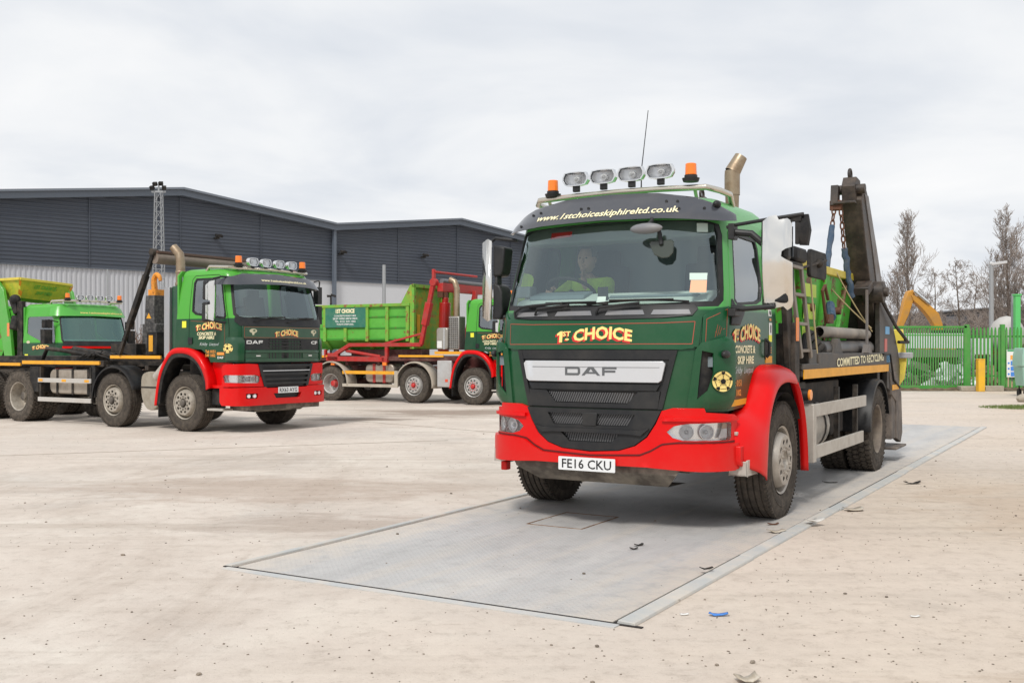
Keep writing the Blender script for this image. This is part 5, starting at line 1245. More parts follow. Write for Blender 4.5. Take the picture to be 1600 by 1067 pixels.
# fuel tank, battery, air tanks
b = MB(); b.cyl((-1.35, .78, .68), (-2.35, .78, .68), .30, n=24); ft = b.build('fuel_tank', ALU, T, bevel=.02)
b = MB()
for x_ in (-1.55, -2.15): b.lathe([(x_-.03, .306), (x_+.03, .306)], (0, .78, .68), 'x', 24)
b.build('tank_strap', CHAS, ft, split=True)
MB().cyl((-2.55, .98, .66), (-2.55, .60, .66), .13, n=20).cyl((-2.85, .98, .66), (-2.85, .60, .66), .13, n=20).build('air_tank', CHAS, T, bevel=.01, split=True)
MB().bx((-1.25, .45, .9), (-.85, 1.1, 1.18)).bx((-3.3, .5, .85), (-1.3, .95, 1.15)).bx((-3.3, .7, .55), (-3.0, 1.0, .85)).build('side_box', CHAS, T, bevel=.01, split=True)
for sg in (1, -1):
    b = MB(); b.bx((-1.12, sg*1.205, .84), (-3.45, sg*1.235, .965)); sgd = b.build('side_guard', ALU, T, bevel=.004)
    MB().bx((-1.12, sg*1.205, .43), (-3.30, sg*1.235, .56)).build('lower_rail', ALU, sgd, bevel=.004)
    MB().bx((-1.00, sg*1.13, .40), (-1.117, sg*1.24, .968)).build('end_post', ALU, sgd, bevel=.006)
    MB().bx((-2.2, sg*1.15, .55), (-2.26, sg*1.20, 1.1)).bx((-3.1, sg*1.15, .50), (-3.16, sg*1.20, 1.1)).build('guard_stay', CHAS, sgd, split=True)
    # rear mudguard arch
    pts = [(-4.20+.60*math.cos(R(a)), .54+.60*math.sin(R(a))) for a in range(-2, 168, 8)]
    pts = [(x_, z_) for x_, z_ in pts]
    b = MB(); b.loft([[(x_, sg*.60, z_) for x_, z_ in pts], [(x_, sg*1.20, z_) for x_, z_ in pts], [(-4.2+(x_+4.2)*.98, sg*1.25, .54+(z_-.54)*.98) for x_, z_ in pts], [(-4.2+(x_+4.2)*.93, sg*1.255, .54+(z_-.54)*.93) for x_, z_ in pts]]); o = b.build('rear_mudguard', BLK, T); s_ = o.modifiers.new('s', 'SOLIDIFY'); s_.thickness = .012
    MB().cyl((-.98, sg*1.05, 1.06), (-.98, sg*1.20, 1.06), .06, n=16).build('lamp_stalk', BLK, T)
    MB().cyl((-.98, sg*1.20, 1.06), (-.98, sg*1.225, 1.06), .052, n=16).build('side_indicator', mat('indicator_orange', (.85, .28, .03), .3, coat=.4), T, bevel=.005)
# deck
b = MB(); b.bx((-.86, -1.17, 1.235), (-5.35, 1.17, 1.30)); b.bx((-.86, -1.17, 1.30), (-5.3, -1.10, 1.44)); b.bx((-1.5, 1.10, 1.30), (-5.3, 1.17, 1.46))
b.bx((-.86, .9, 1.30), (-1.5, 1.17, 1.36)); deck = b.build('body_deck', BODYK, T, bevel=.008)
for sg in (1, -1): MB().bx((-.88, sg*1.172, 1.215), (-5.10, sg*1.182, 1.305)).build('yellow_stripe', YEL, deck, smooth=0)
sfn = plane_fn((-3.0, 1.172, 1.33), (-1, 0, 0), (0, 0, 1))
b = MB(); b.text('COMMITTED TO RECYCLING', plane_fn((0, 1.172, 0), (-1, 0, .018), (.0, 0, 1)), 3.52, 1.27+.0, 2.55, .095, .004, bold=.025, ga=0); b.build('slogan', CREAMW, deck, smooth=0)
# headboard frame and ladder
b = MB()
b.beam((-.62, 1.12, 1.20), (-.40, 1.12, 2.40), .05, .20, up=(1, 0, 0)); b.beam((-.62, -1.12, 1.20), (-.40, -1.12, 2.40), .05, .20, up=(1, 0, 0)); b.beam((-.5, -1.1, 2.36), (-.5, 1.1, 2.36), .08, .08); b.beam((-.60, -1.1, 1.5), (-.60, 1.1, 1.5), .08, .3); b.bx((-.72, 1.02, 1.15), (-.56, 1.18, 1.75))
b.bx((-.44, -.9, 1.44), (-.40, .9, 2.3))
hb = b.build('headboard', CHAS, T, bevel=.006)
MB().bx((-.585, 1.182, 1.58), (-.665, 1.190, 1.80)).build('orange_plate', mat('orange_label', (.75, .25, .08), .5), hb, smooth=0)
b = MB(); lx = [(-.52, 2.26), (-.92, 2.26), (-.90, 1.45), (-1.22, 1.45)]
b.beam((-.50, 1.15, 2.28), (-.82, 1.17, 1.42), .03, .05); b.beam((-.88, 1.15, 2.28), (-1.17, 1.17, 1.42), .03, .05)
for t in (.0, .30, .62, .92): b.beam((-.50-.32*t, 1.15, 2.28-.86*t), (-.88-.29*t, 1.15, 2.28-.86*t), .05, .03)
b.build('ladder', mat('ladder_steel', (.23, .20, .165), .5, metal=.2, dirt=(.12, .08, .05), damt=.5), T, bevel=.003)
MB().bx((-.372, -1.04, 1.05), (-.335, 1.04, 2.62)).build('cab_rear_panel', BLKM, T, bevel=.01)
# work mirrors behind the cab
MB().prism(rrect(-1.86, 2.22, -1.20, 2.50, .06), 'xz', 1.12, 1.16).build('rear_view_board', BLKM, T, bevel=.01)
MB().box((-.85, 1.12, 2.41), (.40, .10, .14)).build('work_lamp', BLKM, T, bevel=.03)
MB().tube([(-.65, 1.1, 2.30), (-1.05, 1.12, 2.30), (-1.5, 1.18, 2.38), (-1.75, 1.18, 2.42)], .014, 6).sphere((-1.5, 1.17, 2.37), .045).bx((-.4, .95, 2.28), (-.95, 1.15, 2.33)).build('mirror_stay', CHAS, T)
# hydraulic rams on the deck (near side)
b = MB(); b.cyl((-2.05, 1.02, 1.50), (-4.5, 1.02, 1.52), .095, n=24); rm = b.build('hydraulic_ram', mat('ram_grey', (.035, .033, .032), .4, metal=.0, dirt=DUST, damt=.3), T, bevel=.01)
b = MB()
for k in range(60): b.lathe([(-2.1-.04*k, .052), (-2.12-.04*k, .064), (-2.14-.04*k, .052)], (0, 1.02, 1.69), 'x', 16)
b.build('ribbed_hose', mat('hose_grey', (.22, .20, .18), .6, dirt=DUST, damt=.4), T)
b = MB(); 
for k, (zz_, r_) in enumerate(((1.66, .03), (1.62, .03), (1.57, .035), (1.52, .03))): b.tube([(-2.1, .98, zz_), (-1.9, .98+.04*k, zz_+.02), (-1.6, 1.0, zz_-.02-.05*k), (-1.42, 1.0, zz_-.25), (-1.40, .95, 1.30)], r_, 8)
b.build('hoses', BLKM, T)
MB().prism([(-2.2, 1.36), (-2.75, 1.36), (-2.55, 1.62), (-2.38, 1.62)], 'xz', 1.08, 1.14).bx((-1.15, 1.0, 1.31), (-1.45, 1.16, 1.50)).bx((-1.6, .95, 1.31), (-2.2, 1.14, 1.47)).build('ram_bracket', BODYK, T, bevel=.01)
b = MB(); b.beam((-3.80, 1.17, 1.46), (-3.80, 1.17, 2.22), .07, .02); b.prism([(-3.65, 1.46), (-3.95, 1.46), (-3.86, 1.56), (-3.74, 1.56)], 'xz', 1.14, 1.20); b.build('upright_strap', mat('strap_steel', (.14, .13, .125), .5, dirt=(.12, .07, .04), damt=.6), T)
MB().cyl((-4.45, 1.0, 2.22), (-4.45, 1.25, 2.22), .135, n=24).cyl((-4.45, .9, 2.22), (-4.45, 1.3, 2.22), .06).box((-4.15, 1.05, 2.26), (.3, .2, .1), (0, R(20), 0)).build('sheave_drum', ARMK, T, bevel=.01)
# lifting arms, towers
def lift_arm(sg, topz=3.50):
    y0, y1 = sg*.86, sg*1.10
    pl = [(-3.92, topz-.04), (-3.84, topz-.18), (-3.88, topz-.30), (-4.10, 2.75), (-4.42, 2.2), (-4.9, 1.60), (-5.5, 1.60), (-5.12, 2.30), (-4.72, 2.80), (-4.22, topz-.1), (-4.05, topz+.02)]
    b = MB(); b.prism([(x_, z_) for x_, z_ in pl], 'xz', y0, y1); o = b.build('lifting_arm', ARMK, T, bevel=.012)
    MB().prism([(-4.02, 2.8+.55), (-4.12, 2.8+.55), (-4.42, 2.62), (-4.34, 2.62)], 'xz', y1*.85, y1*.86).build('arm_rib', RUST, o)
    # side plate, lighter grey
    pp = [(-3.98, topz-.10), (-4.18, topz-.10), (-4.68, 2.80), (-5.08, 2.30), (-5.46, 1.62), (-5.15, 1.62), (-4.75, 2.25), (-4.45, 2.75)]
    MB().prism([(x_, z_) for x_, z_ in pp], 'xz', y1+sg*.002, y1+sg*.012).build('arm_side_plate', mat('arm_grey', (.15, .14, .135), .45, dirt=(.12, .08, .05), damt=.6, dscale=5), o, smooth=0)
    # head with pulley block and eye
    b = MB(); b.prism([(-3.74, topz-.02), (-3.84, topz+.10), (-4.05, topz+.08), (-4.12, topz-.15), (-3.78, topz-.20)], 'xz', sg*.88, sg*1.04); b.prism([(-3.68, topz-.25), (-3.72, topz-.0), (-3.82, topz-.02), (-3.80, topz-.25)], 'xz', sg*.76, sg*.85)
    b.cyl((-3.86, sg*.78, topz-.05), (-3.86, sg*1.14, topz-.05), .06); torus(b, (-3.90, sg*.95, topz+.14), .06, .02, (1, 0, 0), (0, 0, 1), 16, 6); b.bx((-3.66, sg*.80, topz-.24), (-3.74, sg*1.06, topz-.21)); b.build('arm_head', ARMK, o, bevel=.006)
    # tower plate
    b = MB(); b.prism([(-4.60, 1.32), (-4.60, 2.16), (-4.80, 2.20), (-5.35, 1.95), (-5.85, 1.50), (-6.02, 1.25), (-5.95, .98), (-5.5, .90), (-5.1, 1.0), (-5.1, 1.32)], 'xz', sg*1.105 if sg > 0 else -1.165, sg*1.165 if sg > 0 else -1.105)
    b.bx((-4.62, sg*.6, 1.30), (-5.9, sg*1.10, 1.40)); tw = b.build('tower_plate', BODYK, T, bevel=.006)
    for (a0, z0, a1, z1, m_) in ((-4.95, 1.70, -5.22, 1.80, BLUEL), (-4.90, 1.47, -5.06, 1.64, mat('sticker_red', (.55, .12, .1), .5)), (-5.02, 1.33, -5.25, 1.45, BLUEL)):
        MB().bx((a0, sg*1.166, z0), (a1, sg*1.170, z1)).build('sticker', m_, tw, smooth=0)
    MB().tube([(-4.55, sg*1.20, 2.12), (-5.3, sg*1.24, 1.80), (-6.2, sg*1.24, 1.60)], .022, 6).tube([(-6.2, sg*1.24, 1.60), (-5.7, sg*1.20, 1.60)], .022, 6).tube([(-4.7, sg*1.19, 1.44), (-5.1, sg*1.2, 1.44), (-5.35, sg*1.2, 1.1), (-5.8, sg*1.2, .98)], .014, 6).build('pull_rod', CHAS, tw)
    # rear stabiliser leg
    b = MB(); b.bx((-5.35, sg*.95, .30), (-5.62, sg*1.17, 1.30)); b.prism([(-5.2, 1.2), (-5.62, 1.2), (-6.0, .9), (-6.08, .35), (-5.95, .22), (-5.62, .30), (-5.62, .8), (-5.3, .9)], 'xz', sg*1.12, sg*1.185); b.bx((-5.25, sg*.85, .17), (-6.0, sg*1.25, .20)); b.build('stabiliser', mat('leg_dirty', (.09, .075, .065), .7, dirt=(.26, .21, .17), damt=.8, dscale=5), T, bevel=.008)
    MB().bx((-5.30, sg*1.19, .96), (-5.75, sg*1.195, 1.03)).build('rear_yellow_strip', YEL, tw, smooth=0)
lift_arm(1); lift_arm(-1, 3.40)
YB = mat('tail_yellow', (.75, .60, .08), .5, dirt=(.3, .2, .1), damt=.4)
MB().prism([(.80, .98), (1.14, .98), (1.22, 1.1), (1.25, 1.35), (1.20, 1.78), (.80, 1.78)], 'yz', -6.06, -6.0).build('tail_board', YB, T, bevel=.01)
MB().bx((-5.95, .9, 1.38), (-6.1, 1.32, 1.46)).build('tail_lamp', mat('tail_lamp_grey', (.35, .35, .36), .4), T, bevel=.01)
MB().bx((-4.98, -1.1, 1.30), (-4.92, 1.1, 2.30)).bx((-4.95, -1.1, 1.1), (-4.8, 1.1, 1.30)).build('rear_crossmember', BODYK, T, bevel=.01)
# chains and slings (near side)
hx_, hy_, hz_ = -3.72, .80, 3.22
b = MB(); chain(b, (hx_, hy_, hz_), (hx_+.10, hy_, 2.98), .07, .010, .024); b.build('lifting_chain', RUST, T); b = MB(); chain(b, (hx_, hy_+.08, hz_-.02), (hx_-.08, hy_+.1, 2.72), .07, .010, .024); b.build('lifting_chain', RUST, T); b = MB()
sling1 = (-3.20, .80, 2.16); sling2 = (-4.0, .95, 2.14)
chain(b, sling1, (-3.12, .82, 1.55), .07, .011, .026); b.build('lifting_chain', RUST, T); MB().box((hx_-.02, hy_+.02, hz_+.03), (.09, .14, .12)).build('chain_shackle', RUST, T, bevel=.01)
b = MB(); p0 = V((hx_+.10, hy_, 2.99)); p1 = V(sling1); N = 14
b.tube([p0.lerp(p1, i/N)+V((rnd.uniform(-.008, .008), rnd.uniform(-.008, .008), 0)) for i in range(N+1)], [.036+rnd.uniform(-.005, .005) for i in range(N+1)], 9)
p0 = V((hx_-.08, hy_+.1, 2.73)); p1 = V(sling2)
b.tube([p0.lerp(p1, i/N)+V((rnd.uniform(-.01, .01), rnd.uniform(-.01, .01), 0)) for i in range(N+1)], [.038+rnd.uniform(-.005, .005) for i in range(N+1)], 9)
b.tube([(-3.10, .9, 2.02), (-2.75, 1.0, 1.86)], .05, 8)
b.build('chain_sleeve', SLEEVE, T, split=True)
MB().tube([(-2.65, 1.0, 1.86), (-2.45, 1.02, 1.80), (-2.35, 1.02, 1.92), (-2.25, 1.02, 2.14), (-2.35, 1.02, 2.2), (-2.5, 1.02, 2.05)], .018, 6).box((-2.62, 1.0, 1.84), (.2, .06, .1)).build('lifting_hook', RUST, T)
b = MB()
for p, q in (((-3.4, .9, 2.42), (-4.0, 1.19, 1.72)), ((-3.2, .7, 2.44), (-3.95, 1.19, 1.76)), ((-3.3, .6, 2.40), (-4.3, 1.0, 2.22)), ((-1.35, 1.12, 2.25), (-1.55, 1.14, 1.45))):
    p, q = V(p), V(q); b.tube([p.lerp(q, i/6)+V((0, 0, -.03*math.sin(PI*i/6))) for i in range(7)], .009, 5)
b.build('rope', ROPE, T, split=True)

# skip carried on the front lorry
def wpt(o, lx, ly, lz): return (o.location.x+lx*math.cos(o.rotation_euler.z)-ly*math.sin(o.rotation_euler.z), o.location.y+lx*math.sin(o.rotation_euler.z)+ly*math.cos(o.rotation_euler.z), lz)
SKG = mat('skip_green', (.07, .42, .035), .5, dirt=(.10, .22, .04), damt=.6, dscale=3, rust=(.16, .07, .03), ramt=.8, rscale=3.5)
SKY_ = mat('skip_yellow', (.62, .50, .06), .5, dirt=(.3, .25, .05), damt=.5, dscale=5, rust=(.14, .06, .03), ramt=.4, rscale=6)
K = thing('green_skip', 'bright green skip with yellow rim and rust streaks, carried on the front lorry', 'skip', wpt(T, -2.9, 0, 1.31), MT)
def hull(hl0, hl1, hw0, hw1, h, th=.03):
    r = lambda hl, hw, z: [(-hl, -hw, z), (hl, -hw, z), (hl, hw, z), (-hl, hw, z)]
    return r(hl0, hw0, 0), r(hl1, hw1, h)
lo, hi = hull(1.40, 1.62, .78, .86, 1.10)
b = MB(); b.loft([lo, hi], closed=True); b.bm.faces.new([b.bm.verts.new(p) for p in lo]); o = b.build('skip_shell', SKG, K, smooth=0); s_ = o.modifiers.new('s', 'SOLIDIFY'); s_.thickness = .02
b = MB()
for i in range(4): b.beam(hi[i], hi[(i+1) % 4], .09, .09)
b.build('top_rim', SKY_, K, bevel=.01, smooth=0)
b = MB()
for sg in (1, -1):
    for x_ in (-1.1, 0, 1.1): b.beam((x_*.62, sg*.79, .05), (x_, sg*.875, 1.05), .07, .04, up=(1, 0, 0))
b.build('side_rib', SKG, K, smooth=0, split=True)
b = MB()
for sx_ in (-.6, .65): b.cyl((sx_, .84, .65), (sx_, .93, .65), .045, n=14)
b.build('lifting_lug', RUST, K, split=True)
MB().bx((.95, .893, .52), (.45, .897, .68)).bx((.95, .88, .28), (.45, .884, .44)).bx((.95, .90, .76), (.45, .904, .90)).build('faded_lettering', mat('faded_yellow', (.45, .60, .08), .6), K, smooth=0)

# driver
SKIN = mat('skin', (.50, .30, .22), .55); HIVIS = mat('hi_vis_yellow', (.62, .92, .06), .8, var=.15); HAIR = mat('grey_hair', (.14, .12, .11), .8)
def skin_body(name, joints, bones, m, parent=None, sub=2):
    me = bpy.data.meshes.new(name); names = list(joints); me.from_pydata([joints[k][:3] for k in names], [(names.index(a), names.index(c)) for a, c in bones], [])
    o = bpy.data.objects.new(name, me); COL.objects.link(o); o.parent = parent; ALL.append(o)
    md = o.modifiers.new('skin', 'SKIN'); sv = me.skin_vertices[0].data
    for i, k in enumerate(names):
        r = joints[k][3]; sv[i].radius = (r, r) if not isinstance(r, tuple) else r; sv[i].use_root = (i == 0)
    s_ = o.modifiers.new('sub', 'SUBSURF'); s_.levels = sub; s_.render_levels = sub
    me.materials.append(m); return o
DX = .02
J = dict(pelvis=(.08, 0, 1.74, .15), waist=(.07, 0, 1.90, .14), chest=(.09, 0, 2.07, .17), neck0=(.12, 0, 2.19, .06), neck1=(.15, 0, 2.25, .055),
         shR=(.10, -.19, 2.14, .065), elR=(.34, -.30, 1.97, .045), wrR=(.50, -.22, 2.07, .03), haR=(.545, -.19, 2.10, .036),
         shL=(.10, .19, 2.14, .065), elL=(.30, .18, 1.98, .045), wrL=(.30, .04, 2.13, .03), haL=(.27, .02, 2.19, .034),
         hipR=(.14, -.10, 1.72, .09), knR=(.52, -.14, 1.74, .065), ftR=(.62, -.14, 1.47, .045), hipL=(.14, .10, 1.72, .09), knL=(.52, .14, 1.74, .065), ftL=(.62, .14, 1.47, .045))
Bn = [('pelvis', 'waist'), ('waist', 'chest'), ('chest', 'neck0'), ('neck0', 'neck1'), ('chest', 'shR'), ('shR', 'elR'), ('elR', 'wrR'), ('wrR', 'haR'), ('chest', 'shL'), ('shL', 'elL'), ('elL', 'wrL'), ('wrL', 'haL'), ('pelvis', 'hipR'), ('hipR', 'knR'), ('knR', 'ftR'), ('pelvis', 'hipL'), ('hipL', 'knL'), ('knL', 'ftL')]
for hd, base, fw, side in (('R', (.545, -.19, 2.10), (.35, .1, -.5), (0, 1, 0)), ('L', (.27, .02, 2.19), (-.1, -.2, .9), (.9, 0, .1))):
    f_, s2_ = V(fw).normalized(), V(side).normalized(); up_ = f_.cross(s2_)
    for i in range(5):
        n0 = 'f%s%d' % (hd, i); k = (i-1.5)*.018
        p0 = V(base)+f_*.03+s2_*k if i < 4 else V(base)+s2_*.035
        p1 = p0+f_*(.04 if i < 4 else .02)+up_*.012+(s2_*.02 if i == 4 else V((0, 0, 0))); p2 = p1+f_*.015-up_*.025
        J[n0+'a'] = (*p0, .010); J[n0+'b'] = (*p1, .009); J[n0+'c'] = (*p2, .007); Bn += [('ha'+hd, n0+'a'), (n0+'a', n0+'b'), (n0+'b', n0+'c')]
D = thing('person', 'driver in a yellow high-visibility jacket behind the steering wheel, one hand at the chin', 'person', wpt(T, .10, -.58, 0), MT)
D.location.z = -.02
bd = skin_body('body', J, Bn, SKIN, D)
# head
hb_ = MB(); hb_.sphere((.16, 0, 2.375), .105, (1.0, .80, 1.22), 24, 16)
for v in hb_.bm.verts:
    d = v.co-V((.16, 0, 2.375))
    if d.z < -.02 and d.x > 0: v.co.x += .012; v.co.y *= 1-.22*min(1, -d.z/.12)
    if d.x > .07: v.co.x = .16+.07+(d.x-.07)*.5
hb_.sphere((.258, 0, 2.36), .018, (1.1, .75, 1.5), 10, 8)     # nose
hb_.sphere((.243, 0, 2.318), .022, (.5, 1.1, .35), 10, 6); hb_.sphere((.235, 0, 2.285), .028, (.7, 1, .7), 10, 6)
for s1 in (-1, 1): hb_.sphere((.155, s1*.086, 2.37), .026, (.8, .35, 1.2), 8, 6); hb_.sphere((.238, s1*.035, 2.402), .022, (.5, 1.2, .4), 8, 6)
hd_ = hb_.build('head', SKIN, bd, smooth=80)
e_ = MB()
for s1 in (-1, 1): e_.sphere((.246, s1*.034, 2.385), .0095, (.6, 1.2, .8), 8, 6)
e_.build('eyes', BLK, bd, smooth=80)
h_ = MB(); h_.sphere((.145, 0, 2.395), .112, (1.0, .84, 1.10), 20, 14)
bmesh.ops.delete(h_.bm, geom=[v for v in h_.bm.verts if (v.co.x > .215 and v.co.z < 2.46) or (v.co.z < 2.39 and v.co.x > .15) or v.co.z < 2.31], context='VERTS'); h_.build('hair', HAIR, bd, smooth=80)
JJ = {k: (v[0], v[1], v[2], v[3]+(.014 if k not in ('chest', 'pelvis', 'waist') else .02)) for k, v in J.items() if k in ('pelvis', 'waist', 'chest', 'neck0', 'shR', 'elR', 'shL', 'elL')}
for s1, w_ in (('R', 'wrR'), ('L', 'wrL')):
    a_, c_ = V(J['el'+s1][:3]), V(J[w_][:3]); JJ['cu'+s1] = (*(a_.lerp(c_, .8)), .045)
JJ['neck0'] = (.12, 0, 2.19, .072)
skin_body('jacket', JJ, [('pelvis', 'waist'), ('waist', 'chest'), ('chest', 'neck0'), ('chest', 'shR'), ('shR', 'elR'), ('elR', 'cuR'), ('chest', 'shL'), ('shL', 'elL'), ('elL', 'cuL')], HIVIS, bd)
JT = {k: (v[0], v[1], v[2], v[3]+.015) for k, v in J.items() if k in ('pelvis', 'hipR', 'knR', 'ftR', 'hipL', 'knL', 'ftL')}
skin_body('trousers', JT, [('pelvis', 'hipR'), ('hipR', 'knR'), ('knR', 'ftR'), ('pelvis', 'hipL'), ('hipL', 'knL'), ('knL', 'ftL')], mat('navy_cloth', (.02, .025, .05), .9), bd)

# ================================================================== EIGHT-WHEEL HOOK LORRIES
planC = [(1.33, 0), (1.327, .25), (1.318, .5), (1.302, .75), (1.275, .93), (1.225, 1.06), (1.14, 1.13), (1.03, 1.15), (.6, 1.155), (0, 1.155), (-.30, 1.155)]
SC = Surf(planC, [(.4, 0), (1.92, 0.0), (2.06, .03), (2.70, .20), (2.95, .30)], [(2.0, 0), (2.3, .015), (2.75, .07), (3.0, .12)])
MESHG = mat('stack_shield_steel', (.34, .33, .31), .45, metal=.7, dirt=(.2, .15, .12), damt=.5, dscale=12)
def cf_cab(root, number=None, hubless=False):
    cy, cx, P, Fn = SC.sy, SC.sx, SC.P, SC.Fr
    back = -.34
    half = [(0, 1.27), (cx(.62), 1.27), (cx(.55), 1.40), (cx(.38), 1.50), (cx(back), 1.53), (cx(back+.14), 2.86), (0, 2.86)]
    ws = [(0, 2.03), (cy(.9), 2.035), (cy(1.06), 2.06), (cy(1.10), 2.12), (cy(1.09), 2.66), (cy(1.03), 2.74), (0, 2.76)]
    wl = [(-a, b) for a, b in reversed(ws[1:-1])]+[ws[0]][0:0]+ws[0:1][0:0]
    ws_loop = ws[:-1][1:]+[(-a, b) for a, b in reversed(ws[1:-1])]
    win = lambda sg: [(sg*cx(x), z) for x, z in ((1.06, 2.09), (1.0, 2.04), (.22, 2.13), (.12, 2.19), (.11, 2.72), (.17, 2.80), (.99, 2.80), (1.06, 2.74))]
    b = MB(); b.patch(mir(half), P, 0, .035, [ws_loop, win(1), win(-1)], ga=.07, gb=.2)
    us = [cx(back+.14)*(-1+2*i/80) for i in range(81)]; rows = []
    for z, off in ((2.86, 0), (2.91, -.012), (2.95, -.04), (2.975, -.09), (2.985, -.16), (2.99, -.4)):
        row = []
        for u in us:
            p = P(u, z, off); p.x = max(p.x, back+.14+min(.2, -off)*.8); row.append(p)
        rows.append(row)
    b.loft(rows)
    for i in range(40):
        q = [rows[-1][i], rows[-1][i+1], rows[-1][79-i], rows[-1][80-i]]
        try: b.bm.faces.new([b.bm.verts.new(p) for p in q])
        except ValueError: pass
    b.prism([(-1.14, 1.5), (1.14, 1.5), (1.14, 2.86), (1.05, 2.95), (-1.05, 2.95), (-1.14, 2.86)], 'yz', back+.06, back+.10)
    cab = b.build('cab_body', P_CF, root, smooth=40)
    MB().bx((-.22, -1.08, 1.5), (1.15, 1.08, 1.62)).bx((-.22, -1.08, 1.5), (-.20, 1.08, 2.84)).build('interior_lining', INT, cab, smooth=0)
    for y_ in (-.6, .55):
        b = MB(); b.box((.2, y_, 1.85), (.48, .48, .14)); b.box((-.02, y_, 2.2), (.12, .46, .66), (0, R(-10), 0)); b.box((-.08, y_, 2.58), (.09, .26, .18)); b.bx((0, y_-.2, 1.6), (.35, y_+.2, 1.8)); b.build('cab_seat', SEAT, cab, bevel=.02)
    b = MB(); b.prism([(1.2, 1.7), (1.22, 2.02), (1.0, 2.10), (.75, 2.12), (.72, 1.75)], 'xz', -1.03, 1.03); b.build('dashboard', DASH, cab, bevel=.02)
    b = MB(); torus(b, (.66, -.6, 2.16), .23, .017, (0, 1, 0), (.85, 0, .5), 28, 6); b.build('steering_wheel', BLKM, cab)
    # windscreen
    i_ = [(a*.955, 2.03+(z-2.03)*.93+.035) for a, z in ws_loop]
    MB().patch([(a*1.004, z) for a, z in ws_loop], P, .004, .03, [i_], ga=.08, gb=.2).build('windscreen_seal', BLK, root)
    MB().patch([(a*.985, 2.04+(z-2.04)*.985) for a, z in ws_loop], P, -.012, 0, ga=.08, gb=.2).build('windscreen', GLASS, root, smooth=60)
    MB().patch(mir([(0, 1.925), (cy(1.03), 1.925), (cy(1.10), 2.00), (cy(1.09), 2.08), (0, 2.065)]), P, .012, .03, ga=.08, gb=0).build('wiper_cowl', BLK, root, bevel=.005)
    b = MB()
    for y0, y1 in ((-.75, .0), (.05, .8)): b.tube([Fn(y0, 2.0, .03), Fn((y0+y1)/2, 2.08, .05), Fn(y1, 2.09, .04)], .012, 5); b.tube([Fn(y0-.05, 2.075, .035), Fn(y1, 2.10, .035)], .01, 4)
    b.build('wiper', BLKM, root, split=True)
    for sg in (1, -1):
        fn = SC.side(sg); f2 = (lambda sg: lambda a, z, o: P(sg*a, z, o))(sg)
        w_ = [(x, z) for x, z in ((1.045, 2.10), (.99, 2.055), (.225, 2.145), (.135, 2.20), (.125, 2.71), (.18, 2.785), (.98, 2.785), (1.045, 2.73))]
        MB().patch([(1.055, 2.095), (.995, 2.045), (.22, 2.137), (.127, 2.195), (.117, 2.715), (.175, 2.793), (.985, 2.793), (1.055, 2.735)], fn, .003, .02, [[(1.025, 2.12), (.98, 2.085), (.24, 2.17), (.16, 2.215), (.15, 2.70), (.19, 2.76), (.97, 2.76), (1.025, 2.715)]], ga=.1, gb=.2).build('window_seal', BLK, root)
        MB().patch(w_, fn, -.01, 0, ga=.1, gb=.3).build('side_window', GLASSD, root, smooth=60)
        # door outline and lower coach seams
        b = MB(); outline(b, [(1.08, 1.30), (1.09, 2.02), (1.09, 2.80), (1.0, 2.85), (.15, 2.85), (.07, 2.78), (.05, 1.56)], fn, .0025, .010, False); b.build('door_seam', DARK, root, smooth=0)
        b = MB(); outline(b, [(.98, 1.98), (.10, 2.02)], fn, .003, .006, False); outline(b, [(.98, 1.98), (.98, 1.35)], fn, .003, .005, False); b.build('coachline', LINE, root, smooth=0)
        MB().patch(rrect(.04, 1.60, .15, 1.72, .02), fn, .02, .02, ga=0, gb=0).build('door_handle', BLK, root, bevel=.005)
        MB().patch([(-.13, 1.90), (-.02, 1.90), (-.02, 2.02), (-.13, 2.02)], fn, .006, .004, ga=0, gb=0).build('yellow_sticker', YELB, root, smooth=0)
        cxm = sg*cx(.58)
        logo_choice(root, P, cxm, 1.845, .68, .135, off=.004, name='door_name')
        b = MB(); b.text('CONCRETE &', P, cxm-sg*0-.06, 1.755, .50, .06, .004, bold=.03, shear=.15, ga=.1); b.text('SKIP HIRE', P, cxm-.06, 1.685, .42, .06, .004, bold=.03, shear=.15, ga=.1); b.build('door_lettering', CREAMW, root, smooth=0)
        script(root, P, cxm, 1.56, .50, .075)
        b = MB(); b.text('Tel: 0151', P, sg*cx(.62), 1.435, .26, .055, .004, bold=.03, ga=.1); b.text('549 1002', P, sg*cx(.62), 1.365, .26, .055, .004, bold=.03, ga=.1); b.build('telephone_number', LORNG, root, smooth=0)
        MB().patch([(.97, 1.40), (.79, 1.40), (.79, 1.45), (.97, 1.45)], fn, .005, .003, ga=0, gb=0).build('small_sticker', LORNG, root, smooth=0)
        b = MB(); b.text('DAF', P, sg*cx(.88), 1.335, .15, .04, .005, bold=.03, ga=.1); b.build('small_badge', WHITE, root, smooth=0)
        # corner air deflector
        bl = [(cy(.97), 1.30), (cx(1.03), 1.30), (cx(1.02), 1.66), (cx(1.05), 1.72), (cy(1.0), 1.72), (cy(.96), 1.66)]
        MB().patch(bl, lambda a, z, o, f2=f2: f2(a, z, o+.02*max(0, min(1, (1.72-z)/.08))), .012, .03, ga=.05, gb=.08).build('air_deflector', mat('dark_green_cf', (.003, .055, .020), .30, coat=.35, dirt=DUST, damt=.05), root, bevel=.006)
        if sg < 0: football(root, P, -cx(1.08), 1.52, .085, off=.038, ax=1.1)
    DG = MATS['dark_green_cf']
    # front panel, badges and grille rows
    fp = MB().patch(mir([(0, 1.70), (cy(.98), 1.70), (cy(1.0), 1.72), (cy(1.0), 1.915), (0, 1.92)]), P, .014, .02, ga=.08, gb=0).build('front_panel', DG, root, bevel=.005)
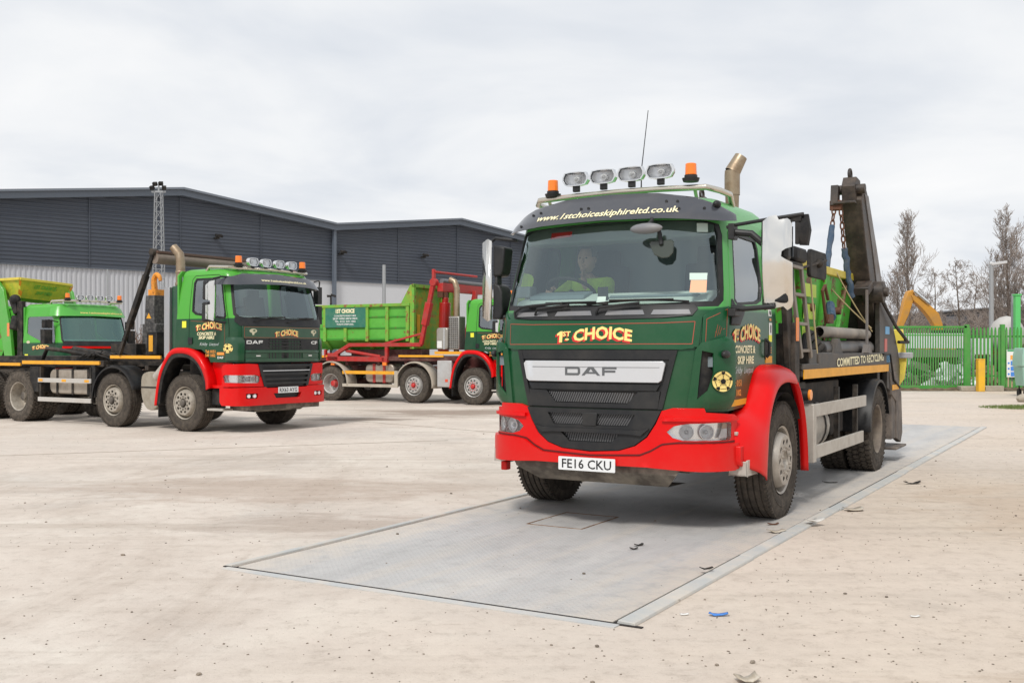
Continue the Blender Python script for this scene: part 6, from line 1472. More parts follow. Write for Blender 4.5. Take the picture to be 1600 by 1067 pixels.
    b = MB(); outline(b, [(-cy(.96), 1.715), (cy(.96), 1.715), (cy(.96), 1.905), (-cy(.96), 1.905)], P, .0155, .006); b.build('coachline', LINE, fp, smooth=0)
    logo_choice(fp, P, cy(.03), 1.735, .60, .125, off=.0155, name='front_name')
    for s1 in (-1, 1):
        b = MB(); b.patch(ell(cy(s1*.78), 1.835, .085, .04, 12), P, .0158, 0, ga=0, gb=0); b.patch([(cy(s1*.78)-.03, 1.80), (cy(s1*.78)+.03, 1.80), (cy(s1*.78)+.015, 1.76), (cy(s1*.78)-.02, 1.76)], P, .0158, 0, ga=0, gb=0); b.build('flower_emblem', mat('emblem_cream', (.55, .52, .36), .6), fp, smooth=0)
        b = MB(); b.patch(ell(cy(s1*.78)+.02, 1.84, .03, .018, 8), P, .0165, 0, ga=0, gb=0); outline(b, [(cy(s1*.78)-.06, 1.745), (cy(s1*.78)+.06, 1.745)], P, .0165, .008, False); b.build('emblem_detail', mat('emblem_dark', (.06, .12, .06), .6), fp, smooth=0)
    g = MB().patch(mir([(0, 1.26), (cy(.955), 1.26), (cy(.955), 1.70), (0, 1.70)]), P, .000, .03, ga=.08, gb=0).build('grille', BLK, root)
    b = MB(); b.patch(mir([(0, 1.50), (cy(.95), 1.50), (cy(.95), 1.69), (0, 1.69)]), P, .010, .01, [[(-cy(.40), 1.52), (cy(.42), 1.52), (cy(.40), 1.67), (-cy(.38), 1.67)]], ga=.08, gb=0)
    for z_ in (1.545, 1.605, 1.665): b.patch(mir([(0, z_), (cy(.42), z_), (cy(.40), z_+.025), (0, z_+.025)]), P, .03, .03, ga=.08, gb=0)
    b.build('grille_upper', BLK, g, bevel=.004)
    b = MB()
    for z0, z1 in ((1.44, 1.487), (1.275, 1.335)): b.patch(mir([(0, z0), (cy(.945), z0), (cy(.945), z1), (0, z1)]), P, .025, .03, ga=.08, gb=0)
    for s1 in (-1, 1): b.patch([(s1*cy(.46), 1.34), (s1*cy(.945), 1.34), (s1*cy(.945), 1.437), (s1*cy(.46), 1.437)], P, .015, .02, ga=.08, gb=0)
    b.build('green_bar', DG, g, bevel=.006, split=True)
    b = MB()
    for s1 in (-1, 1): b.patch([(s1*cy(.72), 1.375), (s1*cy(.62), 1.375), (s1*cy(.62), 1.395), (s1*cy(.72), 1.395)], P, .019, 0, ga=0, gb=0)
    b.build('washer_jet', CHROME, g, smooth=0, split=True)
    daf(g, P, -cy(.74), 1.60, .36, .062, WHITE, .014)
    b = MB(); b.text('CF', P, cy(.80), 1.60, .20, .062, .013, bold=.04, ga=.08); b.build('series_badge', WHITE, g, smooth=0)
    # bumper
    HLc = [(cy(.66), .92), (cy(.70), .895), (cy(1.0), .90), (cx(1.02), .91), (cx(.98), 1.02), (cx(1.03), 1.045), (cy(.74), 1.04), (cy(.66), 1.015)]
    lgt, lgb = cy(.68), cy(.50)
    bo = [(0, .83), (cy(.52), .83), (lgt, 1.20), (cy(.70), 1.235), (cy(.9), 1.245), (cx(1.02), 1.235), (cx(.96), 1.20), (cx(.96), .835)]
    up = lambda sg: [(sg*a, z) for a, z in bo[1:]]+[(sg*cy(.54), .835)][0:0]
    b = MB()
    for sg in (1, -1): b.patch(up(sg), P, .045, .05, [[(sg*a, z) for a, z in HLc]], ga=.06, gb=.1)
    bmp = b.build('bumper', RED, root, bevel=.012, seg=2, smooth=50)
    fog = lambda sg: rrect(min(sg*cy(.72), sg*cy(.96)), .62, max(sg*cy(.72), sg*cy(.96)), .71, .015)
    b = MB(); b.patch(mir([(0, .50), (cy(.9), .49), (cx(.98), .50), (cx(.93), .56), (cx(.93), .81), (cy(1.0), .82), (cy(.55), .82), (cy(.50), .80), (0, .80)]), P, .075, .06, [fog(1), fog(-1), [(-cy(.36), .70), (-cy(.30), .61), (cy(.30), .61), (cy(.36), .70)]], ga=.06, gb=.08); bl_ = b.build('bumper_lower', RED, bmp, bevel=.014, seg=2, smooth=50)
    MB().patch(mir([(0, .60), (cy(.99), .60), (cy(.99), .72), (0, .72)]), P, .02, .01, ga=.1, gb=0).build('bumper_recess', BLK, bl_)
    for sg in (1, -1):
        f2 = (lambda sg: lambda a, z, o: P(sg*a, z, o))(sg)
        headlamp(root, f2, HLc, [(cy(.80), .968, .052), (cy(.93), .968, .052)], .05)
        b = MB()
        for a_ in (.78, .90): b.cyl(tuple(f2(cy(a_), .665, .02)), tuple(f2(cy(a_), .665, .06)), .036, n=16)
        b.build('fog_lamp', REFL, bl_, bevel=.004, split=True)
    lg = MB().patch(mir([(0, .815), (cy(.50), .815), (lgt, 1.235), (0, 1.235)]), P, .02, .03, ga=.08, gb=0).build('lower_grille', BLK, root)
    b = MB()
    for z_, k in ((.86, .535), (.94, .57), (1.03, .61), (1.18, .65)): b.patch(mir([(0, z_), (cy(k), z_), (cy(k+.01), z_+.04), (0, z_+.04)]), P, .060, .03, ga=.08, gb=0)
    for sg in (1, -1): b.patch([(sg*cy(.50), .815), (sg*cy(.56), .815), (sg*cy(.70), 1.235), (sg*cy(.63), 1.235)], P, .062, .04, ga=.08, gb=.2)
    b.build('lower_slats', BLK, lg, bevel=.006)
    MB().patch(mir([(0, 1.105), (cy(.60), 1.105), (cy(.60), 1.12), (0, 1.12)]), P, .066, .006, ga=.08, gb=0).build('chrome_strip', SILV, lg, smooth=0)
    if number: plate(root, 1.415, .70, number); 
    b = MB(); b.bx((.9, -.95, .40), (1.3, .95, .50)); b.loft([[(1.30, -.7, .50), (1.30, .7, .50)], [(1.15, -.6, .36), (1.15, .6, .36)], [(.6, -.5, .36), (.6, .5, .36)]]); b.build('skid_panel', MATS['underpanel_dusty'], root)
    # visor and roof bar
    vf = lambda a, z, o: P(a, z, o+.15-.10*(z-2.66)/.28)
    vis = mir([(0, 2.70), (cy(.7), 2.68), (cy(1.04), 2.655), (cx(1.02), 2.66), (cx(1.0), 2.74), (cy(1.05), 2.82), (cy(.9), 2.87), (0, 2.905)])
    vsr = MB().patch(vis, vf, 0, .012, ga=.06, gb=.05).build('sun_visor', VISOR, root, smooth=60)
    b = MB(); b.text('www.1stchoiceskiphireltd.co.uk', vf, cy(.12), 2.735, 1.25, .055, .004, bold=.02, shear=.15, ga=.06, gb=.05); b.build('web_address', CREAMW, vsr, smooth=0)
    b = MB(); b.tube([(.35, -1.0, 2.94), (.45, -1.02, 3.01), (.92, -1.0, 2.985), (.98, -.9, 2.975), (1.0, 0, 2.99), (.98, .9, 2.975), (.92, 1.0, 2.985), (.45, 1.02, 3.01), (.35, 1.0, 2.94)], .028, 8)
    for y_ in (-.7, 0, .7): b.beam((.98, y_, 2.98), (.9, y_, 2.90), .03, .012)
    lb = b.build('roof_light_bar', MATS['bar_steel'], root)
    for y_ in (-.50, -.17, .17, .50): spot(lb, 1.02, y_, 3.105, .235, .15)
    for y_ in (-.82, .82): beacon(lb, .98, y_, 3.0, 1.25)
    # mirrors
    for sg in (1, -1):
        if sg > 0:
            b = MB(); b.bx((.78, 1.32, 2.0), (.93, 1.44, 2.36)); b.bx((.80, 1.32, 2.40), (.93, 1.44, 2.74)); b.tube([(1.05, 1.08, 2.82), (1.0, 1.25, 2.86), (.9, 1.40, 2.84), (.87, 1.41, 2.7)], .016, 6); b.tube([(1.0, 1.14, 1.99), (.95, 1.22, 1.95), (.88, 1.38, 2.02)], .02, 6); b.build('mirror', BLK, root, bevel=.03, seg=3); continue
        fnm = plane_fn((.93, sg*1.40, 2.36), (-.12*sg, .99, 0) if 0 else (0, 1, 0), (0, 0, 1))
        gp = [(-.12, -.32), (.10, -.37), (.12, -.35), (.12, .36), (.10, .38), (-.06, .34), (-.12, .27), (-.12, .02), (-.04, .0), (-.04, -.06), (-.12, -.08)]
        gp = [(a*sg if sg > 0 else -a*-1, z) for a, z in gp]
        if sg > 0: gp = [(-a, z) for a, z in gp]
        m_ = MB().patch(gp, lambda a, z, o: fnm(a, z, o-.9*max(0, abs(a)-.05)**2*5), 0, .008, ga=.03, gb=.1).build('mirror', MIRS, root, smooth=60)
        b = MB(); b.prism([(.76, 1.99), (.915, 2.0), (.915, 2.34), (.78, 2.34)], 'xz', sg*1.30, sg*1.50); b.prism([(.78, 2.38), (.915, 2.38), (.915, 2.72), (.80, 2.72)], 'xz', sg*1.30, sg*1.50); b.build('mirror_housing', BLK, m_, bevel=.03)
        b = MB(); b.tube([(1.0, sg*1.05, 2.80), (.97, sg*1.2, 2.80), (.92, sg*1.36, 2.76), (.90, sg*1.36, 2.7)], .016, 6); b.tube([(1.0, sg*1.14, 1.99), (.95, sg*1.22, 1.98), (.90, sg*1.36, 2.02)], .02, 6); b.build('mirror_arm', BLK, m_)
    # wings, step well
    for sg in (1, -1):
        def arc(r, a0, a1, n=22, cx_=0, cz_=.52, kx=1.): return [(cx_+kx*r*math.cos(R(a0+(a1-a0)*i/n)), cz_+r*math.sin(R(a0+(a1-a0)*i/n))) for i in range(n+1)]
        red = [(.62, .80), (1.05, .80), (1.05, 1.25), (.60, 1.27)]
        o_ = arc(.98, 38, 92)+arc(.93, 96, 170, 16); o_[0] = (.62, 1.18)
        i__ = arc(.76, 28, 186, 26)
        poly = [(.74, .80)]+[(1.04, .80), (1.06, 1.26), (.58, 1.28)]+[(.44, 1.42), (.25, 1.50), (0, 1.53), (-.32, 1.52)]+[(-.50, 1.34), (-.66, 1.10), (-.76, .82), (-.80, .48), (-.74, .46)]+list(reversed(i__[1:-2]))
        b = MB(); b.prism([(.60, .80), (1.04, .80), (1.06, 1.26), (.58, 1.28), (.56, 1.25)], 'xz', sg*.98, sg*1.06)
        b.prism([(.62, .80), (1.08, .80), (1.08, .86), (.60, .86)], 'xz', sg*.98, sg*1.16)
        wg = b.build('step_well', RED, root, bevel=.01)
        # red arch with black lip
        A = [(.68, .80), (.66, .98), (.56, 1.20), (.40, 1.38), (.20, 1.49), (-.05, 1.53), (-.33, 1.50), (-.52, 1.32), (-.66, 1.08), (-.74, .80), (-.80, .45)]
        A = [(p.x, p.y) for p in crom([(x, z, 0) for x, z in A], 4)]
        B_ = [(x*.90, .52+(z-.52)*.90) for x, z in A]
        n_ = len(A)
        b = MB(); b.loft([[(x, sg*.98, z) for x, z in A], [(x, sg*1.22, z) for x, z in A], [(x*.985, sg*1.25, .52+(z-.52)*.98) for x, z in A], [(x, sg*1.255, z) for x, z in B_]][0:4]); o = b.build('front_wing', RED, root, smooth=60); s_ = o.modifiers.new('s', 'SOLIDIFY'); s_.thickness = .01; s_.offset = 0
        B2 = [(x*.82, .52+(z-.52)*.83) for x, z in A]
        b = MB(); b.loft([[(x*.995, sg*1.254, .52+(z-.52)*.995) for x, z in B_], [(x, sg*1.24, z) for x, z in B2], [(x, sg*.90, z) for x, z in B2]]); o2 = b.build('wing_liner', BLKM, o, smooth=60); s_ = o2.modifiers.new('s', 'SOLIDIFY'); s_.thickness = .01
        MB().bx((-.70, sg*.92, .24), (-.72, sg*1.22, .75)).build('mud_flap', BLKM, o)
        MB().bx((.60, sg*.92, .50), (1.0, sg*1.10, .79)).build('step_box', BLKM, root, bevel=.01)
        MB().bx((.58, sg*.95, .40), (.98, sg*1.20, .44)).build('step', ALU, root, bevel=.005)
    return cab
def eight_wheeler(root, hub, chas, rimm=RIM):
    for x_ in (0, -2.03):
        wheel(root, x_, 1.235, 1, 'front', rimm, hub); wheel(root, x_, -1.235, -1, 'front', rimm, hub)
    for x_ in (-5.12, -6.48):
        wheel(root, x_, 1.235, 1, 'rear', rimm, hub, TYRER, dual=True); wheel(root, x_, -1.235, -1, 'rear', rimm, hub, TYRER, dual=True)
    b = MB()
    for y_ in (-.42, .42): b.bx((-7.6, y_-.04, .80), (.9, y_+.04, 1.06))
    for x_ in (0, -2.03, -5.12, -6.48): b.cyl((x_, -1.0, .52), (x_, 1.0, .52), .07); b.bx((x_-.1, -.5, .85), (x_+.1, .5, 1.0))
    b.bx((-.8, -.4, .6), (1.0, .4, 1.45)); b.bx((-7.6, -1.2, .6), (-7.5, 1.2, .8)); b.bx((-2.8, -.38, .7), (-.8, .38, 1.0)); b.cyl((-2.6, 0, .8), (-5.0, 0, .6), .06)
    ch = b.build('chassis', chas, root, bevel=.01)
    return ch
def arch_guard(root, x0, m, r=.64, a0=-5, a1=185, sides=(1, -1), name='mudguard'):
    for sg in sides:
        pts = [(x0+r*math.cos(R(a0+(a1-a0)*i/20)), .53+r*math.sin(R(a0+(a1-a0)*i/20))) for i in range(21)]
        b = MB(); b.loft([[(x_, sg*.80, z_) for x_, z_ in pts], [(x_, sg*1.20, z_) for x_, z_ in pts], [(x0+(x_-x0)*.98, sg*1.235, .53+(z_-.53)*.98) for x_, z_ in pts], [(x0+(x_-x0)*.93, sg*1.24, .53+(z_-.53)*.93) for x_, z_ in pts]])
        o = b.build(name, m, root, smooth=60); s_ = o.modifiers.new('s', 'SOLIDIFY'); s_.thickness = .012

# ---------------- middle lorry: empty hook loader
T2 = thing('hook_lorry', 'green and red eight-wheel hook loader lorry with empty black chassis, parked left of centre', 'lorry', (-5.35, 20.01, 0), R(-32.1), 1, group='company lorries in the yard')
cf_cab(T2, 'RX63 AYG')
RIMC = mat('rim_cream', (.45, .41, .35), .45, metal=.4, dirt=(.12, .09, .07), damt=.6, dscale=12)
eight_wheeler(T2, mat('hub_dark', (.08, .07, .06), .6, dirt=DUST, damt=.6), CHAS, RIMC)
arch_guard(T2, -2.03, BLK, .66, 18, 178)
b = MB(); b.tube([(-.42, -.95, 1.35), (-.42, -.95, 2.70)], .05, 12); b.tube([(-.42, -.95, 2.68), (-.42, -.95, 3.15), (-.44, -.96, 3.28), (-.56, -1.00, 3.42)], [.085, .085, .085, .08], 16, caps=False); b.tube([(-.56, -1.0, 3.42), (-.45, -.96, 3.30)], .07, 12, caps=False)
b.lathe([(2.68, .088), (2.70, .10), (2.74, .10), (2.76, .088)], (-.42, -.95, 0), 'z', 20); b.lathe([(2.92, .088), (2.93, .095), (2.96, .095), (2.97, .088)], (-.42, -.95, 0), 'z', 20)
b.build('exhaust_stack', STACK, T2)
MB().prism([(-.62, 1.35), (-.47, 1.35), (-.47, 2.66), (-.62, 2.66)], 'xz', -1.17, -.98).build('stack_shield', mat('shield_alu', (.45, .46, .48), .3, metal=.8, dirt=DUST, damt=.3), T2, bevel=.01)
MB().bx((-.46, -1.12, 1.35), (-.26, -.84, 2.68)).build('air_intake', MATS['dark_green_cf'], T2, bevel=.02)
b = MB(); b.tube([(-.52, -1.10, 1.42), (-.56, -1.12, 1.25), (-.88, -1.12, .98)], .085, 12); b.build('exhaust_pipe', ALU, T2)
b = MB(); b.prism([(p.x, p.y) for p in crom([(-.74, .98, 0), (-.74, .60, 0), (-.90, .38, 0), (-1.12, .38, 0), (-1.28, .60, 0), (-1.28, .98, 0), (-1.1, 1.08, 0), (-.88, 1.07, 0)], 4, True)], 'xz', -1.15, -.72); b.build('silencer', mat('silencer_alu', (.42, .38, .31), .42, metal=.6, dirt=(.25, .2, .15), damt=.6, dscale=8), T2, bevel=.015)
MB().bx((-.73, -1.153, .77), (-1.29, -1.157, .80)).build('silencer_band', CHAS, T2, smooth=0)
b = MB(); b.prism(rrect(-4.22, .60, -2.72, 1.10, .14), 'xz', -1.10, -.55); ft = b.build('fuel_tank', mat('tank_alu', (.42, .37, .31), .4, metal=.55, dirt=(.25, .2, .15), damt=.6, dscale=7), T2, bevel=.03, seg=3)
b = MB()
for x_ in (-2.95, -3.45, -3.95): b.bx((x_-.03, -1.112, .59), (x_+.03, -.54, 1.11))
b.build('tank_strap', CHAS, ft, smooth=0, split=True)
for z0, z1, nm in ((.83, .92, 'side_guard'), (.44, .53, 'side_guard')):
    o = MB().bx((-2.70, -1.235, z0), (-4.42, -1.205, z1)).build(nm, mat('guard_alu', (.55, .53, .50), .45, metal=.3, dirt=DUST, damt=.4), T2, bevel=.006)
    if z0 > .8:
        b = MB()
        for x_ in (-2.82, -3.55, -4.32): b.bx((x_-.07, -1.239, .85), (x_+.07, -1.236, .90))
        b.build('reflector', YEL, o, smooth=0, split=True)
MB().bx((-4.36, -1.20, .44), (-4.42, -1.14, 1.15)).bx((-2.70, -1.20, .44), (-2.78, -1.12, 1.15)).build('guard_stay', CHAS, T2, split=True)
b = MB(); b.bx((-2.62, -1.20, .55), (-2.75, -.9, 1.2)); b.bx((-4.45, -1.2, .62), (-4.75, -.8, 1.15)); b.build('mud_panel', BLKM, T2, bevel=.02, split=True)
b = MB(); b.bx((-5.03, -1.19, 1.20), (-2.49, -1.16, 1.27)); b.bx((-2.16, -1.19, 1.325), (-.70, -1.16, 1.385)); b.bx((-7.5, -1.19, 1.16), (-5.10, -1.16, 1.22)); b.build('yellow_stripe', YEL, T2, smooth=0, split=True)
b = MB(); b.bx((-7.5, -1.16, 1.16), (-2.4, -1.05, 1.28)); b.bx((-2.2, -1.16, 1.28), (-.7, -1.0, 1.33)); b.bx((-7.5, 1.16, 1.16), (-.7, 1.05, 1.28))
for x_ in (-7.3, -6, -4.6, -3.4, -2.4, -1.2): b.bx((x_-.05, -1.1, 1.10), (x_+.05, 1.1, 1.2))
for y_ in (-.35, .35): b.bx((-7.6, y_-.07, 1.15), (-1.5, y_+.07, 1.36))
b.build('subframe', CHAS, T2, bevel=.008)
b = MB(); b.cyl((-4.2, -.55, 1.50), (-2.9, -.55, 1.36), .07); b.cyl((-4.2, .55, 1.5), (-2.9, .55, 1.36), .07); b.tube([(-4.9, -.8, 1.30), (-4.6, -.9, 1.52), (-4.2, -.8, 1.48), (-3.3, -.7, 1.36)], .045, 8); b.bx((-3.2, -.4, 1.36), (-2.4, .4, 1.62)); b.bx((-1.9, -.3, 1.36), (-1.2, .3, 1.50)); b.build('hydraulic_ram', CHAS, T2, bevel=.008)
b = MB()
for k in range(9):
    y0 = -.9+.13*k; b.tube([(-3.6+.1*k, y0, 1.30), (-3.3+.09*k, y0, 1.42+.03*(k % 3)), (-2.9+.08*k, y0-.1, 1.42), (-2.5+.08*k, y0, 1.30)], .014, 6)
b.build('hoses', BLKM, T2)
# hook arm: black box column with orange hook
b = MB(); b.prism([(-2.52, 1.40), (-2.06, 1.40), (-2.08, 2.02), (-2.14, 2.02), (-2.14, 2.60), (-2.40, 2.60), (-2.44, 2.02), (-2.50, 2.02)], 'xz', -.17, .17); hc = b.build('hook_arm', mat('arm_black', (.018, .018, .018), .5, dirt=(.3, .28, .26), damt=.5, dscale=14), T2, bevel=.015)
b = MB(); q = crom([(-2.30, 0, 2.58), (-2.34, 0, 2.80), (-2.34, 0, 2.94), (-2.27, 0, 3.03), (-2.18, 0, 2.98), (-2.15, 0, 2.90)], 4); b.tube(q, [.07-.035*i/len(q) for i in range(len(q))], 8); b.bx((-2.38, -.12, 2.58), (-2.16, .12, 2.72)); b.cyl((-2.22, -.1, 2.66), (-2.22, -.1, 2.86), .04); b.build('hook', mat('hook_orange', (.75, .28, .02), .5, dirt=(.15, .08, .04), damt=.7, dscale=12), hc, bevel=.006)
MB().prism([(-2.37, 2.13), (-2.22, 2.13), (-2.295, 2.24)], 'xz', -.176, -.172).build('warning_triangle', YEL, hc, smooth=0)
MB().bx((-1.95, -.5, 1.40), (-1.65, -.25, 1.85)).build('valve_box', BLKM, T2, bevel=.01)
MB().bx((-1.88, -.506, 1.46), (-1.76, -.502, 1.78)).build('yellow_label', YEL, T2, smooth=0)
# sheet roller and its telescopic arms
def roller(root, m_arm, m_roll, xt, zt, xb, zb, jx, box=None, both=(1, -1)):
    for sg in both:
        b = MB(); p, q = V((xt, sg*1.2, zt)), V((xb, sg*1.2, zb))
        b.beam(p+V((0, 0, 0)), p.lerp(q, .45), .07, .08); b.beam(p.lerp(q, .22), p.lerp(q, .72), .10, .10); b.beam(p.lerp(q, .5), q, .065, .07); b.cyl(p-V((0, .07, 0)), p+V((0, .07, 0)), .07, n=14)
        b.build('sheet_arm', m_arm, root, bevel=.006)
    b = MB(); b.cyl((xt+.02, -1.2, zt-.11), (xt+.02, 1.2, zt-.11), .105, n=20); r_ = b.build('sheet_roller', m_roll, root)
    MB().bx((xt-.12, -1.2, zt-.02), (xt+.10, 1.2, zt+.03)).build('roller_cover', mat('roller_cover', (.10, .055, .04), .6), r_, bevel=.006)
roller(T2, CHAS, mat('roller_brown', (.17, .135, .11), .6, dirt=(.3, .25, .2), damt=.5), -.86, 3.32, -1.86, 1.40, 0)

# ---------------- right hand lorry with green bin
T3 = thing('bin_lorry', 'green eight-wheel lorry with red hook gear, carrying the long green bin behind the front lorry', 'lorry', (-.46, 29.02, 0), R(-29.8), .964, group='company lorries in the yard')
cf_cab(T3, None)
eight_wheeler(T3, HUBR, CHASR, mat('rim_grey', (.50, .49, .47), .45, metal=.3, dirt=(.12, .09, .07), damt=.5, dscale=14))
GUARDC = mat('guard_cream', (.46, .41, .34), .5, dirt=(.25, .2, .15), damt=.5)
arch_guard(T3, -2.03, GUARDC, .68, -8, 185); arch_guard(T3, -5.12, GUARDC, .68, -5, 170)
b = MB(); b.tube([(-.72, -.95, 1.5), (-.72, -.95, 2.55)], .06, 10); b.tube([(-.72, -.95, 2.5), (-.72, -.95, 3.3), (-.80, -.95, 3.50), (-.95, -.95, 3.56)], .085, 14); b.build('exhaust_stack', STACK, T3)
b = MB(); b.bx((-.88, -1.15, 1.55), (-.52, -.80, 2.50)); ss = b.build('stack_shield', MESHG, T3, bevel=.03)
b = MB()
for k in range(5):
    for j in range(14): b.bx((-.86+.066*k, -1.158, 1.60+.062*j), (-.86+.066*k+.03, -1.152, 1.60+.062*j+.03))
b.build('shield_holes', DARK, ss, smooth=0)
b = MB(); b.prism(rrect(-1.32, 1.55, -.92, 2.18, .08), 'xz', -1.12, -.65); tt = b.build('oil_tank', mat('oil_tank_alu', (.40, .38, .34), .4, metal=.6, dirt=(.2, .15, .1), damt=.5), T3, bevel=.03)
b = MB(); b.bx((-1.28, -1.128, 1.60), (-1.12, -1.123, 1.80)); b.build('white_label', WHITE, tt, smooth=0)
b = MB(); b.bx((-1.06, -1.128, 1.56), (-1.03, -1.0, 2.17)); b.build('tank_band', CHROME, tt, smooth=0)
b = MB(); b.bx((-1.25, -1.18, .48), (-.76, -.70, 1.24)); bb_ = b.build('locker', mat('locker_pale', (.48, .48, .48), .45, metal=.2, dirt=(.3, .25, .2), damt=.5), T3, bevel=.02)
MB().bx((-.97, -1.187, .63), (-.88, -1.181, .71)).build('red_label', mat('label_red', (.7, .08, .03), .5), bb_, smooth=0)
b = MB(); b.prism(rrect(-3.90, .58, -2.85, 1.12, .14), 'xz', -1.08, -.55); ft = b.build('fuel_tank', MATS['tank_alu'], T3, bevel=.03)
MB().bx((-3.62, -1.09, .57), (-3.52, -.54, 1.13)).bx((-3.25, -1.09, .57), (-3.15, -.54, 1.13)).build('tank_strap', RED2, ft, smooth=0, split=True)
o = MB().bx((-2.70, -1.235, .82), (-4.66, -1.205, .92)).build('side_guard', YEL, T3, bevel=.005)
MB().bx((-2.70, -1.235, .44), (-4.66, -1.205, .53)).bx((-2.60, -1.24, .44), (-2.72, -1.19, .93)).build('lower_rail', GUARDC, o, bevel=.005)
b = MB(); b.bx((-5.6, -1.19, 1.31), (-4.95, -1.16, 1.38)); b.bx((-2.6, -1.19, 1.335), (-1.03, -1.16, 1.395)); b.bx((-1.33, -1.19, 1.42), (-.40, -1.16, 1.50)); b.build('yellow_stripe', YEL, T3, smooth=0, split=True)
b = MB(); b.bx((-7.5, -1.15, 1.22), (-.45, -1.02, 1.36)); b.bx((-7.5, 1.15, 1.22), (-.45, 1.02, 1.36))
for x_ in (-7.3, -6, -4.6, -3.4, -2.4, -1.2): b.bx((x_-.05, -1.1, 1.08), (x_+.05, 1.1, 1.24))
b.bx((-4.5, -1.0, 1.36), (-1.9, -.6, 1.56)); b.build('subframe', CHASR, T3, bevel=.008)
# red side frame, tipping ram
b = MB(); b.bx((-4.45, -1.22, 1.64), (-1.80, -1.10, 1.75)); b.beam((-4.42, -1.16, 1.69), (-5.05, -1.16, 1.38), .11, .11); b.beam((-5.3, -1.16, 1.28), (-3.1, -1.16, 1.26), .12, .14); b.beam((-3.04, -1.16, 1.28), (-3.04, -1.16, 1.66), .10, .10); b.bx((-5.25, -1.22, 1.22), (-4.85, -1.08, 1.45)); b.bx((-3.2, -1.22, 1.18), (-3.0, -1.08, 1.36)); b.bx((-5.4, -1.2, 1.3), (-5.34, -1.1, 1.55))
b.cyl((-4.6, -1.12, 1.52), (-3.3, -1.12, 1.34), .05); b.beam((-3.15, -1.18, 1.72), (-1.75, -1.18, 2.02), .05, .06)
b.build('red_side_frame', RED2, T3, bevel=.008)
for x_ in (-5.05, -3.10): MB().bx((x_-.07, -1.215, 1.08), (x_+.07, -1.15, 1.19)).build('side_marker', ORANGE, T3, bevel=.005)
b = MB(); p, q = V((-1.36, -1.18, 3.55)), V((-1.80, -1.18, 1.70))
b.beam(p, q, .10, .12); b.beam(p.lerp(q, .35), p.lerp(q, .70), .17, .18); b.cyl((-1.36, -1.25, 3.48), (-1.36, -1.08, 3.48), .11, n=16); b.bx((-1.42, -1.2, 3.55), (-1.34, -1.1, 3.86))
b.build('sheet_arm', RED2, T3, bevel=.008)
b = MB(); p2, q2 = V((-1.36, 1.18, 3.55)), V((-1.80, 1.18, 1.70)); b.beam(p2, q2, .12, .14)
b.build('sheet_arm', RED2, T3, bevel=.008)
b = MB(); b.bx((-1.30, -1.10, 3.22), (-1.10, 1.15, 3.46)); b.cyl((-1.35, -1.15, 3.78), (-1.35, 1.15, 3.78), .035, n=10); b.bx((-1.05, -.62, 1.5), (-.93, -.50, 3.3)); b.bx((-1.05, .4, 2.9), (-.93, .52, 3.3)); b.build('sheet_gantry', RED2, T3, bevel=.008)
b = MB(); b.cyl((-1.18, -1.05, 3.52), (-1.18, 1.15, 3.52), .07, n=14); b.build('sheet_roller', mat('roller_grey', (.14, .14, .15), .6), T3)
b = MB(); b.cyl((-1.78, -.05, 1.5), (-1.72, -.05, 2.95), .17, n=20); b.cyl((-1.72, -.05, 2.95), (-1.70, -.05, 3.1), .10, n=12); rm = b.build('lift_cylinder', mat('cylinder_red', (.42, .012, .012), .3, coat=.4, dirt=(.1, .05, .04), damt=.4), T3, bevel=.01)
b = MB(); b.tube([(-1.70, -.05, 3.05), (-1.72, -.05, 3.2), (-1.78, -.08, 3.35)], .08, 8); b.bx((-1.9, -.2, 3.1), (-1.7, .1, 3.3)); b.build('hook', RUST, T3)
# the bin
BG = mat('bin_green', (.10, .40, .045), .5, dirt=(.05, .26, .02), damt=.6, dscale=2.5, rust=(.20, .075, .03), ramt=.45, rscale=5)
BGR = mat('bin_green_rusty', (.13, .39, .045), .55, dirt=(.28, .30, .03), damt=.9, dscale=4, rust=(.24, .09, .03), ramt=.75, rscale=5)
BFR = mat('bin_front_flaked', (.11, .38, .04), .55, dirt=(.55, .28, .02), damt=1.0, dscale=3, rust=(.34, .12, .03), ramt=.55, rscale=3.5)
Bn3 = thing('waste_bin', 'long bright green open bin with rusty ribs, tall front wall, on a red-framed lorry', 'bin', wpt(T3, -3.8*.964, 0, 1.58*.964), R(-29.8), .964)
def bl(x): return x+3.8
b = MB()
for sg in (1, -1):
    b.loft([[(bl(-7.3), sg*.85, 0), (bl(-2.2), sg*.85, 0)], [(bl(-7.3), sg*1.14, .28), (bl(-2.2), sg*1.14, .28)], [(bl(-7.3), sg*1.14, 1.26), (bl(-2.2), sg*1.14, 1.26)]])
b.bx((bl(-7.3), -.85, -.02), (bl(-2.2), .85, .0)); b.bx((bl(-7.3), -1.14, .0), (bl(-7.26), 1.14, 1.26))
wl_ = b.build('bin_wall', BG, Bn3, smooth=0); s_ = wl_.modifiers.new('s', 'SOLIDIFY'); s_.thickness = .02
b = MB()
for sg in (1, -1):
    for z_ in (.60, .93): b.bx((bl(-7.3), sg*1.14, z_), (bl(-2.2), sg*1.165, z_+.035))
    b.bx((bl(-7.3), sg*1.14, .26), (bl(-2.2), sg*1.16, .31))
b.build('wall_swage', mat('bin_swage', (.04, .25, .02), .6, rust=(.18, .07, .03), ramt=.6), Bn3, smooth=0)
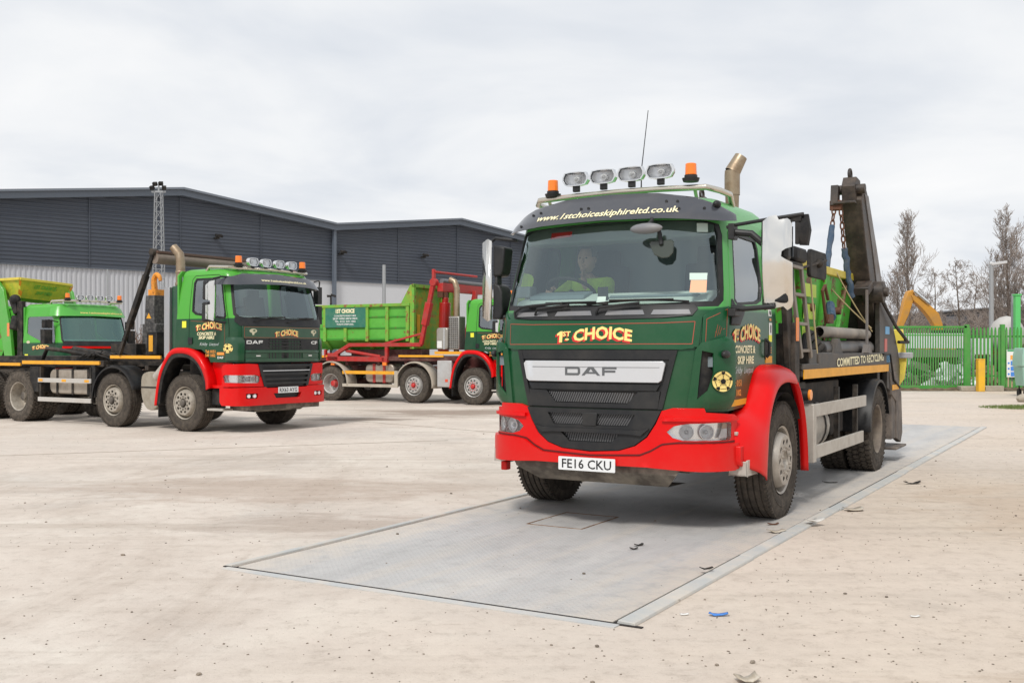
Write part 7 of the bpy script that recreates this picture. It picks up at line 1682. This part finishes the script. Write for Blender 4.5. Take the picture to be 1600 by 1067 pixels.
for sg in (1, -1):
    for x_ in (-5.38, -4.58, -3.76, -3.02, -2.28, -6.2, -7.0):
        z1 = .62 if (x_ == -4.58 and sg < 0) else 1.24
        b = MB(); b.bx((bl(x_)-.055, sg*1.14, .22), (bl(x_)+.055, sg*1.20, z1)); b.prism([(sg*.86, -.06), (sg*1.20, .25), (sg*1.14, .28), (sg*.84, .0)], 'yz', bl(x_)-.055, bl(x_)+.055); b.build('rib', BGR, Bn3, smooth=0)
    MB().bx((bl(-7.32), sg*1.10, 1.24), (bl(-2.2), sg*1.22, 1.33)).build('top_rail', BGR, Bn3, bevel=.01, smooth=0)
MB().bx((bl(-5.34), -1.205, .64), (bl(-3.80), -1.200, 1.24)).build('sign_panel', mat('bin_sign_green', (.02, .15, .10), .5, dirt=(.12, .25, .15), damt=.5, dscale=6, rust=(.22, .10, .05), ramt=.35, rscale=5), Bn3, smooth=0)
fnb = plane_fn((bl(-4.57), -1.206, 0), (1, 0, 0), (0, 0, 1))
b = MB(); b.text('1ST CHOICE', fnb, 0.0, 1.07, .72, .13, .003, bold=.05, ga=0); b.build('bin_company_name', CREAMW, Bn3, smooth=0)
b = MB()
for k, (t_, w_) in enumerate((('CONCRETE READY MIX', .85), ('SKIP HIRE MINI MIX', .95), ('TEL: 0151 549 1002', .80), ('WASTE DISPOSAL', .66))): b.text(t_, fnb, 0, .965-.085*k, w_, .055, .003, bold=.02, ga=0)
b.build('bin_lettering', WHITE, Bn3, smooth=0)
# front wall, frames, braces
b = MB(); b.bx((bl(-2.20), -1.18, .0), (bl(-2.12), 1.18, 1.86)); fw = b.build('front_wall', BFR, Bn3, smooth=0)
b = MB()
for y_ in (-1.15, .34, .75, 1.15): b.bx((bl(-2.12), y_-.05, 0), (bl(-2.04), y_+.05, 1.86))
b.bx((bl(-2.12), -1.2, 1.78), (bl(-2.04), 1.2, 1.88)); b.prism([(bl(-2.2), 1.86), (bl(-2.2), 1.3), (bl(-2.55), 1.3)], 'xz', -1.16, -1.10)
b.build('front_frame', BGR, fw, smooth=0)
b = MB(); b.bx((bl(-2.11), -.95, .30), (bl(-2.10), -.80, 1.0)); b.build('yellow_patch', mat('bin_yellow', (.70, .42, .02), .5), fw, smooth=0)
MB().bx((bl(-2.11), .38, 0), (bl(-2.10), .70, 1.8)).build('front_gap', DARK, fw, smooth=0)

# ---------------- far left lorry (skip loader facing right)
T4 = thing('skip_lorry', 'bright green skip loader lorry at the far left, behind the empty hook loader', 'lorry', (-13.44, 31.68, 0), R(-32.1), 1, group='company lorries in the yard')
planS = [(1.30, 0), (1.295, .3), (1.28, .6), (1.25, .85), (1.19, 1.05), (1.10, 1.16), (.96, 1.20), (.6, 1.215), (0, 1.22), (-.62, 1.22)]
SS = Surf(planS, [(.4, 0), (1.65, 0), (2.5, .22), (2.9, .30)], [(1.7, 0), (2.5, .06), (2.9, .12)])
P_S = paint('cab_paint_s', (.07, .37, .04), (.003, .055, .02), 1.70, .02)
P, cy, cx = SS.P, SS.sy, SS.sx
half = [(0, 1.0), (cx(.55), 1.0), (cx(.3), 1.3), (cx(-.62), 1.35), (cx(-.58), 2.74), (0, 2.74)]
ws = [(cy(1.10), 1.72), (cy(1.12), 1.78), (cy(1.12), 2.42), (cy(1.05), 2.50)]
wsl = ws+[(-a, z) for a, z in reversed(ws)]
win = lambda sg: [(sg*cx(x), z) for x, z in ((.95, 1.70), (.25, 1.74), (-.30, 1.92), (-.44, 1.98), (-.46, 2.40), (-.40, 2.47), (.90, 2.47), (.95, 2.42))]
b = MB(); b.patch(mir(half), P, 0, .035, [wsl, win(1), win(-1)], ga=.08, gb=.25)
us = [cx(-.6)*(-1+2*i/60) for i in range(61)]; rows = []
for z, off in ((2.74, 0), (2.79, -.015), (2.83, -.05), (2.85, -.12), (2.86, -.4)):
    rows.append([V((max(P(u, z, off).x, -.6+min(.2, -off)*.8), P(u, z, off).y, z)) for u in us])
b.loft(rows)
for i in range(30):
    try: b.bm.faces.new([b.bm.verts.new(p) for p in (rows[-1][i], rows[-1][i+1], rows[-1][59-i], rows[-1][60-i])])
    except ValueError: pass
b.bx((-.61, -1.2, 1.3), (-.57, 1.2, 2.76)); cab = b.build('cab_body', P_S, T4, smooth=40)
b = MB(); b.bx((-.55, -1.15, 1.3), (1.1, 1.15, 1.45)); b.bx((-.55, -1.1, 1.45), (-.5, 1.1, 2.7))
b.build('interior_lining', INT, cab, smooth=0)
MB().prism([(1.15, 1.3), (1.15, 1.72), (.75, 1.80), (.72, 1.35)], 'xz', -1.1, 1.1).build('dashboard', DASH, cab, bevel=.02)
for y_ in (-.6, .6):
    b = MB(); b.box((.15, y_, 1.62), (.48, .48, .14)); b.box((-.08, y_, 1.95), (.12, .46, .66), (0, R(-10), 0)); b.box((-.14, y_, 2.32), (.09, .26, .18)); b.build('cab_seat', SEAT, cab, bevel=.02)
MB().patch([(a*1.01, z) for a, z in wsl], P, .006, .03, [[(a*.97, 1.72+(z-1.72)*.94+.03) for a, z in wsl]], ga=.1, gb=.2).build('windscreen_seal', BLK, T4)
MB().patch([(a*.99, z) for a, z in wsl], P, -.01, 0, ga=.08, gb=.2).build('windscreen', glassmat('teal_glass', (.62, .95, .86), .14, gcol=(.62, .95, .88)), T4, smooth=60)
for sg in (1, -1): MB().patch([(a*1.0, z) for a, z in win(sg)], P, -.012, 0, ga=.1, gb=.2).build('side_window', GLASSD, T4, smooth=60)
MB().patch(mir([(0, 1.60), (cy(1.10), 1.60), (cy(1.10), 1.72), (0, 1.72)]), P, .02, .03, ga=.1, gb=0).build('wiper_cowl', BLK, T4)
MB().patch(mir([(0, 1.53), (cy(1.12), 1.53), (cy(1.12), 1.595), (0, 1.595)]), P, .03, .03, ga=.1, gb=0).build('red_strip', RED, T4)
MB().patch(mir([(0, .45), (cy(1.15), .45), (cx(.95), .48), (cx(.95), 1.1), (cy(1.15), 1.15), (0, 1.15)]), P, .06, .06, ga=.1, gb=.2).build('bumper', RED, T4, bevel=.02)
MB().patch(mir([(0, 1.18), (cy(.9), 1.18), (cy(.9), 1.5), (0, 1.5)]), P, .01, .02, ga=.1, gb=0).build('grille', BLK, T4)
vf = lambda a, z, o: P(a, z, o+.12-.09*(z-2.46)/.3)
vs4 = MB().patch(mir([(0, 2.50), (cy(1.1), 2.48), (cx(.95), 2.48), (cx(.9), 2.72), (cy(1.1), 2.76), (0, 2.78)]), vf, 0, .015, ga=.08, gb=.1).build('sun_visor', mat('visor_green', (.07, .37, .04), .3, coat=.5), T4, smooth=50)
b = MB(); b.text('www.1stchoiceskiphireltd.co.uk', vf, cy(.25), 2.545, 1.6, .075, .004, bold=.02, shear=.15, ga=.08, gb=0); b.build('web_address', CREAM, vs4, smooth=0)
logo_choice(T4, P, -cx(.25), 1.50, .8, .13, name='door_name')
MB().patch(ell(-cx(-.35), 1.72, .09, .045, 10), P, .004, 0, ga=0, gb=0).build('flower_emblem', MATS['emblem_cream'], T4, smooth=0)
MB().bx((-.52, -1.226, 1.22), (-.36, -1.222, 1.36)).build('yellow_sticker', YELB, T4, smooth=0)
b = MB(); b.tube([(.4, -1.0, 2.84), (.5, -1.02, 2.92), (1.02, -1.0, 2.93), (1.08, 0, 2.95), (1.02, 1.0, 2.93), (.5, 1.02, 2.92), (.4, 1.0, 2.84)], .035, 8); lb = b.build('roof_light_bar', MATS['bar_steel'], T4)
for y_ in (-.50, -.17, .17, .50): spot(lb, 1.10, y_, 3.04, .24, .15)
for y_ in (-.88, .90): beacon(lb, 1.05, y_, 2.94, 1.35)
for sg in (1, -1):
    b = MB(); b.bx((.75, sg*1.30, 1.66), (.95, sg*1.56, 2.08)); b.bx((.78, sg*1.30, 2.12), (.95, sg*1.54, 2.36)); b.tube([(1.0, sg*1.15, 2.3), (.9, sg*1.42, 2.36)], .02, 6); b.build('mirror', BLKM, T4, bevel=.04, seg=3)
for x_ in (0, -3.6): 
    for sg in (1, -1): wheel(T4, x_, sg*1.235, sg, 'front' if x_ == 0 else 'rear', RIM, None, TYRE if x_ == 0 else TYRER, dual=(x_ < 0))
b = MB()
for y_ in (-.42, .42): b.bx((-5.4, y_-.04, .80), (.9, y_+.04, 1.06))
b.cyl((0, -1, .52), (0, 1, .52), .07); b.cyl((-3.6, -1, .52), (-3.6, 1, .52), .08); b.bx((-.6, -.9, .6), (.9, .9, 1.3)); b.bx((-5.4, -1.2, 1.1), (-.7, 1.2, 1.22)); b.build('chassis', CHAS, T4, bevel=.01)
MB().bx((-5.4, -1.23, 1.08), (-.72, -1.205, 1.17)).build('yellow_stripe', YEL, T4, smooth=0)
b = MB(); b.beam((-.85, -1.12, 1.2), (-.85, -1.12, 2.95), .12, .25, up=(1, 0, 0)); b.beam((-.85, 1.12, 1.2), (-.85, 1.12, 2.9), .12, .25, up=(1, 0, 0)); b.bx((-.9, -1.1, 1.2), (-.8, 1.1, 2.1)); b.build('headboard', CHAS, T4, bevel=.01)
b = MB(); b.prism([(-1.35, 3.0), (-1.05, 3.05), (-.95, 2.6), (-1.1, 2.55)], 'xz', -1.22, -1.1); b.sphere((-1.12, -1.15, 3.0), .16); b.cyl((-1.1, -1.2, 2.1), (-1.1, -1.1, 2.5), .14); b.build('hose_reel', BLKM, T4, bevel=.02)
for sg in (1, -1):
    b = MB(); b.prism([(-1.55, 1.2), (-1.15, 1.2), (-1.30, 2.2), (-1.65, 3.35), (-1.95, 3.6), (-3.2, 3.3), (-3.2, 3.0), (-2.1, 3.1), (-1.95, 2.9)], 'xz', sg*1.12, sg*1.22); b.build('lifting_arm', P_BR, T4, bevel=.01)
MB().bx((-1.42, -1.225, 1.9), (-1.30, -1.221, 2.3)).build('orange_plate', MATS['orange_label'], T4, smooth=0)
def skip_thing(root, hl0, hl1, hw0, hw1, h, mshell, mrim, ribs=3):
    lo = [(-hl0, -hw0, 0), (hl0, -hw0, 0), (hl0, hw0, 0), (-hl0, hw0, 0)]; hi = [(-hl1, -hw1, h), (hl1, -hw1, h), (hl1, hw1, h), (-hl1, hw1, h)]
    b = MB(); b.loft([lo, hi], closed=True); b.bm.faces.new([b.bm.verts.new(p) for p in lo]); o = b.build('skip_shell', mshell, root, smooth=0); s_ = o.modifiers.new('s', 'SOLIDIFY'); s_.thickness = .02
    b = MB()
    for i in range(4): b.beam(hi[i], hi[(i+1) % 4], .08, .08)
    b.build('top_rim', mrim, root, bevel=.01, smooth=0)
    return lo, hi
KG = thing('green_skip', 'bright green skip under the small yellow one, cut by the left picture edge', 'skip', wpt(T4, -3.0, 0, 1.22), R(-32.1))
skip_thing(KG, .9, 1.9, 1.0, 1.10, 1.55, SKG, P_BR)
KY = thing('yellow_skip', 'small worn yellow skip with orange corner stripes, stacked over the far left lorry', 'skip', wpt(T4, -1.75, -.26, 3.02), R(-32.1))
KY.rotation_euler = (R(-3.5), R(0), R(-32.1))
YW = mat('skip_yellow_worn', (.50, .47, .03), .5, dirt=(.16, .36, .03), damt=.9, dscale=5, rust=(.10, .05, .03), ramt=.42, rscale=7)
lo, hi = skip_thing(KY, .62, .80, .70, .88, .56, YW, SKY_)
OS = mat('stripe_orange', (.75, .28, .02), .5)
fy = plane_fn((.625, 0, .0), (0, 1, 0), (.18/.588, 0, .56/.588))
b = MB()
for sg in (-1, 1):
    for k in range(2): b.patch([(sg*(.72+.10*k)-.0, .06+.30*k), (sg*(.72+.1*k), .20+.3*k), (sg*(.86+.06*k), .28+.28*k if k == 0 else .57), (sg*(.84+.05*k), .12+.28*k)], fy, .026, 0, ga=0, gb=0)
b.build('corner_stripe', OS, KY, smooth=0, split=True)
b = MB(); b.text('1ST CHOICE', fy, 0, .34, .75, .12, .026, bold=.03, shear=.2, ga=0); b.text('SKIP HIRE', fy, 0, .17, .55, .10, .026, bold=.03, shear=.2, ga=0); b.build('skip_lettering', MATS['bin_green'], KY, smooth=0)
